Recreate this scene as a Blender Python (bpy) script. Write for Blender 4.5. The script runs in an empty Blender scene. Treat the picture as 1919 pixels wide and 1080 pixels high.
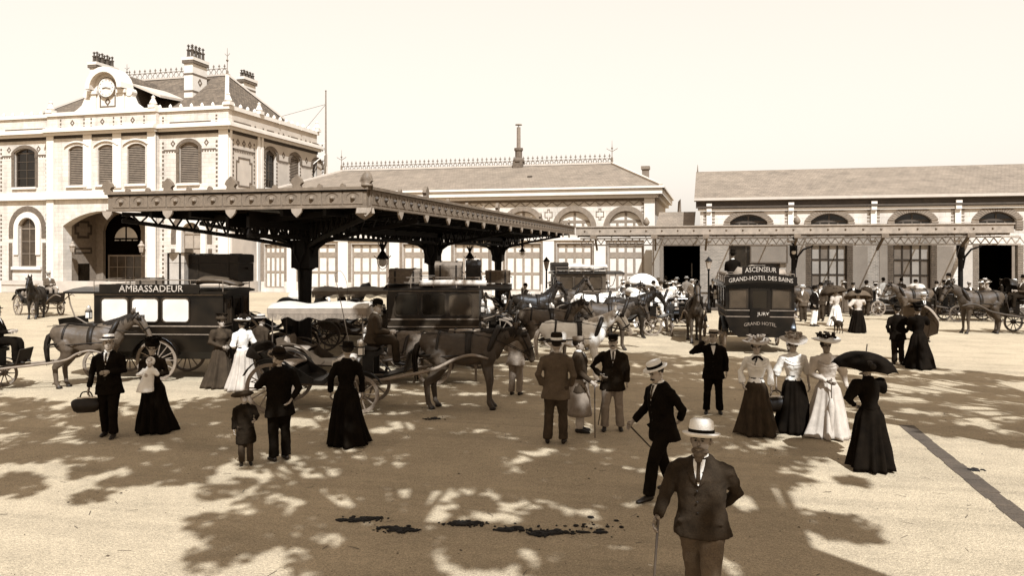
import bpy, bmesh, math, random
from mathutils import Vector, Matrix, Euler, noise
from mathutils.geometry import tessellate_polygon
R = math.radians
PI = math.pi
random.seed(7)
SC = bpy.context.scene
COL = SC.collection

# ------------------------------------------------------------------ camera, sky, sun, exposure
F_PX, YAW, HOR, CAM_H = 1475.0, R(14.25), 474.0, 3.2      # focal length in photo pixels, yaw, horizon row, eye height
cam = bpy.data.cameras.new('camera')
cam.sensor_width = 36.0
cam.lens = 36.0 * F_PX / 1919.0
cam.shift_y = -(540.0 - HOR) / 1919.0
cam.clip_start = 0.1
cam.clip_end = 3000.0
camo = bpy.data.objects.new('camera', cam)
COL.objects.link(camo)
camo.location = (0, 0, CAM_H)
camo.rotation_euler = (PI / 2, 0, YAW)
SC.camera = camo

SUN_EL = R(50.0)
SHADOW = Vector((-0.50, 0.866, 0)).normalized()            # direction in which shadows fall
TO_SUN = Vector((-SHADOW.x * math.cos(SUN_EL), -SHADOW.y * math.cos(SUN_EL), math.sin(SUN_EL)))
world = bpy.data.worlds.new('World')
SC.world = world
world.use_nodes = True
wt = world.node_tree
wt.nodes.clear()
wo = wt.nodes.new('ShaderNodeOutputWorld')
wb = wt.nodes.new('ShaderNodeBackground')
sk = wt.nodes.new('ShaderNodeTexSky')
sk.sky_type = 'NISHITA'
sk.sun_disc = False
sk.sun_elevation = SUN_EL
sk.sun_rotation = math.atan2(TO_SUN.x, TO_SUN.y)
sk.dust_density = 5.0
sk.air_density = 1.0
bw = wt.nodes.new('ShaderNodeRGBToBW')
rng = wt.nodes.new('ShaderNodeMath')
rng.operation = 'POWER'
rng.inputs[1].default_value = 0.3
lev = wt.nodes.new('ShaderNodeMath')
lev.operation = 'MULTIPLY'
lev.inputs[1].default_value = 1.93
tint = wt.nodes.new('ShaderNodeMixRGB')
tint.blend_type = 'MULTIPLY'
tint.inputs[0].default_value = 1.0
tint.inputs[2].default_value = (1.0, 0.92, 0.82, 1)
wt.links.new(sk.outputs[0], bw.inputs[0])
wt.links.new(bw.outputs[0], rng.inputs[0])
wt.links.new(rng.outputs[0], lev.inputs[0])
wt.links.new(lev.outputs[0], tint.inputs[1])
wt.links.new(tint.outputs[0], wb.inputs[0])
wb.inputs[1].default_value = 0.148
wt.links.new(wb.outputs[0], wo.inputs[0])
sun = bpy.data.lights.new('sun', 'SUN')
sun.energy = 3.8
sun.angle = R(0.55)
sun.color = (0.88, 1.0, 1.14)
suno = bpy.data.objects.new('sun', sun)
COL.objects.link(suno)
suno.rotation_euler = TO_SUN.to_track_quat('Z', 'Y').to_euler()
suno.location = (20, -30, 60)
vs = SC.view_settings
vs.view_transform = 'Standard'
vs.look = 'None'
vs.gamma = 1.0
vs.use_curve_mapping = False
vs.exposure = 1.5

# ------------------------------------------------------------------ measuring helpers (photo measurements -> places in the square)
SN, CS = math.sin(YAW), math.cos(YAW)
def G(px, py, z=0.0):
    """point at height z seen at a photo pixel"""
    t = F_PX * (CAM_H - z) / (py - HOR)
    u = (px - 959.5) / F_PX
    return Vector((t * (-SN + CS * u), t * (CS + SN * u), z))
def FX(px, Y):
    u = (px - 959.5) / F_PX
    return Y * (-SN + CS * u) / (CS + SN * u)
def FZ(px, py, Y):
    u = (px - 959.5) / F_PX
    return CAM_H + (HOR - py) / F_PX * Y / (CS + SN * u)
def C2W(r, f):
    """metres to the right of / ahead of the camera -> place in the square"""
    return Vector((-SN * f + CS * r, CS * f + SN * r, 0))
def heading(r, f):
    """rotation about z so that local +Y points (r right, f ahead) of the camera"""
    d = C2W(r, f)
    return math.atan2(-d.x, d.y)

# ------------------------------------------------------------------ materials
def sep(v):
    k = min(1.0, max(0.0, v / 0.75)) ** 0.55
    a, b = (1.0, 0.60, 0.30), (1.0, 0.94, 0.83)
    c = [a[i] + (b[i] - a[i]) * k for i in range(3)]
    l = 0.3 * c[0] + 0.6 * c[1] + 0.1 * c[2]
    return tuple(min(0.95, x * v / l) for x in c)
MATS = {}
def mat(name, v, rough=0.8, var=0.15, scale=6.0, bump=0.0, bscale=40.0, metal=0.0, spec=0.3, sheen=0.0, fine=0.0, fscale=90.0):
    if name in MATS: return MATS[name]
    m = bpy.data.materials.new(name)
    m.use_nodes = True
    nt = m.node_tree
    b = nt.nodes['Principled BSDF']
    c = sep(v) if not isinstance(v, tuple) else v
    b.inputs['Roughness'].default_value = rough
    b.inputs['Metallic'].default_value = metal
    b.inputs['Specular IOR Level'].default_value = spec
    if sheen: b.inputs['Sheen Weight'].default_value = sheen
    tc = nt.nodes.new('ShaderNodeTexCoord')
    n = nt.nodes.new('ShaderNodeTexNoise')
    n.inputs['Scale'].default_value = scale
    n.inputs['Detail'].default_value = 6
    nt.links.new(tc.outputs['Object'], n.inputs['Vector'])
    r = nt.nodes.new('ShaderNodeValToRGB')
    r.color_ramp.elements[0].position = 0.3
    r.color_ramp.elements[1].position = 0.7
    r.color_ramp.elements[0].color = tuple(x * (1 - var) for x in c) + (1,)
    r.color_ramp.elements[1].color = tuple(min(0.95, x * (1 + var)) for x in c) + (1,)
    nt.links.new(n.outputs['Fac'], r.inputs['Fac'])
    out = r.outputs['Color']
    if fine:
        n2 = nt.nodes.new('ShaderNodeTexNoise')
        n2.inputs['Scale'].default_value = fscale
        n2.inputs['Detail'].default_value = 3
        nt.links.new(tc.outputs['Object'], n2.inputs['Vector'])
        mr = nt.nodes.new('ShaderNodeMapRange')
        mr.inputs['From Min'].default_value = 0.25
        mr.inputs['From Max'].default_value = 0.75
        mr.inputs['To Min'].default_value = 1 - fine
        mr.inputs['To Max'].default_value = 1 + fine
        nt.links.new(n2.outputs['Fac'], mr.inputs['Value'])
        mx = nt.nodes.new('ShaderNodeMixRGB')
        mx.blend_type = 'MULTIPLY'
        mx.inputs[0].default_value = 1
        nt.links.new(out, mx.inputs[1])
        nt.links.new(mr.outputs[0], mx.inputs[2])
        out = mx.outputs[0]
    nt.links.new(out, b.inputs['Base Color'])
    if bump:
        nb = nt.nodes.new('ShaderNodeTexNoise')
        nb.inputs['Scale'].default_value = bscale
        nb.inputs['Detail'].default_value = 4
        nt.links.new(tc.outputs['Object'], nb.inputs['Vector'])
        bp = nt.nodes.new('ShaderNodeBump')
        bp.inputs['Strength'].default_value = bump
        bp.inputs['Distance'].default_value = 0.02
        nt.links.new(nb.outputs['Fac'], bp.inputs['Height'])
        nt.links.new(bp.outputs['Normal'], b.inputs['Normal'])
    MATS[name] = m
    return m
def course_mat(name, v, axis, w, h, mortar, dark=0.55, var=0.25):
    """courses of slates or bricks; axis = the horizontal object axis"""
    m = bpy.data.materials.new(name)
    m.use_nodes = True
    nt = m.node_tree
    b = nt.nodes['Principled BSDF']
    b.inputs['Roughness'].default_value = 0.75
    b.inputs['Specular IOR Level'].default_value = 0.25
    tc = nt.nodes.new('ShaderNodeTexCoord')
    sx = nt.nodes.new('ShaderNodeSeparateXYZ')
    cx = nt.nodes.new('ShaderNodeCombineXYZ')
    nt.links.new(tc.outputs['Object'], sx.inputs[0])
    nt.links.new(sx.outputs[axis], cx.inputs[0])
    nt.links.new(sx.outputs[2], cx.inputs[1])
    br = nt.nodes.new('ShaderNodeTexBrick')
    c = sep(v)
    br.inputs['Scale'].default_value = 1.0
    br.inputs['Brick Width'].default_value = w
    br.inputs['Row Height'].default_value = h
    br.inputs['Mortar Size'].default_value = mortar
    br.inputs['Color1'].default_value = tuple(x * (1 - var) for x in c) + (1,)
    br.inputs['Color2'].default_value = tuple(min(.95, x * (1 + var)) for x in c) + (1,)
    br.inputs['Mortar'].default_value = tuple(min(.95, x * dark) for x in c) + (1,)
    nt.links.new(cx.outputs[0], br.inputs['Vector'])
    n = nt.nodes.new('ShaderNodeTexNoise')
    n.inputs['Scale'].default_value = 0.7
    n.inputs['Detail'].default_value = 8
    n.inputs['Roughness'].default_value = 0.7
    nt.links.new(tc.outputs['Object'], n.inputs['Vector'])
    mr = nt.nodes.new('ShaderNodeMapRange')
    mr.inputs['From Min'].default_value = 0.3
    mr.inputs['From Max'].default_value = 0.7
    mr.inputs['To Min'].default_value = 0.78
    mr.inputs['To Max'].default_value = 1.2
    nt.links.new(n.outputs['Fac'], mr.inputs['Value'])
    mx = nt.nodes.new('ShaderNodeMixRGB')
    mx.blend_type = 'MULTIPLY'
    mx.inputs[0].default_value = 1
    nt.links.new(br.outputs['Color'], mx.inputs[1])
    nt.links.new(mr.outputs[0], mx.inputs[2])
    mp = nt.nodes.new('ShaderNodeMapping')
    mp.inputs['Scale'].default_value = (1.6, 1.6, 0.14)
    nt.links.new(tc.outputs['Object'], mp.inputs['Vector'])
    ns = nt.nodes.new('ShaderNodeTexNoise')
    ns.inputs['Scale'].default_value = 1.0
    ns.inputs['Detail'].default_value = 6
    nt.links.new(mp.outputs[0], ns.inputs['Vector'])
    sr = nt.nodes.new('ShaderNodeMapRange')
    sr.inputs['From Min'].default_value = 0.28
    sr.inputs['From Max'].default_value = 0.5
    sr.inputs['To Min'].default_value = 0.80
    sr.inputs['To Max'].default_value = 1.03
    nt.links.new(ns.outputs['Fac'], sr.inputs['Value'])
    m2 = nt.nodes.new('ShaderNodeMixRGB')
    m2.blend_type = 'MULTIPLY'
    m2.inputs[0].default_value = 1
    nt.links.new(mx.outputs[0], m2.inputs[1])
    nt.links.new(sr.outputs[0], m2.inputs[2])
    nt.links.new(m2.outputs[0], b.inputs['Base Color'])
    bp = nt.nodes.new('ShaderNodeBump')
    bp.inputs['Strength'].default_value = 0.5
    bp.inputs['Distance'].default_value = 0.02
    bp.invert = True
    nt.links.new(br.outputs['Fac'], bp.inputs['Height'])
    nt.links.new(bp.outputs['Normal'], b.inputs['Normal'])
    MATS[name] = m
    return m

course_mat('plaster', 0.37, 0, 0.62, 0.31, 0.012, 0.82, 0.05)
mat('wood_pale', 0.15, 0.6, 0.15, 4.0)
mat('frieze_shade', 0.022, 0.9, 0.3, 5.0)  # near-black brick tone that includes the shade under the cornice
mat('cloth_umber', 0.016, 0.9, 0.3, 7.0, 0.4, 120, fine=0.3, spec=0.05)
mat('trim', 0.43, 0.8, 0.06, 1.5, 0.15, 20, fine=0.05, fscale=20)
mat('cream', 0.30, 0.85, 0.10, 1.2, 0.2, 25, fine=0.08, fscale=18)
mat('brick', 0.07, 0.9, 0.25, 5.0, 0.3, 30, fine=0.2, fscale=25)
mat('brick_pale', 0.12, 0.9, 0.18, 4.0, 0.3, 30, fine=0.15, fscale=25)
mat('wood_paint', 0.12, 0.6, 0.15, 4.0)
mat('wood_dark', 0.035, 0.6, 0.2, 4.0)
mat('shutter', 0.085, 0.7, 0.2, 3.0, 0.2)
mat('glass', 0.006, 0.12, 0.2, 2.0, spec=0.35)
mat('glass_mid', 0.03, 0.15, 0.3, 2.0, spec=0.4)
mat('curtain', 0.42, 0.7, 0.10, 2.5)
mat('curtain_dim', 0.2, 0.7, 0.15, 2.5)
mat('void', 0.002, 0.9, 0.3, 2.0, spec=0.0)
mat('iron', 0.004, 0.55, 0.3, 6.0, 0.1, spec=0.12)
mat('iron_paint', 0.105, 0.6, 0.2, 5.0, 0.25, 30, fine=0.15, fscale=40, spec=0.15)
mat('iron_pale', 0.18, 0.6, 0.2, 5.0, 0.25, 30, fine=0.12, fscale=40)
mat('zinc', 0.3, 0.6, 0.1, 2.0)
course_mat('slate', 0.075, 0, 0.36, 0.15, 0.012)
course_mat('slate_side', 0.075, 1, 0.36, 0.15, 0.02, 0.35)
course_mat('tile', 0.125, 0, 0.22, 0.12, 0.012, 0.75, 0.09)
course_mat('tile_side', 0.125, 1, 0.22, 0.12, 0.012, 0.75, 0.09)
course_mat('brickwork', 0.38, 0, 0.24, 0.085, 0.012, 1.5, 0.2)
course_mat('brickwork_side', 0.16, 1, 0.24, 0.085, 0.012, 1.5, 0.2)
mat('coach_black', 0.0045, 0.32, 0.7, 2.2, spec=0.22, fine=0.2)
mat('coach_brown', 0.016, 0.38, 0.6, 2.2, spec=0.2, fine=0.2)
mat('coach_mid', 0.045, 0.5, 0.25, 3.0, fine=0.2, spec=0.15)
mat('wheel_wood', 0.12, 0.6, 0.25, 6.0, fine=0.25)
mat('wheel_dark', 0.028, 0.6, 0.25, 6.0, fine=0.25)
mat('tyre', 0.11, 0.5, 0.25, 6.0)
mat('leather', 0.01, 0.5, 0.3, 10.0, 0.2, 60, spec=0.15)
mat('leather_tan', 0.085, 0.6, 0.25, 10.0, 0.2, 60)
mat('canvas', 0.34, 0.9, 0.12, 4.0, 0.3, 60)
mat('canvas_dim', 0.16, 0.9, 0.2, 5.0, 0.3, 60, fine=0.2)
mat('wicker', 0.1, 0.8, 0.25, 14.0, 0.5, 70, fine=0.3)
mat('brass', 0.40, 0.3, 0.2, 8.0, metal=0.6)
mat('letter', 0.27, 0.7, 0.45, 26.0)
mat('letter_dim', 0.12, 0.6, 0.15, 20.0)
mat('skin', 0.21, 0.6, 0.12, 14.0)
mat('skin_shaded', 0.11, 0.6, 0.15, 14.0)  # skin with the shade on the face put into its colour
mat('hair', 0.01, 0.6, 0.3, 40.0, 0.4, 120, spec=0.1)
mat('hair_brown', 0.05, 0.7, 0.4, 40.0, 0.4, 120, spec=0.1)
mat('hair_grey', 0.30, 0.7, 0.2, 40.0, 0.4, 120)
mat('cloth_black', 0.0035, 0.85, 0.35, 7.0, 0.3, 120, spec=0.03)
mat('cloth_dark', 0.008, 0.85, 0.35, 7.0, 0.3, 120, spec=0.03)
mat('cloth_brown', 0.026, 0.9, 0.25, 7.0, 0.4, 120, fine=0.25, spec=0.05)
mat('cloth_mid', 0.055, 0.9, 0.22, 7.0, 0.4, 120, fine=0.25, spec=0.05)
mat('cloth_tan', 0.13, 0.9, 0.18, 7.0, 0.4, 100, fine=0.15)
mat('cloth_light', 0.28, 0.9, 0.15, 7.0, 0.4, 100, fine=0.12)
mat('cloth_white', 0.5, 0.9, 0.10, 7.0, 0.4, 80, fine=0.08)
mat('straw', 0.32, 0.8, 0.12, 18.0, 0.4, 90, fine=0.15)
mat('straw_dim', 0.15, 0.8, 0.2, 18.0, 0.4, 90, fine=0.2)
mat('horse_bay', 0.032, 0.55, 0.3, 3.0, 0.25, 90, spec=0.2, fine=0.15)
mat('horse_black', 0.01, 0.45, 0.3, 3.0, 0.2, 90, spec=0.2)
mat('horse_chestnut', 0.045, 0.5, 0.3, 3.0, 0.25, 90, spec=0.2, fine=0.15)
mat('horse_grey', 0.5, 0.75, 0.15, 3.0, 0.25, 90, fine=0.12)
mat('dung', 0.006, 0.95, 0.4, 30.0, 0.6, 60)
mat('bark', 0.09, 0.9, 0.4, 6.0, 0.6, 20)
mat('stone_strip', 0.04, 0.9, 0.3, 2.0, 0.4, 30, fine=0.25, fscale=30)

def glazing_mat(name, v, clear):
    m = bpy.data.materials.new(name)
    m.use_nodes = True
    nt = m.node_tree
    b = nt.nodes['Principled BSDF']
    b.inputs['Base Color'].default_value = sep(v) + (1,)
    b.inputs['Roughness'].default_value = 0.4
    tr = nt.nodes.new('ShaderNodeBsdfTransparent')
    mx = nt.nodes.new('ShaderNodeMixShader')
    mx.inputs[0].default_value = clear
    nt.links.new(b.outputs[0], mx.inputs[1])
    nt.links.new(tr.outputs[0], mx.inputs[2])
    nt.links.new(mx.outputs[0], nt.nodes['Material Output'].inputs[0])
    MATS[name] = m
glazing_mat('canopy_glass', 0.3, 0.55)
def leaf_mat():
    m = bpy.data.materials.new('leaf')
    m.use_nodes = True
    nt = m.node_tree
    b = nt.nodes['Principled BSDF']
    b.inputs['Base Color'].default_value = sep(0.10) + (1,)
    b.inputs['Roughness'].default_value = 0.6
    tl = nt.nodes.new('ShaderNodeBsdfTranslucent')
    tl.inputs['Color'].default_value = sep(0.30) + (1,)
    mx = nt.nodes.new('ShaderNodeMixShader')
    mx.inputs[0].default_value = 0.55
    nt.links.new(b.outputs[0], mx.inputs[1])
    nt.links.new(tl.outputs[0], mx.inputs[2])
    nt.links.new(mx.outputs[0], nt.nodes['Material Output'].inputs[0])
    MATS['leaf'] = m
leaf_mat()
# ------------------------------------------------------------------ mesh building
def link(o, parent=None):
    COL.objects.link(o)
    if parent is not None: o.parent = parent
    return o
class MB:
    def __init__(self, M=None):
        self.v, self.f, self.M = [], [], M
    def add(self, vs_, fs):
        k = len(self.v)
        if self.M is not None: vs_ = [self.M @ Vector(p) for p in vs_]
        self.v.extend([tuple(p) for p in vs_])
        self.f.extend([tuple(i + k for i in f) for f in fs])
    def box(self, x0, x1, y0, y1, z0, z1):
        self.add([(x0, y0, z0), (x1, y0, z0), (x1, y1, z0), (x0, y1, z0), (x0, y0, z1), (x1, y0, z1), (x1, y1, z1), (x0, y1, z1)],
                 [(3, 2, 1, 0), (4, 5, 6, 7), (0, 1, 5, 4), (1, 2, 6, 5), (2, 3, 7, 6), (3, 0, 4, 7)])
    def cbox(self, c, s, rot=None):
        c = Vector(c)
        pts = []
        for dz in (-.5, .5):
            for dx, dy in ((-.5, -.5), (.5, -.5), (.5, .5), (-.5, .5)):
                p = Vector((dx * s[0], dy * s[1], dz * s[2]))
                if rot is not None: p = rot @ p
                pts.append(c + p)
        self.add(pts, [(3, 2, 1, 0), (4, 5, 6, 7), (0, 1, 5, 4), (1, 2, 6, 5), (2, 3, 7, 6), (3, 0, 4, 7)])
    def bar(self, a, b, w, h=None, up=(0, 0, 1)):
        a, b = Vector(a), Vector(b)
        h = w if h is None else h
        t = (b - a).normalized()
        s = t.cross(Vector(up))
        if s.length < 1e-4: s = t.cross(Vector((1, 0, 0)))
        s.normalize()
        u = s.cross(t)
        pts = []
        for p in (a, b):
            for i, j in ((-1, -1), (1, -1), (1, 1), (-1, 1)):
                pts.append(p + s * (i * w / 2) + u * (j * h / 2))
        self.add(pts, [(0, 1, 2, 3), (7, 6, 5, 4), (0, 4, 5, 1), (1, 5, 6, 2), (2, 6, 7, 3), (3, 7, 4, 0)])
    def tube(self, pts, rad, n=8, up=(0, 0, 1), cap=True, closed=False, sub=0):
        pts = [Vector(p) for p in pts]
        rad = [rad] * len(pts) if not isinstance(rad, (list, tuple)) or (isinstance(rad, tuple) and len(rad) == 2 and len(pts) != 2) else list(rad)
        rad = [(r, r) if not isinstance(r, (tuple, list)) else tuple(r) for r in rad]
        if sub and len(pts) > 2 and not closed:
            np_, nr = [], []
            for i in range(len(pts) - 1):
                p0, p1, p2, p3 = pts[max(0, i - 1)], pts[i], pts[i + 1], pts[min(len(pts) - 1, i + 2)]
                for k in range(sub):
                    t = k / sub
                    np_.append(0.5 * ((2 * p1) + (p2 - p0) * t + (2 * p0 - 5 * p1 + 4 * p2 - p3) * t * t + (3 * p1 - p0 - 3 * p2 + p3) * t ** 3))
                    s = t * t * (3 - 2 * t)
                    nr.append((rad[i][0] * (1 - s) + rad[i + 1][0] * s, rad[i][1] * (1 - s) + rad[i + 1][1] * s))
            np_.append(pts[-1]); nr.append(rad[-1])
            pts, rad = np_, nr
        vs_, fs = [], []
        up = Vector(up)
        m = len(pts)
        prev = None
        for i, p in enumerate(pts):
            if closed: t = pts[(i + 1) % m] - pts[i - 1]
            else: t = pts[min(m - 1, i + 1)] - pts[max(0, i - 1)]
            t.normalize()
            s = t.cross(up)
            if s.length < 0.05:
                s = prev - t * prev.dot(t) if prev is not None else t.cross(Vector((0.3, 1, 0.1)))
            s.normalize()
            if prev is not None and s.dot(prev) < -0.2: s = -s
            prev = s
            q = s.cross(t)
            for k in range(n):
                a = 2 * PI * k / n
                vs_.append(p + s * (math.cos(a) * rad[i][0]) + q * (math.sin(a) * rad[i][1]))
        for i in range(m if closed else m - 1):
            j = (i + 1) % m
            for k in range(n):
                l = (k + 1) % n
                fs.append((i * n + k, i * n + l, j * n + l, j * n + k))
        if cap and not closed:
            fs.append(tuple(range(n))[::-1])
            fs.append(tuple((m - 1) * n + k for k in range(n)))
        self.add(vs_, fs)
    def rings(self, rings, cap=True):
        n = len(rings[0])
        vs_ = [p for r in rings for p in r]
        fs = []
        for i in range(len(rings) - 1):
            for k in range(n):
                l = (k + 1) % n
                fs.append((i * n + k, i * n + l, (i + 1) * n + l, (i + 1) * n + k))
        if cap:
            fs.append(tuple(range(n))[::-1])
            fs.append(tuple((len(rings) - 1) * n + k for k in range(n)))
        self.add(vs_, fs)
    def lathe(self, prof, n=16, c=(0, 0, 0), ax='z', sx=1.0, sy=1.0, cap=True):
        c = Vector(c)
        rs = []
        for r, h in prof:
            ring = []
            for k in range(n):
                a = 2 * PI * k / n
                x, y = math.cos(a) * r * sx, math.sin(a) * r * sy
                p = (x, y, h) if ax == 'z' else ((h, x, y) if ax == 'x' else (y, h, x))
                ring.append(c + Vector(p))
            rs.append(ring)
        self.rings(rs, cap)
    def ball(self, c, r, n=10, m=7):
        r = (r, r, r) if not isinstance(r, (tuple, list)) else r
        c = Vector(c)
        rs = []
        for i in range(m + 1):
            ph = -PI / 2 + PI * (0.04 + 0.92 * i / m)
            rs.append([c + Vector((r[0] * math.cos(ph) * math.cos(2 * PI * k / n), r[1] * math.cos(ph) * math.sin(2 * PI * k / n), r[2] * math.sin(ph))) for k in range(n)])
        self.rings(rs)
    def panel(self, outer, holes, y0, y1):
        loops = [[Vector((p[0], p[1], 0)) for p in l] for l in [outer] + list(holes)]
        flat = [p for l in loops for p in l]
        tris = tessellate_polygon(loops)
        n = len(flat)
        vs_ = [(p.x, y0, p.y) for p in flat] + [(p.x, y1, p.y) for p in flat]
        fs = [tuple(t) for t in tris] + [(t[2] + n, t[1] + n, t[0] + n) for t in tris]
        k = 0
        for l in loops:
            m = len(l)
            for i in range(m):
                j = (i + 1) % m
                fs.append((k + i, k + j, n + k + j, n + k + i))
            k += m
        self.add(vs_, fs)
    def mesh(self, name):
        me = bpy.data.meshes.new(name)
        me.from_pydata(self.v, [], self.f)
        bm = bmesh.new()
        bm.from_mesh(me)
        bmesh.ops.recalc_face_normals(bm, faces=bm.faces)
        bm.to_mesh(me)
        bm.free()
        return me
    def pieces(self, name, m, parent=None, smooth=False, loc=None):
        """one object for every separate piece"""
        up = list(range(len(self.v)))
        def find(i):
            while up[i] != i:
                up[i] = up[up[i]]
                i = up[i]
            return i
        for f in self.f:
            a = find(f[0])
            for i in f[1:]: up[find(i)] = a
        groups = {}
        for f in self.f: groups.setdefault(find(f[0]), []).append(f)
        out = []
        for fs in groups.values():
            idx = sorted({i for f in fs for i in f})
            mp = {j: k for k, j in enumerate(idx)}
            q = MB()
            q.v = [self.v[j] for j in idx]
            q.f = [tuple(mp[i] for i in f) for f in fs]
            out.append(q.build(name, m, parent, smooth, loc))
        return out[0]
    def build(self, name, m, parent=None, smooth=False, loc=None):
        me = self.mesh(name)
        return put(name, me, m, parent, smooth, loc)
def put(name, me, m, parent=None, smooth=False, loc=None):
    if len(me.materials) == 0: me.materials.append(None)
    o = bpy.data.objects.new(name, me)
    link(o, parent)
    o.material_slots[0].link = 'OBJECT'
    o.material_slots[0].material = MATS[m] if isinstance(m, str) else m
    if smooth:
        me.polygons.foreach_set('use_smooth', [True] * len(me.polygons))
    if loc is not None: o.location = loc
    return o
def tag(o, label=None, cat=None, group=None, kind=None):
    if label: o['label'] = label
    if cat: o['category'] = cat
    if group: o['group'] = group
    if kind: o['kind'] = kind
    return o
def thing(name, label, cat, loc=(0, 0, 0), rz=0.0, group=None, scale=1.0):
    o = bpy.data.objects.new(name, None)
    o.empty_display_size = 0.2
    link(o)
    o.location = loc
    o.rotation_euler = (0, 0, rz)
    o.scale = (scale,) * 3
    return tag(o, label, cat, group)
def dup(o, parent=None):
    c = o.copy()
    link(c, parent)
    for ch in list(o.children): dup(ch, c)
    return c
TMP = bpy.data.scenes.new('workshop')          # scratch scene for modelling, removed at the end
def remesh(mb, voxel, it=3, fold=0.0, ff=9.0, name='surface'):
    me = mb.mesh('tmp')
    ob = bpy.data.objects.new('tmp', me)
    TMP.collection.objects.link(ob)
    md = ob.modifiers.new('r', 'REMESH')
    md.mode = 'VOXEL'
    md.voxel_size = voxel
    if it:
        sm = ob.modifiers.new('s', 'SMOOTH')
        sm.iterations = it
        sm.factor = 0.5
    TMP.view_layers[0].update()
    dg = TMP.view_layers[0].depsgraph
    m2 = bpy.data.meshes.new_from_object(ob.evaluated_get(dg))
    bpy.data.objects.remove(ob)
    bpy.data.meshes.remove(me)
    m2.name = name
    if fold:
        nr = [v.normal.copy() for v in m2.vertices]
        for v, vn in zip(m2.vertices, nr):
            p = v.co
            v.co = p + vn * fold * (noise.noise(Vector((p.x * ff, p.y * ff, p.z * ff * 0.7))) + 0.5 * noise.noise(p * ff * 2.3))
    m2.materials.clear()
    m2.polygons.foreach_set('use_smooth', [True] * len(m2.polygons))
    return m2
def join_mesh(me, mb):
    bm = bmesh.new()
    bm.from_mesh(me)
    t = mb.mesh('tmp2')
    bm.from_mesh(t)
    bm.to_mesh(me)
    bm.free()
    bpy.data.meshes.remove(t)
    me.polygons.foreach_set('use_smooth', [True] * len(me.polygons))
    return me
def lettering(text, size, m, parent, fn, name='lettering', sx=1.0):
    """flat letters; fn maps (x, z) centred text coordinates and depth to a local point"""
    cu = bpy.data.curves.new('t', 'FONT')
    cu.body = text
    cu.size = size
    cu.align_x = 'CENTER'
    cu.align_y = 'CENTER'
    cu.extrude = 0.006
    cu.resolution_u = 2
    ob = bpy.data.objects.new('t', cu)
    TMP.collection.objects.link(ob)
    TMP.view_layers[0].update()
    dg = TMP.view_layers[0].depsgraph
    me = bpy.data.meshes.new_from_object(ob.evaluated_get(dg))
    bpy.data.objects.remove(ob)
    for v in me.vertices:
        v.co = Vector(fn(v.co.x * sx, v.co.y, v.co.z))
    me.materials.clear()
    return put(name, me, m, parent)
def arc(x0, x1, zs, rise, n=10):
    """points from (x1,zs) over the arch to (x0,zs)"""
    w = (x1 - x0) / 2
    cx = (x0 + x1) / 2
    if rise >= w * 0.98:
        return [(cx + w * math.cos(PI * i / n), zs + rise * math.sin(PI * i / n)) for i in range(n + 1)]
    r = (w * w + rise * rise) / (2 * rise)
    a = math.asin(w / r)
    return [(cx + r * math.sin(a - 2 * a * i / n), zs + rise - r + r * math.cos(a - 2 * a * i / n)) for i in range(n + 1)]
def opening(x0, x1, z0, z1, rise=0.0):
    if rise <= 0: return [(x0, z0), (x1, z0), (x1, z1), (x0, z1)]
    return [(x0, z0), (x1, z0)] + arc(x0, x1, z1 - rise, rise)
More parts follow.
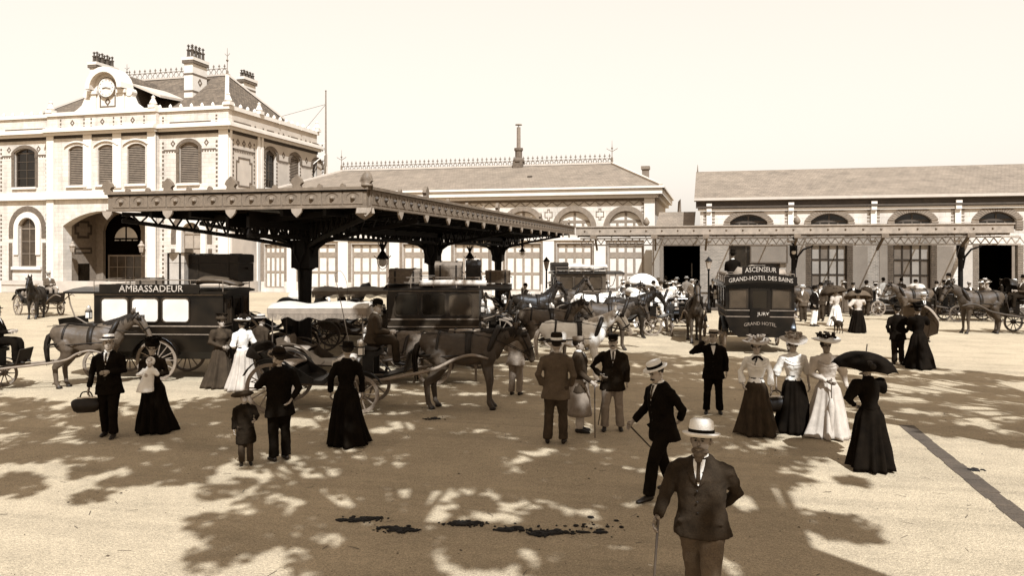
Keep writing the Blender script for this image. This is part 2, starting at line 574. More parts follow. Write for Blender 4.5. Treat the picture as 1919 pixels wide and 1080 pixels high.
# ------------------------------------------------------------------ ground
def ground_mat():
    m = bpy.data.materials.new('gravel_ground')
    m.use_nodes = True
    nt = m.node_tree
    b = nt.nodes['Principled BSDF']
    b.inputs['Roughness'].default_value = 0.95
    b.inputs['Specular IOR Level'].default_value = 0.1
    tc = nt.nodes.new('ShaderNodeTexCoord')
    def nz(scale, det=6, ro=0.6):
        n = nt.nodes.new('ShaderNodeTexNoise')
        n.inputs['Scale'].default_value = scale
        n.inputs['Detail'].default_value = det
        n.inputs['Roughness'].default_value = ro
        nt.links.new(tc.outputs['Object'], n.inputs['Vector'])
        return n
    def ramp(n, lo, hi, a=0.3, c=0.7):
        mr = nt.nodes.new('ShaderNodeMapRange')
        mr.inputs['From Min'].default_value = a
        mr.inputs['From Max'].default_value = c
        mr.inputs['To Min'].default_value = lo
        mr.inputs['To Max'].default_value = hi
        nt.links.new(n.outputs['Fac'], mr.inputs['Value'])
        return mr
    col = nt.nodes.new('ShaderNodeRGB')
    col.outputs[0].default_value = (0.300, 0.226, 0.144, 1)
    out = col.outputs[0]
    for n, lo, hi in ((nz(0.12), 0.86, 1.1), (nz(1.1, 8), 0.88, 1.1), (nz(9, 6, .75), 0.84, 1.14), (nz(34, 4, .7), 0.66, 1.30), (nz(80, 3, .7), 0.55, 1.42)):
        mx = nt.nodes.new('ShaderNodeMixRGB')
        mx.blend_type = 'MULTIPLY'
        mx.inputs[0].default_value = 1
        nt.links.new(out, mx.inputs[1])
        nt.links.new(ramp(n, lo, hi).outputs[0], mx.inputs[2])
        out = mx.outputs[0]
    def ruts(rot, sc, lo, hi, a, c):
        mp = nt.nodes.new('ShaderNodeMapping')
        mp.inputs['Rotation'].default_value = (0, 0, rot)
        mp.inputs['Scale'].default_value = sc
        nt.links.new(tc.outputs['Object'], mp.inputs['Vector'])
        n = nt.nodes.new('ShaderNodeTexNoise')
        n.inputs['Scale'].default_value = 1.0
        n.inputs['Detail'].default_value = 5
        nt.links.new(mp.outputs[0], n.inputs['Vector'])
        return n, ramp(n, lo, hi, a, c)
    tracks = []
    for rot, sc, lo, hi, a, c in ((R(6), (.16, 1.9, 1), .90, 1.03, .30, .50), (R(-28), (.22, 2.6, 1), .92, 1.03, .32, .46), (R(70), (.2, 3.1, 1), .93, 1.03, .32, .45)):
        n, mr = ruts(rot, sc, lo, hi, a, c)
        tracks.append(mr)
        mx = nt.nodes.new('ShaderNodeMixRGB')
        mx.blend_type = 'MULTIPLY'
        mx.inputs[0].default_value = 1
        nt.links.new(out, mx.inputs[1])
        nt.links.new(mr.outputs[0], mx.inputs[2])
        out = mx.outputs[0]
    # trodden spots: hoof and foot marks
    vo = nt.nodes.new('ShaderNodeTexVoronoi')
    vo.inputs['Scale'].default_value = 2.6
    vo.inputs['Randomness'].default_value = 1.0
    nt.links.new(tc.outputs['Object'], vo.inputs['Vector'])
    vm = nt.nodes.new('ShaderNodeMapRange')
    vm.inputs['From Min'].default_value = 0.10
    vm.inputs['From Max'].default_value = 0.24
    vm.inputs['To Min'].default_value = 0.82
    vm.inputs['To Max'].default_value = 1.0
    nt.links.new(vo.outputs['Distance'], vm.inputs['Value'])
    mx = nt.nodes.new('ShaderNodeMixRGB')
    mx.blend_type = 'MULTIPLY'
    mx.inputs[0].default_value = 0.45
    nt.links.new(out, mx.inputs[1])
    nt.links.new(vm.outputs[0], mx.inputs[2])
    out = mx.outputs[0]
    nt.links.new(out, b.inputs['Base Color'])
    add = nt.nodes.new('ShaderNodeMath')
    nt.links.new(nz(30, 5).outputs['Fac'], add.inputs[0])
    add.inputs[1].default_value = 0.0
    ad2 = nt.nodes.new('ShaderNodeMath')
    nt.links.new(add.outputs[0], ad2.inputs[0])
    nt.links.new(vm.outputs[0], ad2.inputs[1])
    bp = nt.nodes.new('ShaderNodeBump')
    bp.inputs['Strength'].default_value = 0.7
    bp.inputs['Distance'].default_value = 0.03
    nt.links.new(ad2.outputs[0], bp.inputs['Height'])
    nt.links.new(bp.outputs['Normal'], b.inputs['Normal'])
    MATS['ground'] = m
ground_mat()
mb = MB()
mb.add([(-900, -900, 0), (900, -900, 0), (900, 1500, 0), (-900, 1500, 0)], [(0, 1, 2, 3)])
tag(mb.build('ground', 'ground'), kind='structure')

# paved gutter running towards the station, flush with the square
mb = MB()
gx0, gx1 = G(1905, 965), G(1700, 800)
gd = (gx1 - gx0).normalized()
gs = Vector((gd.y, -gd.x, 0))
for k in range(37):
    a = gx0 + gd * (-6 + k * 0.30)
    rr = random.Random(k)
    w0, w1 = -0.11 - rr.uniform(0, .03), 0.11 + rr.uniform(0, .03)
    pts = [a + gs * w0, a + gs * w1, a + gs * w1 + gd * 0.285, a + gs * w0 + gd * 0.285]
    h = 0.004 + rr.uniform(0, 0.003)
    mb.add([(p.x, p.y, 0.001) for p in pts] + [(p.x, p.y, h) for p in pts], [(4, 5, 6, 7), (0, 1, 5, 4), (1, 2, 6, 5), (2, 3, 7, 6), (3, 0, 4, 7)])
tag(mb.build('gutter', 'stone_strip'), kind='structure')

# ------------------------------------------------------------------ decoration helpers on facades
def teeth(mb, x, z0, z1, w=0.16, step=0.34, side=1, y=0.0, d=0.025):
    z = z0
    while z < z1 - step * 0.4:
        mb.box(min(x, x + side * w), max(x, x + side * w), y - d, y + 0.02, z, min(z1, z + step * 0.5))
        z += step
def hteeth(mb, x0, x1, z, h=0.12, step=0.24, y=0.0, d=0.025):
    mb.box(x0, x1, y - d, y + 0.02, z + h, z + h * 2)
    x = x0
    while x < x1 - 0.02:
        mb.box(x, min(x1, x + step * 0.5), y - d, y + 0.02, z, z + h)
        x += step
def diamond(mb, x, z, r=0.26, y=0.0, d=0.025):
    q = r * 0.5
    mb.panel([(x - r * .8, z), (x, z - r), (x + r * .8, z), (x, z + r)], [[(x - q * .8, z), (x, z - q), (x + q * .8, z), (x, z + q)]], y - d, y + 0.02)
def frame_rect(mb, x0, x1, z0, z1, t=0.12, y=0.0, d=0.025, notch=0.0):
    if notch <= 0:
        o = [(x0, z0), (x1, z0), (x1, z1), (x0, z1)]
        i = [(x0 + t, z0 + t), (x1 - t, z0 + t), (x1 - t, z1 - t), (x0 + t, z1 - t)]
    else:
        def oct_(a0, a1, b0, b1, n):
            return [(a0 + n, b0), (a1 - n, b0), (a1 - n, b0 + n), (a1, b0 + n), (a1, b1 - n), (a1 - n, b1 - n), (a1 - n, b1), (a0 + n, b1), (a0 + n, b1 - n), (a0, b1 - n), (a0, b0 + n), (a0 + n, b0 + n)]
        o, i = oct_(x0, x1, z0, z1, notch), oct_(x0 + t, x1 - t, z0 + t, z1 - t, notch)
    mb.panel(o, [i], y - d, y + 0.02)
def ring_arch(mb, x0, x1, zs, rise, t, y0, y1, legs=0.0, n=12):
    inner = arc(x0, x1, zs, rise, n)
    outer = arc(x0 - t, x1 + t, zs, rise + t, n)
    if legs: inner = [(x1, zs - legs)] + inner + [(x0, zs - legs)]; outer = [(x1 + t, zs - legs)] + outer + [(x0 - t, zs - legs)]
    mb.panel(outer + inner[::-1], [], y0, y1)
def window(root, off, M, x0, x1, z0, z1, rise=0.0, y=0.16, cols=2, rows=3, frame='wood_paint', pane='glass', bar=0.05, edge=0.09, transom=None, name='window'):
    """window > pane; M maps facade coordinates (along, depth, height)"""
    ops = opening(x0, x1, z0, z1, rise)
    mb = MB(M)
    zt = z1 - rise
    holes, panes = [], []
    ws = (x1 - x0 - 2 * edge - (cols - 1) * bar) / cols
    zrows = []
    if transom is None:
        hs = (zt - z0 - 2 * edge - (rows - 1) * bar) / rows
        zrows = [(z0 + edge + r * (hs + bar), z0 + edge + r * (hs + bar) + hs) for r in range(rows)]
    else:
        hs = (transom - z0 - edge - rows * bar) / rows
        zrows = [(z0 + edge + r * (hs + bar), z0 + edge + r * (hs + bar) + hs) for r in range(rows)] + [(transom + bar * 1.5, zt - edge)]
    for a, b in zrows:
        for c in range(cols):
            xa = x0 + edge + c * (ws + bar)
            panes.append([(xa, a), (xa + ws, a), (xa + ws, b), (xa, b)])
    if rise > 0.3:
        A = arc(x0 + edge, x1 - edge, zt + bar * .5, rise - edge - bar * .5, 12)
        cx = (x0 + x1) / 2
        if cols > 1:
            l = [p for p in A if p[0] > cx + bar / 2]
            r_ = [p for p in A if p[0] < cx - bar / 2]
            zc = max(p[1] for p in A) - 0.02
            panes.append([(cx + bar / 2, zt + bar * .5)] + l + [(cx + bar / 2, zc)])
            panes.append([(cx - bar / 2, zc)] + r_ + [(cx - bar / 2, zt + bar * .5)])
        else: panes.append(A)
    mb.panel(ops, panes, y, y + 0.07)
    w = mb.build(name, frame, root, loc=off)
    for p in panes:
        q = MB(M)
        q.panel(p, [], y + 0.045, y + 0.055)
        q.build('pane', pane if isinstance(pane, str) else random.choice(pane), w)
    return w
def shutter_window(root, off, M, x0, x1, z0, z1, rise, y=0.10, n=20):
    mb = MB(M)
    mb.panel(opening(x0, x1, z0, z1, rise), [[(x0 + .07, z0 + .07), (x1 - .07, z0 + .07), (x1 - .07, z1 - rise - .02), (x0 + .07, z1 - rise - .02)]], y, y + .06)
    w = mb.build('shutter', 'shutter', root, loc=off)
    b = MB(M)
    b.box(x0 + .03, x1 - .03, y + .08, y + .10, z0, z1 - rise)
    b.build('backing', 'void', w)
    h = (z1 - rise - z0 - .1) / n
    q = MB(M)
    for k in range(n):
        z = z0 + .07 + k * h
        q.add([(x0 + .06, y + .005, z), (x1 - .06, y + .005, z), (x1 - .06, y + .05, z + h * .75), (x0 + .06, y + .05, z + h * .75),
               (x0 + .06, y + .02, z), (x1 - .06, y + .02, z), (x1 - .06, y + .065, z + h * .75), (x0 + .06, y + .065, z + h * .75)],
              [(0, 1, 2, 3), (7, 6, 5, 4), (0, 4, 5, 1), (2, 6, 7, 3), (0, 3, 7, 4), (1, 5, 6, 2)])
    tag(q.build('slat', 'shutter', w), kind='stuff')
    return w
def front(Y): return Matrix.Translation((0, Y, 0))
def side(X): return Matrix(((0, -1, 0, X), (1, 0, 0, 0), (0, 0, 1, 0), (0, 0, 0, 1)))      # along = Y, depth = -X

# ------------------------------------------------------------------ main station building with the clock (left)
YA = 53.3
XR = FX(428, YA)
def ax(p): return FX(p, YA)
def az(p, q): return FZ(p, q, YA)
XL = ax(-40) - 3
DEEP = 14.0
Z_COR0, Z_COR1, Z_PAR, Z_COP = az(250, 250), az(250, 240), az(250, 213), az(250, 206)
st = thing('station_building', 'two storey white and brick station house with clock gable and slate roof', 'building', (ax(200), YA, 0))
OFA = -st.location
MF, MC, MS = front(YA), front(YA - 0.4), side(XR)
z_w0, z_w1 = az(200, 347), az(200, 272)
# window openings
up_r = (ax(336), ax(372), z_w0, z_w1, 0.35)
up_l = (ax(27), ax(66), z_w0, z_w1, 0.35)
up_c = [(FX(a, YA - .4), FX(b, YA - .4), z_w0, z_w1, 0.3) for a, b in ((128, 161), (183, 216), (238, 272))]
gr_z1 = az(50, 405)
gr_r = (ax(341), ax(377), az(360, 520), az(360, 417), (ax(377) - ax(341)) / 2)
gr_l = (ax(35), ax(68), az(50, 500), az(50, 408), (ax(68) - ax(35)) / 2)
xa, xb = FX(118, YA - .4), FX(272, YA - .4)
arch_z = az(200, 396)
xc0, xc1 = ax(96), ax(299)
mb = MB(MF)
mb.panel([(xc1, 0), (XR, 0), (XR, Z_PAR), (xc1, Z_PAR)], [opening(*up_r)[::-1], opening(*gr_r)[::-1]], 0, 0.5)
mb.panel([(XL, 0), (xc0, 0), (xc0, Z_PAR), (XL, Z_PAR)], [opening(*up_l)[::-1], opening(*gr_l)[::-1]], 0, 0.5)
mb.pieces('wall', 'plaster', st, loc=OFA)
mb = MB(MC)
arch_out = [(xc0, 0), (xa, 0)] + arc(xa, xb, az(200, 423), arch_z - az(200, 423), 14)[::-1] + [(xb, 0), (xc1, 0), (xc1, Z_PAR), (xc0, Z_PAR)]
mb.panel(arch_out, [opening(*o)[::-1] for o in up_c], 0, 0.9)
mb.pieces('wall', 'plaster', st, loc=OFA)
# side wall facing the square's right
def sY(px, X=XR):
    u = (px - 959.5) / F_PX
    return X * (CS + SN * u) / (-SN + CS * u)
sw = [(sY(a), sY(b), z_w0, z_w1, 0.3) for a, b in ((498, 518), (544, 562), (586, 603))]
mb = MB(MS)
zs_ = z_w0 - .35
mb.box(YA + .001, YA + DEEP, .001, .5, 0, zs_)
cuts = [YA + .001] + [(a[1] + b[0]) / 2 for a, b in zip(sw[:-1], sw[1:])] + [YA + DEEP]
for a, b, o in zip(cuts[:-1], cuts[1:], sw): mb.panel([(a, zs_ + .001), (b, zs_ + .001), (b, Z_PAR), (a, Z_PAR)], [opening(*o)[::-1]], 0.001, 0.5)
mb.box(XL * 0 + YA + DEEP - .4, YA + DEEP, 0.5, XR - XL, 0, Z_PAR)
mb.pieces('wall', 'cream', st, loc=OFA)
# windows
window(st, OFA, MF, *up_l[:4], rise=.35, cols=2, rows=4, frame='wood_dark', pane='glass', y=.2)
shutter_window(st, OFA, MF, *up_r, y=.14)
for o in up_c: shutter_window(st, OFA, MC, *o, y=.14)
window(st, OFA, MF, *gr_l[:4], rise=gr_l[4], cols=2, rows=3, frame='wood_paint', pane='glass_mid', y=.22)
window(st, OFA, MF, *gr_r[:4], rise=gr_r[4], cols=2, rows=3, frame='wood_paint', pane=['curtain_dim', 'glass_mid'], y=.22)
for k, o in enumerate(sw):
    if k == 1: shutter_window(st, OFA, MS, *o, y=.14)
    else: window(st, OFA, MS, *o[:4], rise=.3, cols=2, rows=4, frame='wood_dark', pane='glass', y=.25)
# brick dressings (surrounds, teeth, diamonds, bands): small pieces joined per side
br = MB(MF)
for o in (up_r, up_l):
    ring_arch(br, o[0], o[1], o[3] - o[4], o[4], 0.28, -0.06, 0.03, legs=0.5)
    br.box(o[0] - .28, o[0], -0.04, .03, o[2], o[3] - o[4] - .5)
    br.box(o[1], o[1] + .28, -0.04, .03, o[2], o[3] - o[4] - .5)
for o in (gr_r, gr_l):
    ring_arch(br, o[0] - .55, o[1] + .55, o[3] - o[4], o[4] + .55, 0.42, -0.05, 0.03, legs=.8)
    br.box(o[0] - .97, o[0] - .65, -.05, .03, .9, o[3] - o[4] - 1.2)
    br.box(o[1] + .65, o[1] + .97, -.05, .03, .9, o[3] - o[4] - 1.2)
br.pieces('brick_surround', 'brick', st, loc=OFA)
br = MB(MF)
for xa_, xb_ in ((ax(303), ax(409)), (ax(0), ax(90))):
    teeth(br, xa_ + .05, z_w0 - .3, Z_COR0 - .5, side=1)
    teeth(br, xb_ - .05, z_w0 - .3, Z_COR0 - .5, side=-1)
    teeth(br, xa_ + .05, .9, az(360, 455), side=1); teeth(br, xb_ - .05, .9, az(360, 455), side=-1)
    teeth(br, xa_ + .05, az(360, 450), az(360, 395), side=1); teeth(br, xb_ - .05, az(360, 450), az(360, 395), side=-1)
    xm = (xa_ + xb_) / 2
    for dx in (-1.5, 1.5): diamond(br, xm + dx, az(350, 268), 0.27)
    hteeth(br, xa_ + .2, xm - 1.1, az(350, 285)); hteeth(br, xm + 1.1, xb_ - .2, az(350, 285))
for a, b, k in ((318, 395, 0), (10, 85, 0)):
    zb = az(350, 231)
    br.box(ax(a), ax(b), -.03, .02, zb - .15, zb + .15)
for p in (304, 404): teeth(br, ax(p), az(350, 238), az(350, 216), step=.25, side=1)
br2 = MB(MC)
for a, b in ((120, 166), (177, 221), (233, 278)):
    teeth(br2, FX(a, YA), az(200, 239), az(200, 219), .12, .3, 1); teeth(br2, FX(b, YA), az(200, 239), az(200, 219), .12, .3, -1)
    diamond(br2, FX((a + b) / 2, YA), az(200, 229), .26)
br.v += br2.v; br.f += [tuple(i + len(br.v) - len(br2.v) for i in f) for f in br2.f]
tag(br.build('brick_pattern', 'brick', st, loc=OFA), kind='stuff')
bs = MB(MS)
y0_, y1_ = sY(435), sY(478)
for k in range(3): diamond(bs, y0_ + (y1_ - y0_) * (0.24 + .26 * k), az(420, 263), .3)
hteeth(bs, y0_ + .1, y1_ - .1, az(420, 282), .14)
frame_rect(bs, y0_ + .5, y1_ - .4, z_w0 - .25, az(420, 290), .14, notch=.3)
teeth(bs, y0_ + .05, z_w0 - .5, Z_COR0 - .6); teeth(bs, y1_ - .05, z_w0 - .5, Z_COR0 - .6, side=-1)
teeth(bs, sY(494), z_w0 - .5, Z_COR0 - .6); teeth(bs, sY(606), z_w0 - .5, Z_COR0 - .6, side=-1)
for o in sw:
    ring_arch(bs, o[0], o[1], o[3] - o[4], o[4], .34, -.06, .03, legs=.45)
    teeth(bs, o[0], z_w0, z_w1 - .9, .16, .3, -1); teeth(bs, o[1], z_w0, z_w1 - .9, .16, .3, 1)
for a, b in zip(sw[:-1], sw[1:]):
    diamond(bs, (a[1] + b[0]) / 2, az(420, 268), .3)
    hteeth(bs, a[1] + .35, b[0] - .35, az(420, 286), .12)
zb = az(420, 228)
for a, b in ((438, 470), (500, 513), (545, 558), (585, 598)): bs.box(sY(a), sY(b), -.03, .02, zb - .2, zb + .2)
for p in (477, 492, 521, 540, 563, 580, 603): teeth(bs, sY(p), az(420, 238), az(420, 218), .2, .25)
for p in (531, 573): diamond(bs, sY(p), zb, .3)
tag(bs.build('brick_pattern', 'brick', st, loc=OFA), kind='stuff')
# pilasters, string course, cornice, coping
tr = MB()
def pil(M, a, b, z0, z1, d=.1):
    q = MB(M); q.box(a, b, -d, .05, z0, z1)
    k = len(tr.v); tr.v += q.v; tr.f += [tuple(i + k for i in f) for f in q.f]
for a, b, M in ((xc0, xc0 + .7, MC), (xc1 - .75, xc1, MC), (XR - .8, XR + .02, MF), (ax(92) - .02, ax(92) + .01, MF)): pil(M, a, b, 0, Z_COR0)
for a, b in ((162, 182), (217, 237)): pil(MC, FX(a, YA) + .1, FX(b, YA) - .1, z_w0 - .3, Z_COR0, .09)
for a, b in ((429, 433), (481, 486), (488, 492), (608, 612)): pil(MS, sY(a), sY(b), 0, Z_COR0, .12)
for o, M in [(up_r, MF), (up_l, MF)] + [(o, MC) for o in up_c] + [(o, MS) for o in sw]: pil(M, o[0] - .15, o[1] + .15, o[2] - .18, o[2], .16)
for o in up_c:
    q = MB(MC); ring_arch(q, o[0] - .25, o[1] + .25, o[3] - .1, .35, .12, -.14, .02)
    k = len(tr.v); tr.v += q.v; tr.f += [tuple(i + k for i in f) for f in q.f]
for o in (gr_r, gr_l):
    q = MB(MF); ring_arch(q, o[0], o[1], o[3] - o[4], o[4], .45, -.1, .03, legs=2.2); q.box(o[0] - .6, o[1] + .6, -.2, .02, o[2] - .25, o[2])
    k = len(tr.v); tr.v += q.v; tr.f += [tuple(i + k for i in f) for f in q.f]
tr.pieces('pilaster', 'trim', st, loc=OFA)
def moulding(z0, z1, d, name='cornice', m='trim'):
    q = MB()
    q.box(XL, xc0 - .001, YA - d, YA + .1, z0, z1)
    q.box(xc0 - d * .3, xc1 + d * .3, YA - .4 - d, YA + .09, z0 + .002, z1 + .002)
    q.box(xc1 + .001, XR + d, YA - d, YA + .1, z0, z1)
    q.box(XR - .1, XR + d - .002, YA + .101, YA + DEEP + d, z0 + .001, z1 + .001)
    q.pieces(name, m, st, loc=OFA)
moulding(az(250, 368), az(250, 357), .16, 'string_course')
moulding(az(250, 372), az(250, 368) - .002, .30, 'string_course')
moulding(Z_COR0 - .24, Z_COR0 - .003, .07, 'brick_shade_frieze', 'frieze_shade')  # brick band, darkened in place of the cornice's cast shadow
moulding(Z_COR0, Z_COR0 + .22, .30)
moulding(Z_COR0 + .225, Z_COR1, .55)
moulding(Z_COR1 + .003, Z_COR1 + .16, .35)
moulding(Z_PAR, Z_COP, .16, 'coping')
moulding(0, .9, .12, 'plinth', 'cream')
# little antefixes along the coping
q = MB()
for k in range(24):
    x = XR - .4 - k * .95
    if xc0 < x < xc1: continue
    q.lathe([(.02, 0), (.14, .03), (.12, .16), (.02, .3)], 6, (x, YA - .02, Z_COP))
for k in range(14): q.lathe([(.02, 0), (.16, .03), (.14, .18), (.02, .33)], 6, (XR + .02, YA + .6 + k * .98, Z_COP))
tag(q.build('antefix', 'trim', st, loc=OFA), kind='stuff')
for x, y in ((XR + .0, YA), (XR, YA + DEEP), (XR - .02, sY(486)), (xc0 + .3, YA - .35), (xc1 - .3, YA - .35)):
    q = MB(); q.box(x - .3, x + .3, y - .25, y + .3, Z_COP + .002, Z_COP + .25); q.lathe([(.25, .25), (.3, .35), (.12, .75), (.16, .85), (.03, 1.0)], 8, (x, y, Z_COP))
    q.build('acroterion', 'trim', st, loc=OFA)
# entrance porch inside the big arch
q = MB()
yb = YA + 3.2
q.panel([(xa - .3, 0), (xb + .3, 0), (xb + .3, arch_z + .3), (xa - .3, arch_z + .3)], [[(FX(193, yb), 0)] + [(FX(264, yb), 0)] + arc(FX(193, yb), FX(264, yb), az(220, 430), 1.5, 12)], yb, yb + .3)
q.box(xa - .35, xa - .02, YA + .5, yb, 0, arch_z + .3)
q.box(xb + .02, xb + .35, YA + .5, yb, 0, arch_z + .3)
q.box(xa - .35, xb + .35, YA + .5, yb + .3, arch_z + .31, arch_z + .5)
q.pieces('porch', 'brick_pale', st, loc=OFA)
q = MB(side(xa)); q.M = Matrix(((0, 1, 0, xa - .02), (1, 0, 0, 0), (0, 0, 1, 0), (0, 0, 0, 1)))
frame_rect(q, YA + .8, YA + 2.7, az(150, 446), az(150, 412), .2, 0.0, notch=.3); frame_rect(q, YA + .8, YA + 2.7, az(150, 476), az(150, 464), .15)
q.pieces('brick_panel', 'wood_dark', st, loc=OFA)
q = MB(side(xa)); q.M = Matrix(((0, 1, 0, xa - .02), (1, 0, 0, 0), (0, 0, 1, 0), (0, 0, 0, 1)))
q.box(YA + 1.2, YA + 2.4, -.03, 0.03, 0, 2.3)
q.build('door', 'glass', st, loc=OFA)
dz = az(220, 478)
d_ = window(st, OFA, front(yb + .4), FX(196, yb), FX(262, yb), .02, dz, cols=4, rows=3, frame='wood_paint', pane='glass_mid', y=0, edge=.14, name='door')
x0_, x1_ = FX(196, yb), FX(262, yb)
window(st, OFA, front(yb + .45), x0_ + .5, x1_ - .5, az(220, 452), az(220, 420), rise=1.1, cols=4, rows=1, frame='void', pane='curtain', y=0, bar=.12, name='fanlight')
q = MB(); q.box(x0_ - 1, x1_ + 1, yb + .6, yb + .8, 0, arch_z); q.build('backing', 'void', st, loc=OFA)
# roof
ze = Z_PAR - .5
RG1, RG2 = Vector((FX(238, 60.3), 60.3, 18.65)), Vector((FX(426, 60.3), 60.3, 18.65))
c1, c2, c3, c4 = Vector((ax(0), YA + .5, ze)), Vector((XR - .5, YA + .5, ze)), Vector((XR - .5, YA + DEEP - .4, ze)), Vector((ax(0), YA + DEEP - .4, ze))
q = MB(); q.add([c1, c2, RG2, RG1, c3, c4], [(0, 1, 2, 3), (4, 5, 3, 2)]); rf = q.build('roof', 'slate', st, loc=OFA)
q = MB(); q.add([c2, c3, RG2, c4, c1, RG1], [(0, 1, 2), (3, 4, 5)]); q.pieces('roof_side', 'slate_side', st, loc=OFA)
q = MB()
for a, b in ((c2, RG2), (c3, RG2), (c1, RG1)): q.bar(a + Vector((0, 0, .05)), b + Vector((0, 0, .05)), .32, .14)
q.bar(RG1 + Vector((-.2, 0, .05)), RG2 + Vector((.2, 0, .05)), .3, .14)
q.pieces('hip_capping', 'zinc', rf)
q = MB()
for p in (506, 548):       # roof lights
    y = sY(p); k = .16
    zc = ze + (18.65 - ze) * k; xx = XR - .5 + (RG2.x - XR + .5) * k
    q.cbox((xx, y, zc + .1), (.9, 1.0, .12), Matrix.Rotation(R(42), 3, 'Y')); q.bar((xx + .3, y + .6, zc + .25), (XR + .2, y + 1.3, ze + .5), .12)
q.pieces('roof_light', 'zinc', rf)
# iron cresting along the ridge
def cresting(a, b, n, r, spike, name, root, off):
    q = MB()
    d = (b - a)
    for i in range(n):
        c = a + d * ((i + .5) / n) + Vector((0, 0, r + .08))
        pts = [c + Vector((math.cos(t) * r * .85, 0, math.sin(t) * r)) for t in [2 * PI * k / 6 for k in range(6)]]
        q.tube(pts, .035, 4, (0, 1, 0), closed=True)
        q.bar(c + Vector((0, 0, r)), c + Vector((0, 0, r + spike)), .05); q.cbox(c + Vector((0, 0, r + spike * .6)), (.2, .05, .06))
    q.bar(a + Vector((0, 0, .06)), b + Vector((0, 0, .06)), .06)
    q.bar(a + Vector((0, 0, 2 * r + .1)), b + Vector((0, 0, 2 * r + .1)), .04)
    tag(q.build(name, 'iron_paint', root, loc=off), kind='stuff')
cresting(RG1, RG2, 19, .27, .38, 'ridge_cresting', st, OFA)
for p, h in ((RG1, 1.6), (RG2, 2.4)):
    q = MB(); q.lathe([(.12, 0), (.1, .4), (.03, .5), (.03, h * .5), (.12, h * .55), (.03, h * .6), (.015, h)], 8, p)
    for s in (-1, 1): q.bar(p + Vector((0, 0, h * .7)), p + Vector((s * .25, 0, h * .8)), .03)
    q.build('finial', 'iron_paint', st, loc=OFA)
# chimneys
def chimney(px0, px1, Y0, dep, z0, ztop, npots, zp):
    x0, x1 = FX(px0, Y0), FX(px1, Y0)
    q = MB(); q.box(x0, x1, Y0, Y0 + dep, z0, ztop - .5)
    q.box(x0 - .15, x1 + .15, Y0 - .15, Y0 + dep + .15, ztop - .25, ztop)
    c = q.build('chimney', 'trim', st, loc=OFA)
    b = MB(); b.box(x0 - .12, x1 + .12, Y0 - .12, Y0 + dep + .12, ztop - .5, ztop - .252)
    for z in (.33, .66): b.box(x0 - .02, x1 + .02, Y0 - .02, Y0 + dep + .02, z0 + (ztop - z0) * z, z0 + (ztop - z0) * z + .16)
    M = side(x1); dmd = MB(M); diamond(dmd, Y0 + dep / 2, z0 + (ztop - z0) * .55, .35); k = len(b.v); b.v += dmd.v; b.f += [tuple(i + k for i in f) for f in dmd.f]
    b.build('brick_band', 'brick', c)
    for i in range(npots):
        for j in range(2 if x1 - x0 > .5 else 1):
            xx = x0 + (x1 - x0) * (.3 + .45 * j); yy = Y0 + dep * (i + .5) / npots
            p = MB(); p.lathe([(.17, 0), (.17, .08), (.12, .15), (.11, zp * .5), (.16, zp * .52), (.16, zp * .6), (.06, zp * .65), (.06, zp * .85), (.15, zp * .86), (.02, zp)], 8, (xx, yy, ztop))
            p.build('chimney_pot', 'wood_dark', c)
chimney(345, 361, 57, 1.9, 15.2, 19.55, 4, 1.15)
chimney(168, 180, 57.5, 2.4, 15.2, 19.85, 4, 1.0)
chimney(447, 457, 63.5, 1.9, 16.0, 19.3, 4, .7)
# clock gable
cx = FX(202, YA - .4)
sc_ = (ax(235) - ax(172)) / 2
zg0, zg1 = Z_COP, az(200, 172)
q = MB(front(YA - .45))
q.box(cx - sc_, cx - sc_ + .55, -.05, .9, zg0, zg1); q.box(cx + sc_ - .55, cx + sc_, -.05, .9, zg0, zg1)
q.panel([(cx - sc_, zg0), (cx + sc_, zg0)] + arc(cx - sc_, cx + sc_, zg1, sc_ * 1.0, 14), [], .05, 1.0)
ring_arch(q, cx - sc_ + .3, cx + sc_ - .3, zg1 + .1, sc_ - .3, .42, -.5, .9)
q.box(cx - sc_ - .2, cx - sc_ + .7, -.15, .95, zg1 - .25, zg1 + .02); q.box(cx + sc_ - .7, cx + sc_ + .2, -.15, .95, zg1 - .25, zg1 + .02)
gb = q.build('clock_gable', 'trim', st, loc=OFA)
zc = az(200, 167)
q = MB(); q.lathe([(.75, -.12), (.75, .0), (.70, .02), (.70, .03)], 24, (cx, YA - .46, zc), 'y'); cf = q.build('clock_face', 'trim', gb)
q = MB(); q.lathe([(.84, -.1), (.84, .06), (.74, .07), (.74, -.1)], 24, (cx, YA - .47, zc), 'y', cap=False); q.build('clock_rim', 'cream', gb)
q = MB(); q.bar((cx, YA - .62, zc), (cx - .34, YA - .62, zc - .05), .06, .02, (0, 1, 0)); q.bar((cx, YA - .63, zc), (cx + .45, YA - .63, zc - .10), .05, .02, (0, 1, 0))
for k in range(12):
    a = k * PI / 6; q.cbox((cx + math.sin(a) * .6, YA - .6, zc + math.cos(a) * .6), (.05, .02, .05))
q.build('clock_hands', 'wood_dark', gb)
q = MB(front(YA - .4)); frame_rect(q, cx - .75, cx + .75, zg0 + .25, zg1 - .35, .1); diamond(q, cx, (zg0 + zg1) / 2 - .1, .35); q.build('brick_pattern', 'brick', gb)
q = MB(front(YA - .4))
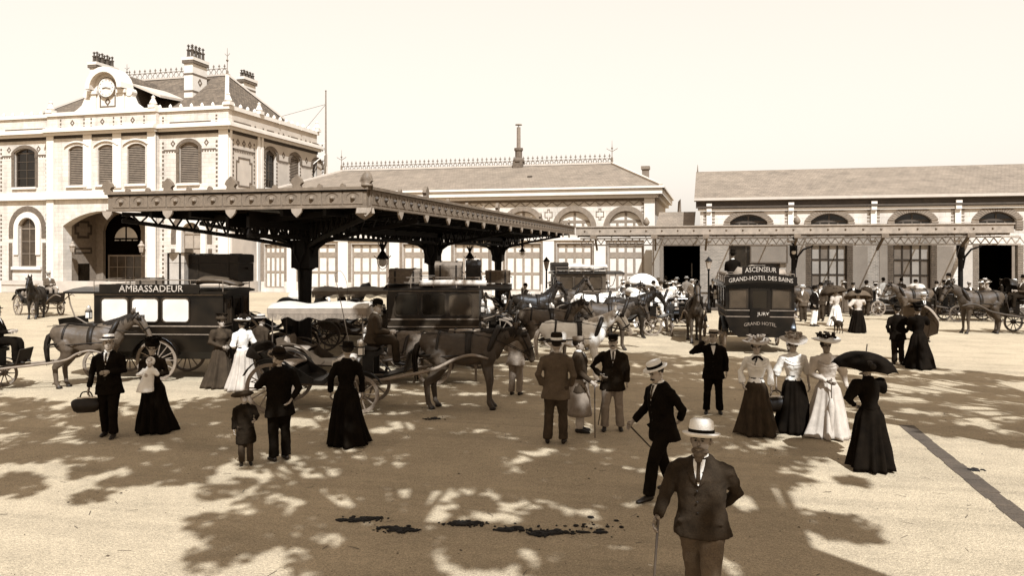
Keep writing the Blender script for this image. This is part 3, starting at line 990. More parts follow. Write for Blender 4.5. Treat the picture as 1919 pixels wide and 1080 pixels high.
for s in (-1, 1):       # scroll volutes
    pts = [(cx + s * sc_, zg0), (cx + s * (sc_ + 1.7), zg0), (cx + s * (sc_ + 1.4), zg0 + .15), (cx + s * (sc_ + .9), zg0 + .5), (cx + s * (sc_ + .65), zg0 + 1.0), (cx + s * (sc_ + .7), zg0 + 1.3), (cx + s * (sc_ + .35), zg0 + 1.55), (cx + s * sc_, zg0 + 1.5)]
    q.panel(pts if s > 0 else pts[::-1], [], 0, .45); q.lathe([(.32, -.05), (.32, .5)], 12, (cx + s * (sc_ + .42), 0, zg0 + 1.35), 'y')
q.pieces('volute', 'trim', gb)
q = MB()    # dormer behind the clock
pr = arc(cx - sc_, cx + sc_, zg1, sc_, 10)
q.rings([[(x, YA + .4, z) for x, z in pr + [(cx - sc_, zg0 - .5), (cx + sc_, zg0 - .5)]], [(x, YA + 4.2, z) for x, z in pr + [(cx - sc_, zg0 - .5), (cx + sc_, zg0 - .5)]]])
q.build('dormer', 'slate_side', st, loc=OFA)
q = MB()
q.add([(cx + sc_ - .3, YA + .6, zg1 + .75), (cx + sc_ + 2.5, YA + .6, zg1 - .35), (cx + sc_ + 2.5, YA + 4.6, zg1 - .1), (cx + sc_ - .3, YA + 4.6, zg1 + .9), (cx + sc_ - .3, YA + .6, zg1 + .6), (cx + sc_ + 2.5, YA + .6, zg1 - .55), (cx + sc_ + 2.5, YA + 4.6, zg1 - .3), (cx + sc_ - .3, YA + 4.6, zg1 + .75)],
      [(0, 1, 2, 3), (7, 6, 5, 4), (0, 4, 5, 1), (1, 5, 6, 2), (2, 6, 7, 3), (3, 7, 4, 0)])
q.build('dormer_roof', 'zinc', st, loc=OFA)
# wall lanterns by the entrance
def wall_lantern(c, label, dy=-.35):
    t = thing('wall_lantern', label, 'lantern', c)
    q = MB(); q.tube([(0, -dy, -.55), (0, -dy * .3, -.62), (0, 0, -.45), (0, 0, -.3)], .035, 6); q.build('bracket', 'iron_paint', t)
    q = MB(); q.lathe([(.12, -.3), (.22, .2)], 6); q.build('glazing', 'curtain_dim', t)
    q = MB(); q.lathe([(.27, .2), (.25, .24), (.1, .42), (.12, .46), (.03, .6)], 8); q.build('cap', 'iron_pale', t)
    q = MB()
    for k in range(6):
        a = k * PI / 3; q.bar((.125 * math.cos(a), .125 * math.sin(a), -.3), (.225 * math.cos(a), .225 * math.sin(a), .2), .03)
    q.build('glazing_bar', 'iron_paint', t)
    return t
wall_lantern((FX(265, YA - .8), YA - .8, az(265, 466)), 'wall lantern on a bracket at the right jamb of the big arched entrance')
wall_lantern((FX(136, YA - .1), YA - .1, az(136, 466)), 'wall lantern inside the left jamb of the big arched entrance')
# flag pole on the back corner of the side wall
t = thing('flag_pole', 'tall thin bare flag pole with stay wires on the station parapet', 'flag pole', (XR + .7, sY(598), 0))
q = MB()
zt_, zb_ = FZ(599, 172, t.location.y), FZ(599, 312, t.location.y)
q.tube([(0, 0, zb_), (0, 0, zt_)], [.10, .06], 8); q.lathe([(.02, 0), (.1, .06), (.02, .16)], 8, (0, 0, zt_)); q.build('pole', 'wood_paint', t)
q = MB(); q.tube([(0, 0, zt_ - 1.2), (-2.5, -1, zt_ - 4.6)], .02, 4); q.tube([(0, 0, zt_ - 1.2), (-4.6, -1.5, zt_ - 2.6)], .02, 4); q.pieces('stay_wire', 'iron_paint', t)
q = MB(); q.bar((0, 0, zb_ + 1.2), (-.9, -1.5, zb_ - .2), .08); q.bar((0, 0, zb_ + 2.2), (-.9, -.2, zb_ + 2.1), .08); q.pieces('strut', 'trim', t)
# low white wall at the foot of the station
t = thing('low_wall', 'low white wall with square posts at the foot of the station house', 'wall', (ax(20), YA - 1.6, 0))
q = MB()
q.box(-12, 4.2, -.15, .15, 0.02, .62); q.box(-12.1, 4.3, -.22, .22, .62, .76)
q.pieces('wall', 'cream', t)
for k in range(6):
    q = MB(); q.box(-11 + k * 2.9, -10.6 + k * 2.9, -.24, .24, 0, .9); q.build('post', 'trim', t)

# ------------------------------------------------------------------ long low central hall
YB = 57.0
def bx_(p): return FX(p, YB)
def bz_(p, q): return FZ(p, q, YB)
X0, X1 = FX(489, YB), FX(1226, YB)
hall = thing('station_hall', 'long single storey white hall with arched lunettes and cresting on its roof', 'building', ((X0 + X1) / 2, YB, 0))
OFB = -hall.location
ZC0, ZC1 = bz_(1200, 371), bz_(1200, 351)
cen = [1172.5 - 96.2 * k for k in range(8)]
wz0, wz1 = .35, bz_(1172, 456)
holes, lun = [], []
for c in cen:
    a, b = bx_(c - 33), bx_(c + 33)
    if a < X0 + .3: a = X0 + .3
    holes.append((a, b, wz0, wz1))
    lz0 = bz_(1172, 427)
    lun.append((bx_(c - 32), bx_(c + 32), lz0, lz0 + (bx_(c + 32) - bx_(c - 32)) / 2, (bx_(c + 32) - bx_(c - 32)) / 2))
MBf = front(YB)
mb = MB(MBf)
mb.panel([(X0, 0), (X1, 0), (X1, ZC0), (X0, ZC0)], [opening(*h)[::-1] for h in holes] + [opening(*l)[::-1] for l in lun if l[0] > X0 + .2], 0, .5)
mb.pieces('wall', 'plaster', hall, loc=OFB)
mb = MB(); mb.box(X1 - .4, X1 - .002, YB + .5, YB + 14, 0, ZC0); mb.box(X0, X1, YB + 13.6, YB + 14.01, 0, ZC0); mb.pieces('wall', 'cream', hall, loc=OFB)
for h in holes: window(hall, OFB, MBf, *h, cols=4, rows=2, frame='wood_pale', pane='curtain', y=.2, bar=.16, edge=.12, transom=bz_(1172, 479))
for l in lun:
    if l[0] > X0 + .2: window(hall, OFB, MBf, *l[:4], rise=l[4] - .5, cols=4, rows=1, frame='wood_paint', pane='curtain', y=.2, bar=.16)
br = MB(MBf)
for l in lun:
    if l[0] > X0 + .2: ring_arch(br, l[0], l[1], l[2], l[4], .38, -.06, .03)
br.pieces('arch_ring', 'brick_pale', hall, loc=OFB)
br = MB(MBf)
for h in holes:
    teeth(br, h[0] - .02, .9, wz1, .22, .24, -1); teeth(br, h[1] + .02, .9, wz1, .22, .24, 1)
for a, b in zip(cen[:-1], cen[1:]): frame_rect(br, bx_((a + b) / 2) - .3, bx_((a + b) / 2) + .3, bz_(1172, 412), bz_(1172, 390), .06, notch=.2)
x = X0 + .5
zz = bz_(1172, 384)
while x < X1 - 1.2:
    br.bar((x, -.01, zz), (x + .4, -.01, zz + .3), .04, .06); br.bar((x + .4, -.01, zz + .3), (x + .8, -.01, zz), .04, .06)
    x += .8
teeth(br, X1 - .75, bz_(1172, 425), ZC0 - .1, .15, .26, -1)
tag(br.build('brick_pattern', 'brick_pale', hall, loc=OFB), kind='stuff')
for h in holes:
    q = MB(MBf)
    for x in (h[0] - .35, h[1] + .02): q.box(x, x + .33, -.02, .03, .9, wz1 + .05)
    q.pieces('jamb', 'brick_pale', hall, loc=OFB)
tr = MB(MBf)
for a, b in zip(cen[:-1], cen[1:]): tr.box(bx_((a + b) / 2) - .42, bx_((a + b) / 2) + .42, -.1, .02, 0, bz_(1172, 450))
tr.box(X1 - .7, X1 + .05, -.12, .02, 0, ZC0)
tr.box(X0, X1, -.14, .02, bz_(1172, 450), bz_(1172, 444))
tr.pieces('pilaster', 'trim', hall, loc=OFB)
fz = MB(); fz.box(X0, X1 + .07, YB - .07, YB + .02, ZC0 - .2, ZC0 - .003); fz.build('brick_shade_frieze', 'brick', hall, loc=OFB)  # dark brick band that draws the cornice shadow in colour
tr = MB()
for z0, z1, d in ((ZC0, ZC0 + .25, .3), (ZC0 + .252, ZC1 - .1, .6), (ZC1 - .098, ZC1 + .05, .75)):
    tr.box(X0, X1 + d, YB - d, YB + .1, z0, z1); tr.box(X1 - .1, X1 + d - .002, YB + .101, YB + 14, z0 + .001, z1 + .001)
tr.pieces('cornice', 'trim', hall, loc=OFB)
# hipped roof
HR1, HR2 = Vector((FX(640, 64), 64, FZ(640, 318, 64))), Vector((FX(1147, 64), 64, FZ(1147, 307, 64)))
HR1.z = HR2.z
d1, d2, d3, d4 = Vector((X0 + .02, YB - .5, ZC1 + .06)), Vector((X1 + .5, YB - .5, ZC1 + .06)), Vector((X1 + .5, YB + 14, ZC1 + .06)), Vector((X0 + .02, YB + 14, ZC1 + .06))
q = MB(); q.add([d1, d2, HR2, HR1, d3, d4], [(0, 1, 2, 3), (4, 5, 3, 2)]); hr = q.build('roof', 'tile', hall, loc=OFB)
q = MB(); q.add([d2, d3, HR2, d4, d1, HR1], [(0, 1, 2), (3, 4, 5)]); q.pieces('roof_side', 'tile_side', hall, loc=OFB)
q = MB()
for a, b in ((d1, HR1), (d2, HR2), (HR1, HR2)): q.bar(a + Vector((0, 0, .06)), b + Vector((0, 0, .06)), .3, .14)
q.pieces('hip_capping', 'zinc', hr)
cresting(HR1, HR2, 60, .17, .4, 'ridge_cresting', hall, OFB)
for p in (HR1, HR2):
    q = MB(); q.lathe([(.1, 0), (.08, .5), (.03, .6), (.03, 1.2), (.1, 1.25), (.02, 1.4), (.01, 1.9)], 8, p)
    for s in (-1, 1): q.bar(p + Vector((0, 0, 1.0)), p + Vector((s * .45, 0, 1.25)), .04)
    q.build('finial', 'iron_paint', hall, loc=OFB)
p = Vector((FX(973, 64), 63.8, HR1.z))
q = MB(); q.box(p.x - .4, p.x + .4, p.y - .4, p.y + .4, p.z - .8, p.z + .35); q.lathe([(.5, .35), (.5, .5), (.3, .7), (.3, 1.25), (.38, 1.3), (.38, 1.5), (.15, 1.55)], 10, p); ck = q.build('chimney', 'brick', hall, loc=OFB)
q = MB(); q.lathe([(.17, 1.5), (.16, 3.25), (.0, 3.26)], 10, p); q.lathe([(.3, 3.42), (.28, 3.5), (.02, 3.55)], 10, p); q.bar(p + Vector((.0, 0, 3.2)), p + Vector((0, 0, 3.5)), .05); q.build('flue_pipe', 'brick_pale', ck)
p = Vector((FX(1210, 68), 68, 0))
q = MB(); q.box(p.x - .28, p.x + .28, 67.6, 68.2, 7.5, FZ(1210, 318, 68)); q.box(p.x - .36, p.x + .36, 67.5, 68.3, FZ(1210, 318, 68), FZ(1210, 312, 68)); q.build('chimney', 'brick_pale', hall, loc=OFB)
q = MB(); c = Vector((FX(993, 60), 60, FZ(993, 332, 60))); q.cbox(c, (.35, .3, .2)); q.build('roof_vent', 'wood_dark', hr)

# ------------------------------------------------------------------ right wing
YD = 50.0
def dx_(p): return FX(p, YD)
def dz_(p, q): return FZ(p, q, YD)
W0, W1 = dx_(1312), dx_(2010)
wing = thing('station_wing', 'long brick wing with a plain tiled roof and segmental arched windows', 'building', ((W0 + W1) / 2, YD, 0))
OFD = -wing.location
WZ = dz_(1500, 386)
ups = [1403, 1554.5, 1711, 1869]
MD = front(YD)
uz0, uz1 = dz_(1550, 432), dz_(1550, 400)
upo = [(dx_(c - 35), dx_(c + 35), uz0, uz1, .45) for c in ups]
lows = [(dx_(1366), dx_(1462), .9, dz_(1400, 458)), (dx_(1520), dx_(1588), .95, dz_(1550, 457)), (dx_(1674), dx_(1745), .95, dz_(1700, 457))]
dark = (dx_(1834), dx_(1907), .0, dz_(1870, 457))
mb = MB(MD)
zmid = dz_(1550, 440)
mb.panel([(W0, 0), (dark[0], 0), (dark[0], dark[3]), (dark[1], dark[3]), (dark[1], 0), (W1, 0), (W1, zmid), (W0, zmid)], [opening(*l)[::-1] for l in lows], 0, .45)
mb.pieces('wall', 'brickwork', wing, loc=OFD)
mb = MB(MD)
mb.panel([(W0, zmid + .001), (W1, zmid + .001), (W1, WZ), (W0, WZ)], [opening(*o)[::-1] for o in upo], 0, .45)
mb.pieces('wall', 'plaster', wing, loc=OFD)
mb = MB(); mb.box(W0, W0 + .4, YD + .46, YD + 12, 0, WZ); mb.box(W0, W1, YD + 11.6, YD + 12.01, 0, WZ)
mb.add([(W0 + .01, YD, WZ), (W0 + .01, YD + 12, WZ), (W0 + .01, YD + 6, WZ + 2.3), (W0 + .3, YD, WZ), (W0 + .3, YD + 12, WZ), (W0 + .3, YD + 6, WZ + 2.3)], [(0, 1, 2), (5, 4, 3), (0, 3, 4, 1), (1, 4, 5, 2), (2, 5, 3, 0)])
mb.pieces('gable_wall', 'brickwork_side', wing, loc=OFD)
for o in upo: window(wing, OFD, MD, *o[:4], rise=.45, cols=4, rows=1, frame='wood_dark', pane='glass', y=.22, bar=.09)
window(wing, OFD, MD, *lows[0], cols=3, rows=2, frame='wood_paint', pane='glass_mid', y=.2)
window(wing, OFD, MD, *lows[1], cols=4, rows=3, frame='wood_dark', pane=['curtain', 'curtain', 'curtain_dim'], y=.2, bar=.09)
window(wing, OFD, MD, *lows[2], cols=4, rows=3, frame='wood_dark', pane=['curtain', 'curtain_dim', 'curtain_dim'], y=.2, bar=.09)
br = MB(MD)
for o in upo:
    n = 20
    A, Bq = arc(o[0], o[1], o[3] - o[4], o[4], n), arc(o[0] - .36, o[1] + .36, o[3] - o[4] + .02, o[4] + .33, n)
    for i in range(n):
        f = .08
        def L(p, q, t): return (p[0] + (q[0] - p[0]) * t, p[1] + (q[1] - p[1]) * t)
        br.panel([L(A[i], A[i + 1], f), L(A[i], A[i + 1], 1 - f), L(Bq[i], Bq[i + 1], 1 - f), L(Bq[i], Bq[i + 1], f)], [], -.07, .02)
    for s, x in ((-1, o[0]), (1, o[1])):
        z = uz0
        while z < o[3] - o[4] - .05:
            br.box(min(x, x + s * .36), max(x, x + s * .36), -.07, .02, z, z + .1); z += .13
tag(br.build('voussoir', 'brick_pale', wing, loc=OFD), kind='stuff')
br = MB(MD)
for p in (1329, 1482, 1637, 1795):
    x = dx_(p)
    for s in (-1, 1): teeth(br, x + s * .18, uz0 - .3, WZ - .25, .16, .2, s)
for l in lows[1:] + [dark]:
    for s, x in ((-1, l[0]), (1, l[1])):
        z = .95
        while z < l[3] - .05:
            br.box(min(x, x + s * .3), max(x, x + s * .3), -.05, .02, z, z + .1); z += .13
tag(br.build('brick_pattern', 'brick_pale', wing, loc=OFD), kind='stuff')
tr = MB(MD)
for p in (1329, 1482, 1637, 1795): tr.box(dx_(p) - .16, dx_(p) + .16, -.09, .02, uz0 - .6, WZ - .3)
tr.box(W0, dark[0] - .1, -.1, .02, .78, .92); tr.box(W0 - .1, W1, -.16, .02, WZ - .27, WZ - .12)
tr.pieces('pilaster', 'trim', wing, loc=OFD)
pn = MB(MD)
for a, b in ((1474, 1512), (1596, 1626), (1648, 1666), (1754, 1787), (1803, 1826)): pn.box(dx_(a), dx_(b), -.03, .02, .93, dz_(1600, 462))
pn.pieces('plaster_panel', 'cream', wing, loc=OFD)
for p in (1329, 1482, 1637, 1795):
    q = MB(MD); q.box(dx_(p) - .16, dx_(p) + .16, -.3, -.1, WZ + .05, WZ + .22); q.box(dx_(p) - .15, dx_(p) + .15, -.25, -.1, WZ - .3, WZ + .05); q.pieces('eave_bracket', 'trim', wing, loc=OFD)
q = MB()
ye, zee, yr, zr = YD - .32, dz_(1303, 371) - .10, YD + 6, FZ(1307, 322, YD + 6)
g0 = W0 - .35
for a, b in ((0, 0.0),):
    q.add([(g0, ye, zee), (W1, ye, zee), (W1, yr, zr), (g0, yr, zr), (g0, ye, zee - .16), (W1, ye, zee - .16), (W1, yr, zr - .16), (g0, yr, zr - .16), (W1, YD + 13.1, zee), (g0, YD + 13.1, zee)],
          [(0, 1, 2, 3), (4, 7, 6, 5), (0, 3, 7, 4), (0, 4, 5, 1), (3, 2, 8, 9)])
rw = q.build('roof', 'tile', wing, loc=OFD)
q = MB(); q.box(g0, W1, ye - .12, ye + .02, zee - .1, zee + .06); q.pieces('gutter', 'zinc', rw)
q = MB(); q.box(g0 + .1, W1, ye + .03, YD - .001, zee - .55, zee - .45); q.box(g0 + .1, W1, YD - .12, YD - .002, zee - .44, WZ + .4); q.pieces('soffit_shade', 'wood_dark', rw)  # eave boards, dark to carry the eave's shadow in their colour
q = MB(); q.lathe([(.05, 0), (.03, .25), (.01, .5)], 6, (g0 + .1, yr, zr)); q.build('finial', 'iron_paint', wing, loc=OFD)
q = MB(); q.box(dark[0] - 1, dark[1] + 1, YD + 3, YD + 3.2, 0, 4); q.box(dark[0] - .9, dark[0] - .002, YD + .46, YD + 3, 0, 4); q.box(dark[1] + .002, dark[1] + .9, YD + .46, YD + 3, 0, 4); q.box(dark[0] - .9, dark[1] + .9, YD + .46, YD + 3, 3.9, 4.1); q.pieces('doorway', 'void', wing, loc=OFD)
q = MB(); q.box(dark[1] - .25, dark[1] - .1, YD + .1, YD + .2, 0, dark[3]); q.build('door_post', 'wood_paint', wing, loc=OFD)
# notice board
t = thing('notice_board', 'large pale notice board on the brick wing behind the hotel omnibus', 'sign', (dx_(1440), YD - .1, 0))
x0_, x1_, z0_, z1_ = dx_(1407) - dx_(1440), dx_(1474) - dx_(1440), dz_(1440, 492), dz_(1440, 460)
q = MB(); q.box(x0_, x1_, -.06, .06, z0_, z1_); q.build('board', 'cream', t)
q = MB(); frame_rect(q, x0_ - .06, x1_ + .06, z0_ - .06, z1_ + .06, .08, y=-.06); q.build('frame', 'wood_paint', t)
# passage between hall and wing
ps = thing('passage_building', 'low link with a wide dark passage between hall and brick wing', 'building', (dx_(1275), YD, 0))
OFP = -ps.location
q = MB(MD); q.panel([(dx_(1222), 0), (dx_(1243), 0), (dx_(1243), dz_(1275, 458)), (W0 - .002, dz_(1275, 458)), (W0 - .002, dz_(1275, 428)), (dx_(1222), dz_(1275, 428))], [], .01, .46); q.pieces('wall', 'cream', ps, loc=OFP)
q = MB(MD); q.box(dx_(1226), dx_(1236), -.1, .02, 0, dz_(1275, 446)); q.pieces('pilaster', 'trim', ps, loc=OFP)
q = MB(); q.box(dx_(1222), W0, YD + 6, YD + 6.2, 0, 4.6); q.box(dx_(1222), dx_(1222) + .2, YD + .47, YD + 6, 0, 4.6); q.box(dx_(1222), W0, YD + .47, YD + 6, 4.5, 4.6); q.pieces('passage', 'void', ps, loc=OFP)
q = MB(); q.box(dx_(1292), dx_(1295), YD + 3.9, YD + 4, 1.6, 2.5); q.build('bright_slot', 'curtain', ps, loc=OFP)
q = MB()
a0, a1 = dx_(1226), W0 - .36
q.add([(a0, YD + .6, 4.7), (a1, YD + .6, 4.7), (a1, YD + 5, 6.0), (a0, YD + 5, 6.0)], [(0, 1, 2, 3)]); q.add([(a1 - 1.3, YD + 5, 4.7), (a1 - .9, YD + 5, 4.7), (a1 - 1.3, YD + 8, 6.9), (a1 - 1.0, YD + 5, 6.9)], [(0, 1, 3, 2)])
q.build('roof', 'tile', ps, loc=OFP)
# ------------------------------------------------------------------ carriage canopy of iron, in front of the station (left centre)
CX0, CX1, CY0, CY1 = FX(205, 16.3), FX(688, 16.3), 16.3, 43.6
CZ1 = 4.62
CZ0 = CZ1 - .36
CXM = (CX0 + CX1) / 2
cp = thing('iron_canopy', 'long dark iron carriage canopy with rosette fascia on central columns', 'canopy', (CXM, CY0, 0))
OC = -cp.location
q = MB(); q.box(CX0, CX1, CY0 - .04, CY0 + .08, CZ0, CZ1); q.box(CX0 - .06, CX1 + .06, CY0 - .10, CY0 + .1, CZ1, CZ1 + .07); q.box(CX0 - .03, CX1 + .03, CY0 - .075, CY0 + .1, CZ0 - .05, CZ0)
fs_ = q.build('fascia', 'iron_paint', cp, loc=OC)
q = MB(); q.box(CX0 - .01, CX1 + .01, CY0 - .05, CY0 - .041, CZ1 - .045, CZ1 - .002); q.build('shadow_strip', 'iron', fs_)  # shadow of the top moulding, put in as a dark strip
q = MB(); q.box(CX1 - .08, CX1 + .04, CY0 + .081, CY1, CZ0 + .001, CZ1 + .001); q.box(CX1 - .1, CX1 + .10, CY0 + .101, CY1, CZ1 + .002, CZ1 + .072); q.box(CX1 - .1, CX1 + .075, CY0 + .101, CY1, CZ0 - .049, CZ0)
q.box(CX0 - .04, CX0 + .08, CY0 + .081, CY1, CZ0 + .001, CZ1 + .001)
fr_ = q.build('fascia', 'iron_paint', cp, loc=OC)
# boxed panels and bosses on the fascia
boss = MB(); boss.lathe([(.06, 0), (.06, .02), (.035, .025), (.04, .05), (.015, .07)], 10, ax='y'); bme = boss.mesh('rosette')
for v in bme.vertices: v.co.y = -v.co.y
plate = MB(); plate.panel([(-.24, -.14), (.24, -.14), (.24, .14), (-.24, .14)], [[(.16 * math.cos(a), .12 * math.sin(a)) for a in [2 * PI * k / 12 for k in range(12)]]], -.012, .004); pme = plate.mesh('panel')
nf = 13
for k in range(nf):
    x = CX0 + .38 + k * (CX1 - CX0 - .5) / (nf - .6)
    o = put('rosette', bme, 'iron_paint', cp, True, OC + Vector((x, CY0 - .04, (CZ0 + CZ1) / 2)))
    o = put('panel', pme, 'iron_paint', cp, False, OC + Vector((x, CY0 - .042, (CZ0 + CZ1) / 2)))
ns = 50
for k in range(ns):
    y = CY0 + .4 + k * (CY1 - CY0 - .6) / ns
    for me, nm in ((bme, 'rosette'), (pme, 'panel')):
        o = put(nm, me, 'iron_paint' if nm == 'panel' else 'wood_dark', cp, nm == 'rosette', OC + Vector((CX1 + .04, y, (CZ0 + CZ1) / 2)))
        o.rotation_euler = (0, 0, PI / 2)
# antefixes standing on the edge and pendants under it
fin = MB(); fin.panel([(-.11, 0), (.11, 0), (.09, .06), (.15, .12), (.11, .2), (0, .30), (-.11, .2), (-.15, .12), (-.09, .06)], [], -.05, .05); fme = fin.mesh('antefix')
fin = MB(); fin.panel([(-.06, 0), (.06, 0), (.045, .05), (.0, .085), (-.045, .05)], [], -.04, .04); fme2 = fin.mesh('antefix')
pen = MB(); pen.panel([(-.14, 0), (-.12, -.08), (-.07, -.14), (.0, -.2), (.07, -.14), (.12, -.08), (.14, 0)], [], -.03, .03); nme = pen.mesh('pendant')
zt = CZ1 + .07
for k in range(13):
    x = CX0 + (CX1 - CX0) * k / 12
    put('antefix', fme if k % 3 == 0 else fme2, 'iron_paint', cp, False, OC + Vector((x, CY0 - .04, zt)))
    if k % 3 == 0: put('pendant', nme, 'iron_pale', cp, False, OC + Vector((x, CY0 - .05, CZ0 - .05)))
for k in range(1, 15):
    y = CY0 + (CY1 - CY0) * k / 15
    o = put('antefix', fme if k % 4 == 2 else fme2, 'iron_paint', cp, False, OC + Vector((CX1 + .04, y, zt))); o.rotation_euler = (0, 0, PI / 2)
    o = put('pendant', nme, 'iron_pale', cp, False, OC + Vector((CX1 + .05, y, CZ0 - .05))); o.rotation_euler = (0, 0, PI / 2)
corner = MB(); corner.lathe([(.14, 0), (.14, .05), (.10, .08), (.14, .14), (.11, .26), (.03, .36)], 8); corner.build('corner_ornament', 'iron_paint', cp, True, OC + Vector((CX1, CY0, zt)))
corner = MB(); corner.lathe([(.22, 0), (.24, -.12), (.14, -.2), (.02, -.26)], 6); corner.build('corner_pendant', 'iron_pale', cp, False, OC + Vector((CX1 - .1, CY0 + .1, CZ0 - .05)))
# roof sheets with a low ridge, rafters, purlins
q = MB()
q.add([(CX0 + .08, CY0 + .1, CZ1 - .04), (CXM, CY0 + .1, CZ1 - .25), (CX1 - .1, CY0 + .1, CZ1 - .04), (CX0 + .08, CY1, CZ1 - .04), (CXM, CY1, CZ1 - .25), (CX1 - .1, CY1, CZ1 - .04),
       (CX0 + .08, CY0 + .1, CZ1 - .08), (CXM, CY0 + .1, CZ1 - .29), (CX1 - .1, CY0 + .1, CZ1 - .08), (CX0 + .08, CY1, CZ1 - .08), (CXM, CY1, CZ1 - .29), (CX1 - .1, CY1, CZ1 - .08)],
      [(0, 1, 4, 3), (1, 2, 5, 4), (6, 9, 10, 7), (7, 10, 11, 8), (0, 6, 7, 1), (1, 7, 8, 2)])
q.build('roof_sheet', 'iron', cp, loc=OC)
q = MB()
for k in range(1, 27):
    y = CY0 + k * (CY1 - CY0) / 27
    for a, b in ((CX0 + .1, CXM), (CXM, CX1 - .1)): q.bar((a, y, CZ0 - .02 if a < CXM - 1 else CZ0 - .25), (b, y, CZ0 - .25 if a < CXM - 1 else CZ0 - .02), .06, .14)
q.pieces('rafter', 'iron', cp, loc=OC)
q = MB()
for x in (CX0 + 1.1, CX0 + 2.2, CX1 - 1.1, CX1 - 2.2): q.box(x - .04, x + .04, CY0 + .1, CY1, CZ0 - .2, CZ0 - .03)
q.pieces('purlin', 'iron', cp, loc=OC)
def lattice(q, top, bot, n, w=.07):
    """two chords (functions of t) with cross bars"""
    for i in range(n):
        t0, t1 = i / n, (i + 1) / n
        q.bar(top(t0), top(t1), w, w * 1.3); q.bar(bot(t0), bot(t1), w, w * 1.3)
        q.bar(bot(t0), top((t0 + t1) / 2), w * .6); q.bar(top((t0 + t1) / 2), bot(t1), w * .6)
COLY = [19.7, 30.0, 40.0]
for y in COLY:
    q = MB()
    q.lathe([(.28, 0), (.28, .35), (.19, .5), (.17, 1.6), (.19, 2.4), (.2, 2.75)], 10, (CXM, y, 0))
    q.box(CXM - .27, CXM + .27, y - .27, y + .27, 2.78, 3.55); q.lathe([(.2, 2.72), (.3, 2.78)], 10, (CXM, y, 0))
    q.box(CXM - .32, CXM + .32, y - .3, y + .3, 3.56, CZ0)
    for s in (-.31, .31): q.tube([(CXM + s * .5, y - .3, CZ0 - .2), (CXM + s * .5, y - .31, 3.2), (CXM, y - .32, 2.9), (CXM, y - .26, 2.5)], .025, 5)
    q.build('column', 'iron', cp, loc=OC)
    for s, xe in ((-1, CX0 + .1), (1, CX1 - .1)):
        xs = CXM + s * .3
        q = MB()
        lattice(q, lambda t: Vector((xs + (xe - xs) * t, y, CZ0 - .08)), lambda t: Vector((xs + (xe - xs) * t, y, 3.42 + (CZ0 - .22 - 3.42) * (t ** .8 if t > .1 else t * 1.6))), 9, .08)
        q.tube([(xs - s * .05, y, 3.1), (xs + s * .06, y, 3.36), (xs + s * .3, y, 3.5)], [.1, .08, .05], 6)
        q.build('cantilever', 'iron', cp, loc=OC)
for s, xe in ((-1, CX0 + .15), (1, CX1 - .15)):      # diagonal trusses from the first column to the front corners
    a_, b_ = Vector((CXM + s * .3, COLY[0] - .3, 0)), Vector((xe, CY0 + .25, 0))
    q = MB()
    lattice(q, lambda t: a_.lerp(b_, t) + Vector((0, 0, CZ0 - .10)), lambda t: a_.lerp(b_, t) + Vector((0, 0, 3.38 + (CZ0 - .26 - 3.38) * (t ** .85 if t > .08 else t * 1.4))), 10, .075)
    q.build('cantilever', 'iron', cp, loc=OC)
# longitudinal girders with arched ends between the columns
ends = [CY0 + .2] + COLY + [CY1]
for k, (a, b) in enumerate(zip(ends[:-1], ends[1:])):
    q = MB()
    for dx in (-.28, .28):
        L_ = b - a
        def bot(t):
            y = a + L_ * t
            d = min(1.0, min((y - a) if k > 0 else 9, (b - y) if k < 3 else 9) / .9)
            return Vector((CXM + dx, y, 3.2 + .42 * math.sqrt(max(0, 1 - (1 - d) ** 2))))
        lattice(q, lambda t: Vector((CXM + dx, a + L_ * t, CZ0 - .15)), bot, max(8, int(L_ * 2.6)), .07)
        q.box(CXM + dx - .04, CXM + dx + .04, a, b, CZ0 - .45, CZ0 - .1)
    q.build('girder', 'iron', cp, loc=OC)
def hanging_lamp(x, y, z, label, s=1.0):
    t = thing('hanging_lamp', label, 'lamp', (x, y, z), 0, 'lamps hanging under the iron canopies')
    t.scale = (s,) * 3
    q = MB(); q.tube([(0, 0, .45), (0, 0, .95)], .02, 6); q.lathe([(.06, .75), (.1, .85), (.04, .95)], 8); q.build('rod', 'iron', t)
    q = MB(); q.lathe([(.12, .5), (.08, .38), (.05, .3), (.1, .22), (.2, .05), (.22, 0), (.02, .02)], 10)
    for k in range(5):
        a = k * 2 * PI / 5; q.bar((.1 * math.cos(a), .1 * math.sin(a), .45), (.16 * math.cos(a), .16 * math.sin(a), .58), .05, .02)
        q.bar((.2 * math.cos(a), .2 * math.sin(a), .02), (.3 * math.cos(a), .3 * math.sin(a), .12), .04, .02)
    q.build('shade', 'iron', t, True)
    q = MB(); q.ball((0, 0, -.1), (.15, .15, .16), 10, 6); q.build('globe', 'curtain', t, True)
    q = MB(); q.tube([(.2, 0, 0), (.19, 0, -.15), (.1, 0, -.3), (0, 0, -.36), (-.1, 0, -.3), (-.19, 0, -.15), (-.2, 0, 0)], .012, 5, (0, 1, 0)); q.build('hoop', 'iron', t)
    return t
y = 25.0; hanging_lamp(CXM, y, FZ(713, 486, y), 'dark hanging lamp with glass globe between the first two canopy columns')
y = 35.0; hanging_lamp(CXM, y, FZ(883, 485, y), 'dark hanging lamp between the second and third canopy columns')

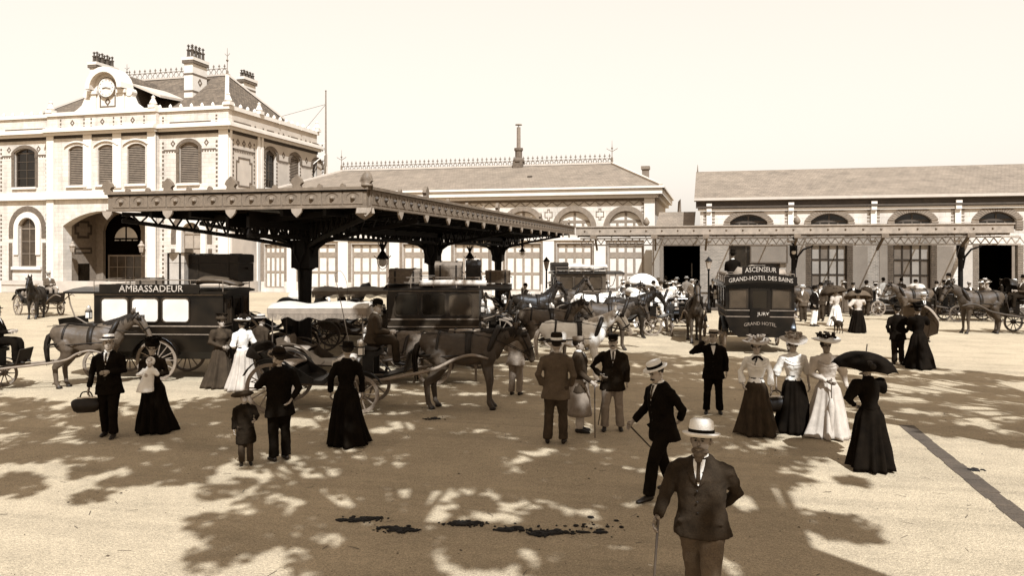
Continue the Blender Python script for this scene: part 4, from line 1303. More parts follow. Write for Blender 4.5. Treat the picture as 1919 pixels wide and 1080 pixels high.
# ------------------------------------------------------------------ long low canopy along hall and wing (right)
LY = 43.7
LX0, LX1 = CX1 + .1, FX(1900, LY)
lz1, lz0 = FZ(1300, 425, LY), FZ(1300, 438, LY)
lc = thing('side_canopy', 'long pale iron canopy along the hall and the brick wing', 'canopy', ((LX0 + LX1) / 2, LY, 0))
OL = -lc.location
q = MB(); q.box(LX0, LX1, LY, LY + .1, lz0, lz1); q.box(LX0, LX1 + .05, LY - .06, LY + .12, lz1, lz1 + .07); q.box(LX0, LX1, LY - .03, LY + .1, lz0 - .05, lz0); q.box(LX1 - .1, LX1 + .002, LY + .101, YD - .3, lz0 + .01, lz1 - .01); q.build('fascia', 'iron_pale', lc, loc=OL)
n = int((LX1 - LX0) / .85)
for k in range(n): put('rosette', bme, 'iron_paint', lc, True, OL + Vector((LX0 + .5 + k * .85, LY, (lz0 + lz1) / 2))).scale = (.9, .9, .9)
q = MB(); q.add([(LX0, LY + .12, lz1 + .02), (LX1, LY + .12, lz1 + .02), (LX1, YD - .06, lz1 + .25), (LX0, YD - .06, lz1 + .25), (LX0, LY + .12, lz1 - .02), (LX1, LY + .12, lz1 - .02), (LX1, YD - .06, lz1 + .21), (LX0, YD - .06, lz1 + .21)], [(0, 1, 2, 3), (7, 6, 5, 4), (0, 4, 5, 1), (2, 6, 7, 3), (1, 5, 6, 2), (3, 7, 4, 0)]); q.build('roof_sheet', 'canopy_glass', lc, loc=OL)
q = MB()
k = LX0 + .3
while k < LX1:
    q.bar((k, LY + .1, lz0 - .1), (k, YD - .1, lz0 - .02), .04, .10); k += 2.1
q.pieces('rafter', 'iron_paint', lc, loc=OL)
q = MB()
ty = LY + 1.5
tz1, tz0 = FZ(1300, 448, ty), FZ(1300, 458, ty)
q.box(LX0, LX1 + .8, ty - .05, ty + .05, tz1, tz1 + .09); q.box(LX0, LX1 + .8, ty - .05, ty + .05, tz0 - .08, tz0)
k = LX0
while k < LX1 + .6:
    q.bar((k, ty, tz0), (k + .2, ty, tz1), .05); q.bar((k + .2, ty, tz1), (k + .4, ty, tz0), .05); k += .4
q.build('truss', 'iron_pale', lc, loc=OL)
q = MB(); q.box(LX0, LX1, LY + .5, LY + .58, tz1 + .12, tz1 + .3)
k = LX0
while k < LX1 - .2: q.box(k, k + .06, LY + .48, LY + .6, tz1 + .09, lz0 - .06); k += .95
q.pieces('glazing_bar', 'iron_paint', lc, loc=OL)
for p in (1118, 1228, 1322, 1487, 1645, 1800):
    x = FX(p, ty)
    q = MB(); q.bar((x, ty + .2, tz0 - .3), (x + .1, LY + .1, lz0 - .05), .10, .14); q.cbox((x + .05, LY - .02, lz0 - .16), (.34, .22, .2)); q.pieces('corbel', 'iron_paint', lc, loc=OL)
for p in (1487, 1800):
    x = FX(p, ty)
    q = MB(); q.lathe([(.2, 0), (.2, .4), (.13, .5), (.12, tz0 - .8), (.2, tz0 - .6), (.2, tz0 - .08)], 10, (x, ty, 0))
    q.tube([(x + .1, ty, tz0 - 1.3), (x + .2, ty, tz0 - .7), (x + .5, ty, tz0 - .3), (x + 1.0, ty, tz0 - .12)], [.05, .055, .05, .035], 6, (0, 1, 0))
    q.build('column', 'iron', lc, loc=OL)
y = ty - .2; hanging_lamp(FX(1487, y), y - .2, FZ(1487, 470, y), 'small hanging lamp at the canopy column behind the hotel omnibus', .8)
y = LY - .3; hanging_lamp(FX(981, LY), y, FZ(981, 472, LY), 'small hanging lamp at the far end of the dark iron canopy', .8)
for p, s in ((1211, .55), (1494, .55)):
    x = FX(p, LY)
    o = MB(); o.lathe([(.08 * s, 0), (.25 * s, .1 * s), (.34 * s, .35 * s), (.22 * s, .6 * s), (.05 * s, .85 * s)], 10); o.build('roof_ornament', 'iron_paint', lc, True, OL + Vector((x, LY + .1, lz1 + .07)))
# low pavement under it
q = MB(); q.box(LX0 + 6, LX1 + 30, LY + 1.2, YD + .2, -.05, .10); tag(q.build('pavement', 'stone_strip'), kind='structure')
# lantern posts by the passage
def lamp_post(x, y, z, label):
    t = thing('lamp_post', label, 'street lamp', (x, y, 0))
    q = MB(); q.lathe([(.14, 0), (.14, .3), (.06, .45), (.045, z - .3), (.09, z - .25), (.05, z - .2)], 10); q.build('post', 'iron', t, True)
    q = MB(); q.lathe([(.09, z - .2), (.17, z + .2)], 6); q.build('glazing', 'curtain_dim', t)
    q = MB(); q.lathe([(.2, z + .2), (.19, z + .23), (.08, z + .36), (.02, z + .45)], 8); q.build('cap', 'iron', t)
    return t
y = LY - .6; lamp_post(FX(1328, y), y, FZ(1328, 497, y), 'thin lamp post with glass lantern left of the hotel omnibus')
y = LY - 1; lamp_post(FX(1024, y), y, FZ(1024, 497, y), 'thin lamp post with glass lantern behind the parked cabs')
# ------------------------------------------------------------------ trees around the square (their crowns shade the foreground)
def make_tree(label, trunk, crown, rad, n_clump, n_leaf, seed, name='plane_tree', leaf=.22):
    rr = random.Random(seed)
    t = thing(name, label, 'tree', trunk, 0, 'shade trees at the edge of the square')
    off = Vector(crown) - Vector(trunk)
    q = MB()
    q.tube([(0, 0, -.1), (.05, 0, 1.5), (off.x * .1, off.y * .1, 3.5), (off.x * .3, off.y * .3, 6.0), (off.x * .55, off.y * .55, off.z - 1.6)], [.42, .32, .28, .22, .16], 10, sub=3)
    clumps = []
    while len(clumps) < n_clump:
        p = Vector((rr.uniform(-1, 1), rr.uniform(-1, 1), rr.uniform(-.8, .8)))
        if p.xy.length < 1 + .18 * noise.noise(Vector((p.x * 3 + seed * 9, p.y * 3, seed))): clumps.append(Vector((off.x + p.x * rad[0], off.y + p.y * rad[1], off.z + p.z * rad[2])))
    base = Vector((off.x * .5, off.y * .5, off.z - 2.0))
    for c in clumps[::9]:
        m = base.lerp(c, .5) + Vector((rr.uniform(-.4, .4), rr.uniform(-.4, .4), -.3))
        q.tube([base + Vector((rr.uniform(-.1, .1), rr.uniform(-.1, .1), rr.uniform(-1, .3))), m, c], [.10, .06, .02], 5, sub=2)
    q.build('trunk', 'bark', t, True)
    vs_, fs = [], []
    for c in clumps:
        cr = rr.uniform(.20, .48)
        for k in range(n_leaf):
            d = Vector((rr.gauss(0, 1), rr.gauss(0, 1), rr.gauss(0, .6)))
            d = d.normalized() * cr * (rr.random() ** .45)
            p = c + d
            a = Vector((rr.uniform(-1, 1), rr.uniform(-1, 1), rr.uniform(-.5, .5))).normalized()
            b = a.orthogonal().normalized()
            s = leaf * rr.uniform(.6, 1.3)
            k0 = len(vs_)
            vs_ += [p - a * s * .5, p + b * s * .4 - a * s * .05, p + a * s * .55, p - b * s * .4 - a * s * .05]
            fs.append((k0, k0 + 1, k0 + 2, k0 + 3))
    me = bpy.data.meshes.new('crown')
    me.from_pydata(vs_, [], fs)
    put('crown', me, 'leaf', t)
    return t
def cw(r, f, z=0):
    p = C2W(r, f); p.z = z
    return p
make_tree('tall shade tree outside the right edge whose crown shades the middle of the square', cw(9.6, 10.5), cw(4.7, 10.9, 11.0), (6.1, 5.2, 1.6), 450, 62, 1)
make_tree('tall shade tree behind the camera to the right, shading the near ground', cw(6.5, 1.5), cw(2.85, 3.3, 10.0), (4.0, 4.9, 1.6), 285, 62, 2)
make_tree('shade tree outside the left edge whose crown streaks the ground on the left', cw(-10.5, 4.5), cw(-6.6, 6.6, 9.5), (5.6, 2.9, 1.4), 210, 62, 3)
make_tree('sparse shade tree beyond the right edge dappling the right of the square', cw(15.5, 9), cw(11.6, 9.6, 10.0), (4.6, 4.6, 1.5), 200, 62, 4)

make_tree('shade tree behind the camera, shading the ground before the cab', cw(2.5, -3.0), cw(-.9, 5.9, 10.6), (4.0, 3.2, 1.5), 150, 62, 5)

# ------------------------------------------------------------------ people
ARMS = {  # elbow, wrist for the right arm (x to the right, y forward)
    'down': ((.265, -.03, 1.14), (.27, .05, .89)),
    'loose': ((.28, -.06, 1.15), (.26, .12, .95)),
    'hip': ((.40, -.08, 1.15), (.215, .07, 1.03)),
    'cane': ((.29, .02, 1.14), (.33, .24, .97)),
    'salute': ((.46, .10, 1.30), (.17, .17, 1.56)),
    'hold': ((.25, -.02, 1.14), (.08, .27, 1.16)),
    'front': ((.27, -.02, 1.13), (.06, .24, 1.02)),
    'bag': ((.30, -.05, 1.13), (.33, .02, .86)),
    'up': ((.30, .13, 1.26), (.14, .28, 1.44)),
    'back': ((.275, -.13, 1.14), (.12, -.20, .99)),
    'pocket': ((.295, -.08, 1.14), (.22, .06, .95)),
    'reach': ((.28, .14, 1.20), (.22, .42, 1.16)),
    'rein': ((.25, .08, 1.12), (.12, .36, 1.16)),
}
def torso_man(z):
    T = [(.74, .225, .155, -.01), (.88, .205, .15, -.005), (1.04, .185, .135, .005), (1.20, .20, .14, .01), (1.34, .205, .135, .0), (1.42, .18, .11, -.01), (1.47, .11, .085, -.015), (1.50, .07, .07, -.01)]
    return interp(T, z)
def torso_woman(z):
    T = [(.92, .185, .16, -.005), (1.00, .145, .13, .0), (1.06, .118, .105, .0), (1.14, .14, .125, .01), (1.24, .168, .155, .025), (1.34, .168, .125, .01), (1.42, .145, .095, -.01), (1.47, .08, .07, -.015), (1.52, .058, .06, -.01)]
    return interp(T, z)
def interp(T, z):
    if z <= T[0][0]: return T[0][1:]
    for a, b in zip(T[:-1], T[1:]):
        if z <= b[0]:
            t = (z - a[0]) / (b[0] - a[0])
            return tuple(a[i] + (b[i] - a[i]) * t for i in (1, 2, 3))
    return T[-1][1:]
def torso_rings(fn, z0, z1, n, grow=0.0, nseg=16, flare=0.0, sway=(0, 0)):
    rs = []
    for i in range(n + 1):
        z = z0 + (z1 - z0) * i / n
        rx, ry, yo = fn(z)
        k = max(0, 1 - i / (n * .35)) * flare
        rs.append([((rx + grow + k) * math.cos(a), yo + (ry + grow + k) * math.sin(a), z) for a in [2 * PI * j / nseg for j in range(nseg)]])
    return rs
def hand_mesh(mb, w, d, side_, curl=.5):
    """palm and five fingers from wrist w in direction d"""
    d = d.normalized()
    x = Vector((side_, 0, 0)); x = (x - d * x.dot(d)).normalized()       # towards the back of the hand
    y = d.cross(x).normalized() * side_                                  # across the palm, towards the thumb
    if y.y < 0: y = -y
    mb.tube([w - d * .02, w + d * .03, w + d * .085], [(.026, .018), (.036, .017), (.038, .014)], 8, up=x)
    for i, (l, o) in enumerate(((.070, .027), (.080, .009), (.074, -.009), (.056, -.026))):
        p0 = w + d * .08 + y * o
        b1 = (d - x * curl * .5).normalized(); b2 = (d - x * curl * 1.5).normalized(); b3 = (d * .5 - x * curl * 2).normalized()
        p1 = p0 + b1 * l * .45; p2 = p1 + b2 * l * .32; p3 = p2 + b3 * l * .26
        mb.tube([p0, p1, p2, p3], [.0095, .009, .0085, .006], 6, up=y)
    p0 = w + d * .03 + y * .028
    p1 = p0 + (d * .6 + y * .8 - x * .2).normalized() * .035; p2 = p1 + (d * .9 + y * .2 - x * curl * .8).normalized() * .028
    mb.tube([p0, p1, p2], [.013, .011, .008], 6, up=x)
def head_mesh(mb, T, fem=False):
    L = [(1.508, .022, .078, .02), (1.516, .036, .094, .0), (1.53, .048, .100, -.025), (1.55, .057, .099, -.05), (1.575, .064, .098, -.072), (1.60, .070, .098, -.086), (1.625, .074, .095, -.095), (1.645, .0755, .094, -.10), (1.66, .077, .101, -.104), (1.685, .077, .100, -.104), (1.71, .072, .090, -.097), (1.73, .058, .068, -.078), (1.744, .034, .036, -.046), (1.75, .01, .006, -.014)]
    rs = []
    n = 20
    for z, rx, yf, yb in L:
        if fem: rx *= .95
        yc, ry = (yf + yb) / 2, (yf - yb) / 2
        ring = []
        for k in range(n):
            a = 2 * PI * k / n
            c, s = math.cos(a), math.sin(a)
            x, y = rx * c, yc + ry * s
            if 1.62 <= z <= 1.65 and s > .55 and abs(c) > .2: y -= .012
            if 1.575 <= z <= 1.60 and s > .5 and abs(c) > .3: y += .003
            ring.append(T @ Vector((x, y, z)))
        rs.append(ring)
    mb.rings(rs)
    nose = [(0, .096, 1.652), (.009, .100, 1.625), (-.009, .100, 1.625), (.017, .095, 1.598), (-.017, .095, 1.598), (0, .127, 1.605), (0, .098, 1.588)]
    mb.add([T @ Vector(p) for p in nose], [(0, 1, 5), (0, 5, 2), (1, 3, 5), (2, 5, 4), (3, 6, 5), (4, 5, 6), (0, 2, 4, 6, 3, 1)])
    for s in (-1, 1): mb.tube([T @ Vector((s * .073, .0, 1.60)), T @ Vector((s * .080, -.005, 1.63)), T @ Vector((s * .077, -.012, 1.652))], [.008, .016, .008], 6, up=(1, 0, 0))
    mb.tube([T @ Vector((-.024, .093, 1.562)), T @ Vector((0, .101, 1.564)), T @ Vector((.024, .093, 1.562))], [.003, .006, .003], 5)
def hat(kind, T, parent, m, band):
    def P(mb):
        mb.v = [tuple(T @ Vector(p)) for p in mb.v]
        return mb
    z = 1.70
    q = MB()
    if kind == 'boater':
        q.lathe([(.10, z - .01), (.160, z - .005), (.162, z + .006), (.10, z + .012), (.097, z + .085), (.09, z + .09), (.02, z + .092)], 20, (0, -.005, 0), sx=.95, sy=1.08)
    elif kind == 'panama':
        q.lathe([(.10, z - .02), (.14, z - .028), (.163, z - .005), (.165, z + .004), (.11, z + .005), (.107, z + .06), (.10, z + .11), (.07, z + .132), (.03, z + .118), (.0, z + .112)], 22, (0, -.005, 0), sx=.94, sy=1.1)
    elif kind == 'bowler':
        q.lathe([(.10, z - .015), (.145, z - .012), (.15, z + .002), (.10, z + .004), (.098, z + .05), (.085, z + .09), (.05, z + .112), (.0, z + .118)], 20, (0, -.005, 0), sx=.94, sy=1.1)
    elif kind == 'straw_tall':
        q.lathe([(.10, z - .02), (.165, z - .02), (.167, z - .004), (.105, z), (.10, z + .10), (.085, z + .125), (.02, z + .125)], 20, (0, -.005, 0), sx=.95, sy=1.06)
    elif kind == 'top':
        q.lathe([(.09, z - .01), (.145, z - .012), (.148, z + .002), (.10, z + .006), (.096, z + .10), (.103, z + .15), (.10, z + .155), (.02, z + .157)], 20, (0, -.005, 0), sx=.94, sy=1.08)
    elif kind == 'cap':
        q.lathe([(.085, z - .03), (.092, z + .02), (.11, z + .055), (.10, z + .075), (.02, z + .08)], 18, (0, -.005, 0), sx=.95, sy=1.08)
        q.add([(-.075, .07, z - .02), (.075, .07, z - .02), (.06, .135, z - .035), (0, .155, z - .04), (-.06, .135, z - .035), (-.075, .07, z - .012), (.075, .07, z - .012), (.06, .135, z - .027), (0, .155, z - .032), (-.06, .135, z - .027)], [(0, 1, 2, 3, 4), (9, 8, 7, 6, 5), (0, 5, 6, 1), (1, 6, 7, 2), (2, 7, 8, 3), (3, 8, 9, 4), (4, 9, 5, 0)])
    elif kind == 'beret':
        q.lathe([(.085, z - .04), (.15, z - .03), (.215, z + .01), (.22, z + .04), (.17, z + .085), (.08, z + .105), (.01, z + .11)], 20, (0, -.03, 0))
    elif kind in ('picture', 'picture_small'):
        s = 1.0 if kind == 'picture' else .8
        rs = []
        for r, h in ((.09, -.01), (.20 * s, -.005), (.25 * s, .02), (.255 * s, .03), (.12, .02), (.11, .06), (.05, .075), (.0, .078)):
            rs.append([(r * math.cos(a), -.0 + r * math.sin(a), z + .03 + h + .02 * math.sin(2 * a + .6) * (r / .25) - .10 * r * math.sin(a) * .8) for a in [2 * PI * k / 24 for k in range(24)]])
        q.rings(rs)
    elif kind == 'toque':
        q.lathe([(.10, z - .01), (.135, z + .0), (.14, z + .04), (.11, z + .08), (.06, z + .11), (.0, z + .12)], 18)
    h = P(q).build('hat', m, parent, True)
    b = MB()
    if kind in ('boater', 'panama', 'straw_tall', 'bowler', 'top'):
        t1 = .05 if kind != 'panama' else .035
        r0 = .112 if kind == 'panama' else .1025
        b.lathe([(r0, z + .006), (r0 + .002, z + .008), (r0, z + t1), (r0 - .01, z + t1)], 20, (0, -.005, 0), sx=.95, sy=1.09, cap=False)
        P(b).build('hat_band', band, h, True)
    elif kind in ('picture', 'picture_small', 'toque'):
        rr = random.Random(int(abs(parent.location.x * 31 + parent.location.y * 17)))
        s = 1.0 if kind == 'picture' else .75
        for k in range(26):
            a, r = rr.uniform(0, 2 * PI), rr.uniform(.05, .18) * s
            b.ball((r * math.cos(a), r * math.sin(a), z + .10 + rr.uniform(-.02, .05) - .08 * r * math.sin(a)), (rr.uniform(.02, .045), rr.uniform(.02, .045), rr.uniform(.015, .035)), 6, 4)
        for k in range(5):
            a = rr.uniform(0, 2 * PI); c = Vector((.12 * math.cos(a) * s, .12 * math.sin(a) * s, z + .1))
            b.tube([c, c + Vector((.05 * math.cos(a + 1), .05 * math.sin(a + 1), .06)), c + Vector((.11 * math.cos(a + 2), .11 * math.sin(a + 2), .05))], [(.03, .008), (.035, .01), (.008, .004)], 6)
        P(b).build('trimming', band, h, True)
    elif kind == 'cap':
        b.lathe([(.095, z - .015), (.098, z - .012), (.0985, z + .012), (.093, z + .015)], 18, (0, -.005, 0), sx=.95, sy=1.08, cap=False)
        P(b).build('hat_band', band, h, True)
    return h
def person(label, at, face, kind='man', h=1.74, arms=('down', 'down'), legs=((0, .0), (0, .0)), hatk='boater', hatm='straw', band='cloth_black', top='cloth_dark', bottom='cloth_dark', hair='hair', skin='skin',
           turn=0.0, nod=0.0, det=1, sit=False, beard=None, shirt=True, lean=0.0, coat=.74, sleeve='plain', collar=False, apron=None, skirt_r=.36, group=None, name='person', trail=.0, flare=.02):
    at = Vector(at)
    t = thing(name, label, 'person', at, face, group, h / 1.75)
    rv = random.Random(sum(ord(c) * (i * 7 + 3) for i, c in enumerate(label)))
    turn += rv.uniform(-.2, .2)
    nod += rv.uniform(-.08, .06)
    tilt = rv.uniform(-.07, .07)
    hipx = rv.uniform(-.035, .035)
    if not sit: lean += rv.uniform(-.03, .05)
    fem = kind == 'woman'
    vox = {0: .034, 1: .021, 2: .0155}[det]
    rrr = random.Random(sum(ord(c) * (i + 1) for i, c in enumerate(label)))
    # joints
    dz = -.82 if sit else 0.0          # a seated figure's root is at the seat
    fn = torso_woman if fem else torso_man
    hw = .165 if fem else .195
    A = []
    for s, a in ((-1, arms[0]), (1, arms[1])):
        e, w = ARMS[a] if isinstance(a, str) else a
        A.append((s, Vector((s * hw, -.01, 1.392)), Vector((s * e[0], e[1], e[2])), Vector((s * w[0], w[1], w[2]))))
    Lg = []
    for s, f in ((-1, legs[0]), (1, legs[1])):
        hp = Vector((s * .09 + hipx * .5, 0, .93))
        if sit: kn, an = Vector((s * .13, .46, .92)), Vector((s * .13, .52, .50))
        else:
            an = Vector((s * .10 + f[0], f[1], .09 + (abs(f[1]) * .25 if f[1] < -.12 else 0)))
            kn = hp.lerp(an, .5) + Vector((0, .035 + abs(f[1]) * .12, 0))
        Lg.append((s, hp, kn, an))
    LM = Matrix.Translation((hipx * .5, 0, .95)) @ Matrix.Rotation(hipx * 1.4, 4, 'Y') @ Matrix.Rotation(-lean, 4, 'X') @ Matrix.Translation((0, 0, -.95))
    D = Matrix.Translation((0, 0, dz))
    U = D @ LM                                # upper body
    HT = U @ Matrix.Translation((0, 0, 1.52)) @ Matrix.Rotation(turn, 4, 'Z') @ Matrix.Rotation(tilt, 4, 'Y') @ Matrix.Rotation(-nod, 4, 'X') @ Matrix.Translation((0, 0, -1.52))
    # body: one continuous surface, then face and fingers
    mb = MB()
    mb.M = U
    mb.rings(torso_rings(fn, .95, 1.46, 6, -.03, 12))
    mb.tube([(0, -.015, 1.38), (0, -.01, 1.47), (0, .005, 1.56)], [.062, .05, .055], 10)
    for s, sh, e, w in A: mb.tube([sh, e, w], [.05, .037, .024], 8)
    mb.M = D
    mb.ball((0, 0, .95), (.14, .11, .1), 10, 6)
    for s, hp, kn, an in Lg: mb.tube([hp, kn, an, an + Vector((0, 0, -.05))], [.08, .055, .035, .035], 8)
    me = remesh(mb, .03, 1, name='body')
    fx = MB()
    head_mesh(fx, HT, fem)
    if det >= 1:
        fx.M = U
        for s, sh, e, w in A: hand_mesh(fx, w, (w - e), s, .75)
    else:
        fx.M = U
        for s, sh, e, w in A: hand_mesh(fx, w, (w - e), s, .6)
    join_mesh(me, fx)
    body = put('body', me, skin, t)
    if det >= 1:
        q = MB()
        for s in (-1, 1): q.ball(HT @ Vector((s * .029, .086, 1.638)), (.011, .008, .007), 8, 5)
        for s in (-1, 1): q.bar(HT @ Vector((s * .014, .099, 1.659)), HT @ Vector((s * .045, .088, 1.661)), .012, .008)
        q.build('eyes', 'hair', body, True)
    # hair
    q = MB()
    q.ball((0, -.022, 1.668), (.084, .098, .09), 14, 8)
    if fem:
        q.ball((0, -.02, 1.665), (.10, .105, .075), 14, 7); q.ball((0, -.125, 1.66), (.055, .045, .055), 10, 6)
    q.v = [tuple(HT @ Vector(p)) for p in q.v]
    q.build('hair', hair, body, True)
    if beard:
        q = MB()
        if beard in ('full', 'moustache'):
            for s in (-1, 1): q.tube([(0, .107, 1.577), (s * .022, .104, 1.575), (s * .046, .088, 1.566)], [.010, .011, .004], 6)
        if beard == 'full':
            q.ball((0, .036, 1.542), (.072, .066, .042), 14, 8); q.ball((0, .074, 1.512), (.048, .042, .046), 12, 7); q.ball((0, .082, 1.478), (.032, .028, .042), 10, 6)
        q.v = [tuple(HT @ Vector(p)) for p in q.v]
        q.build('beard' if beard == 'full' else 'moustache', 'hair_brown' if beard == 'full' else hair, body, True)
    if hatk: hat(hatk, HT, t, hatm, band)
    # upper garment
    mb = MB()
    mb.M = U
    z0 = coat if not fem else .97
    if sit and not fem: z0 = .86
    mb.rings(torso_rings(fn, z0, 1.50 if not fem else 1.50, 12, .006, 18, flare if not fem else 0))
    for s, sh, e, w in A:
        w2 = e.lerp(w, .93)
        if sleeve == 'plain': mb.tube([sh + Vector((-s * .05, 0, .005)), sh + Vector((s * .015, 0, -.02)), sh.lerp(e, .5), e, e.lerp(w, .5), w2], [.066, .073, .068, .061, .055, .05], 10)
        elif sleeve == 'puff': mb.tube([sh + Vector((-s * .05, 0, .0)), sh + Vector((s * .03, 0, -.01)), sh.lerp(e, .45), e, e.lerp(w, .4), w2], [.07, .098, .098, .078, .048, .036], 12)
        elif sleeve == 'elbow': mb.tube([sh + Vector((-s * .05, 0, .0)), sh + Vector((s * .02, 0, -.01)), sh.lerp(e, .5), e, e.lerp(w, .3)], [.07, .085, .08, .085, .06], 12)
        elif sleeve == 'bishop': mb.tube([sh + Vector((-s * .05, 0, .0)), sh + Vector((s * .01, 0, -.01)), sh.lerp(e, .5), e, e.lerp(w, .55), e.lerp(w, .85), w2], [.06, .07, .058, .056, .066, .07, .034], 12)
    if not fem and z0 < .9:   # pocket flaps
        for s in (-1, 1): mb.cbox((s * .14, .125, .93), (.10, .03, .03))
    gm = remesh(mb, vox, 3, .014 if det else 0, 9.0, 'jacket')
    garment = put('jacket' if not fem else 'bodice', gm, top, t)
    if not fem and shirt:
        # shirt front, lapels and tie in the open collar
        zlo = 1.27
        def fr(x, z, o):
            rx, ry, yo = fn(z)
            return Vector((x, yo + (ry + .006) * math.sqrt(max(0.05, 1 - (x / (rx + .006)) ** 2)) + o, z))
        sm = MB(); sm.M = U
        rows = [(zlo, .003), (1.32, .018), (1.38, .034), (1.44, .046), (1.485, .05)]
        for r0, r1 in zip(rows[:-1], rows[1:]):
            for j in range(-2, 2):
                a = [fr(r0[1] * j / 2, r0[0], .012), fr(r0[1] * (j + 1) / 2, r0[0], .012), fr(r1[1] * (j + 1) / 2, r1[0], .012), fr(r1[1] * j / 2, r1[0], .012)]
                sm.add(a, [(0, 1, 2, 3)])
        sm.lathe([(.064, 1.475), (.066, 1.50), (.060, 1.525)], 14, (0, -.003, 0), cap=False)
        sm.build('shirt', 'cloth_white', garment, True)
        lp = MB(); lp.M = U
        for s in (-1, 1):
            pts = [fr(s * r[1], r[0], .016) for r in rows]
            out = [fr(s * (r[1] + w), r[0], .010) for r, w in zip(rows, (.012, .045, .06, .035, .02))]
            for i in range(4): lp.add([pts[i], out[i], out[i + 1], pts[i + 1]], [(0, 1, 2, 3)])
        lp.build('lapel', top, garment, True)
        if not collar and det:
            ti = MB(); ti.M = U; ti.tube([fr(0, 1.475, .026), fr(0, 1.40, .024), fr(0, 1.30, .018)], [(.016, .01), (.014, .008), (.02, .008)], 6); ti.build('tie', 'cloth_brown', garment, True)
        if collar:
            ti = MB(); ti.M = U
            for s in (-1, 1): ti.tube([fr(0, 1.475, .03), fr(s * .035, 1.48, .03), fr(s * .06, 1.475, .02)], [(.008, .012), (.01, .02), (.008, .014)], 6)
            ti.ball(fr(0, 1.475, .032), (.012, .01, .012), 8, 5)
            ti.build('bow_tie', 'cloth_black', garment, True)
    if collar and fem:
        ti = MB(); ti.M = U
        for s in (-1, 1): ti.tube([(0, .075, 1.47), (s * .05, .085, 1.45), (s * .10, .10, 1.40)], [(.01, .012), (.012, .028), (.008, .02)], 6)
        ti.tube([(0, .08, 1.46), (.02, .115, 1.40), (.05, .15, 1.31)], [(.01, .014), (.01, .03), (.006, .03)], 6)
        ti.build('bow', 'cloth_black', garment, True)
    if fem:
        q = MB()
        n, m = 72, 18
        rs = []
        ph0, ph1 = rv.uniform(0, 6), rv.uniform(0, 6)
        swx, swy = rv.uniform(-.06, .06), rv.uniform(-.05, .09)
        for i in range(m + 1):
            f = i / m
            z = 1.045 - f * 1.02
            r = .112 + .085 * min(1, f / .16) + (skirt_r - .197) * max(0, (f - .12) / .88) ** 1.35
            ring = []
            for k in range(n):
                a = 2 * PI * k / n
                am = .034 * f ** .9
                w = 1 + am / r * 2.1 * (math.sin(a * 8 + ph0 + 1.5 * math.sin(a * 2 + ph1) + f * .8) * .7 + .5 * math.sin(a * 13 + ph1 * 3 + f * 1.6) + .9 * noise.noise(Vector((math.cos(a) * 2.4 + ph0, math.sin(a) * 2.4, f * 1.6))))
                y = math.sin(a) * r * w * (.95 + .05 * f)
                if math.sin(a) < 0: y *= 1 + trail * f * f
                ring.append((math.cos(a) * r * w + swx * f * f + hipx * .5, y - .02 * f + swy * f * f, z + (.012 * math.sin(a * 5) * f if f > .9 else 0)))
            rs.append(ring)
        q.M = D
        q.rings(rs)
        q.build('skirt', bottom, t, True)
        q = MB(); q.M = U; q.lathe([(.125, 1.03), (.126, 1.065), (.119, 1.07)], 18, (0, .0, 0), sy=.92, cap=False); q.build('belt', 'cloth_black' if top != bottom else bottom, garment, True)
    else:
        q = MB(); q.M = D
        for s, hp, kn, an in Lg:
            q.tube([hp + Vector((0, 0, .03)), hp.lerp(kn, .35), kn, kn.lerp(an, .5), an + Vector((0, -.005, -.015))], [.118, .108, .082, .078, .080], 14, sub=3)
        q.ball((0, -.005, .92), (.175, .125, .14), 14, 8)
        tm = remesh(q, vox * 1.05, 2, .012 if det else .004, 7.0, 'trousers')
        put('trousers', tm, bottom, t)
    if fem and det >= 1 and top in ('cloth_white', 'cloth_light'):
        q = MB(); q.M = U
        for zz, rr0, am in ((1.36, .10, .02), (1.31, .135, .02)):
            for k in range(22):
                a = PI * (.08 + .84 * k / 21); rx, ry, yo = fn(zz)
                c = Vector((math.cos(a) * (rx + .016), yo + math.sin(a) * (ry + .022), zz + .03 * math.cos(a * 2)))
                q.ball(c, (.018, .014, .026 + .008 * (k % 2)), 6, 4)
        q.build('frill', top, garment, True)
    if not fem and shirt and det >= 1:
        q = MB(); q.M = U
        for zz in (1.22, 1.12, 1.02):
            rx, ry, yo = fn(zz); q.ball((.012, yo + ry + .014, zz), (.011, .006, .011), 7, 4)
        q.build('button', 'leather', garment, True)
    if apron:
        q = MB(); q.M = D
        rs = []
        for i in range(11):
            f = i / 10; r = .19 + .09 * f
            rs.append([(math.cos(a) * r * (1 + .04 * math.sin(a * 7) * f), math.sin(a) * r * .85 * (1 + .04 * math.sin(a * 7) * f), 1.0 - f * .68) for a in [2 * PI * k / 36 for k in range(36)]])
        q.rings(rs); q.build('long_coat', apron, t, True)
    for s, hp, kn, an in Lg:
        q = MB(); q.M = D
        b = an + Vector((0, 0, -.09))
        q.tube([b + Vector((0, -.07, .035)), b + Vector((0, -.04, .045)), b + Vector((0, .03, .045)), b + Vector((s * .012, .11, .032)), b + Vector((s * .015, .175, .024)), b + Vector((s * .015, .20, .018))], [(.022, .026), (.036, .044), (.037, .044), (.044, .031), (.036, .023), (.012, .012)], 10, sub=2)
        if not fem or det >= 1: q.build('shoe', 'leather', t, True)
    t_hand = [D @ LM @ A[i][3] for i in (0, 1)]
    W = Matrix.Translation(at) @ Matrix.Rotation(face, 4, 'Z') @ Matrix.Scale(h / 1.75, 4)
    HANDS[t.name] = [W @ (p + (D @ LM @ A[i][3] - D @ LM @ A[i][2]).normalized() * .07) for i, p in enumerate(t_hand)]
    return t
HANDS = {}
def hold(t, i): return HANDS[t.name][i]
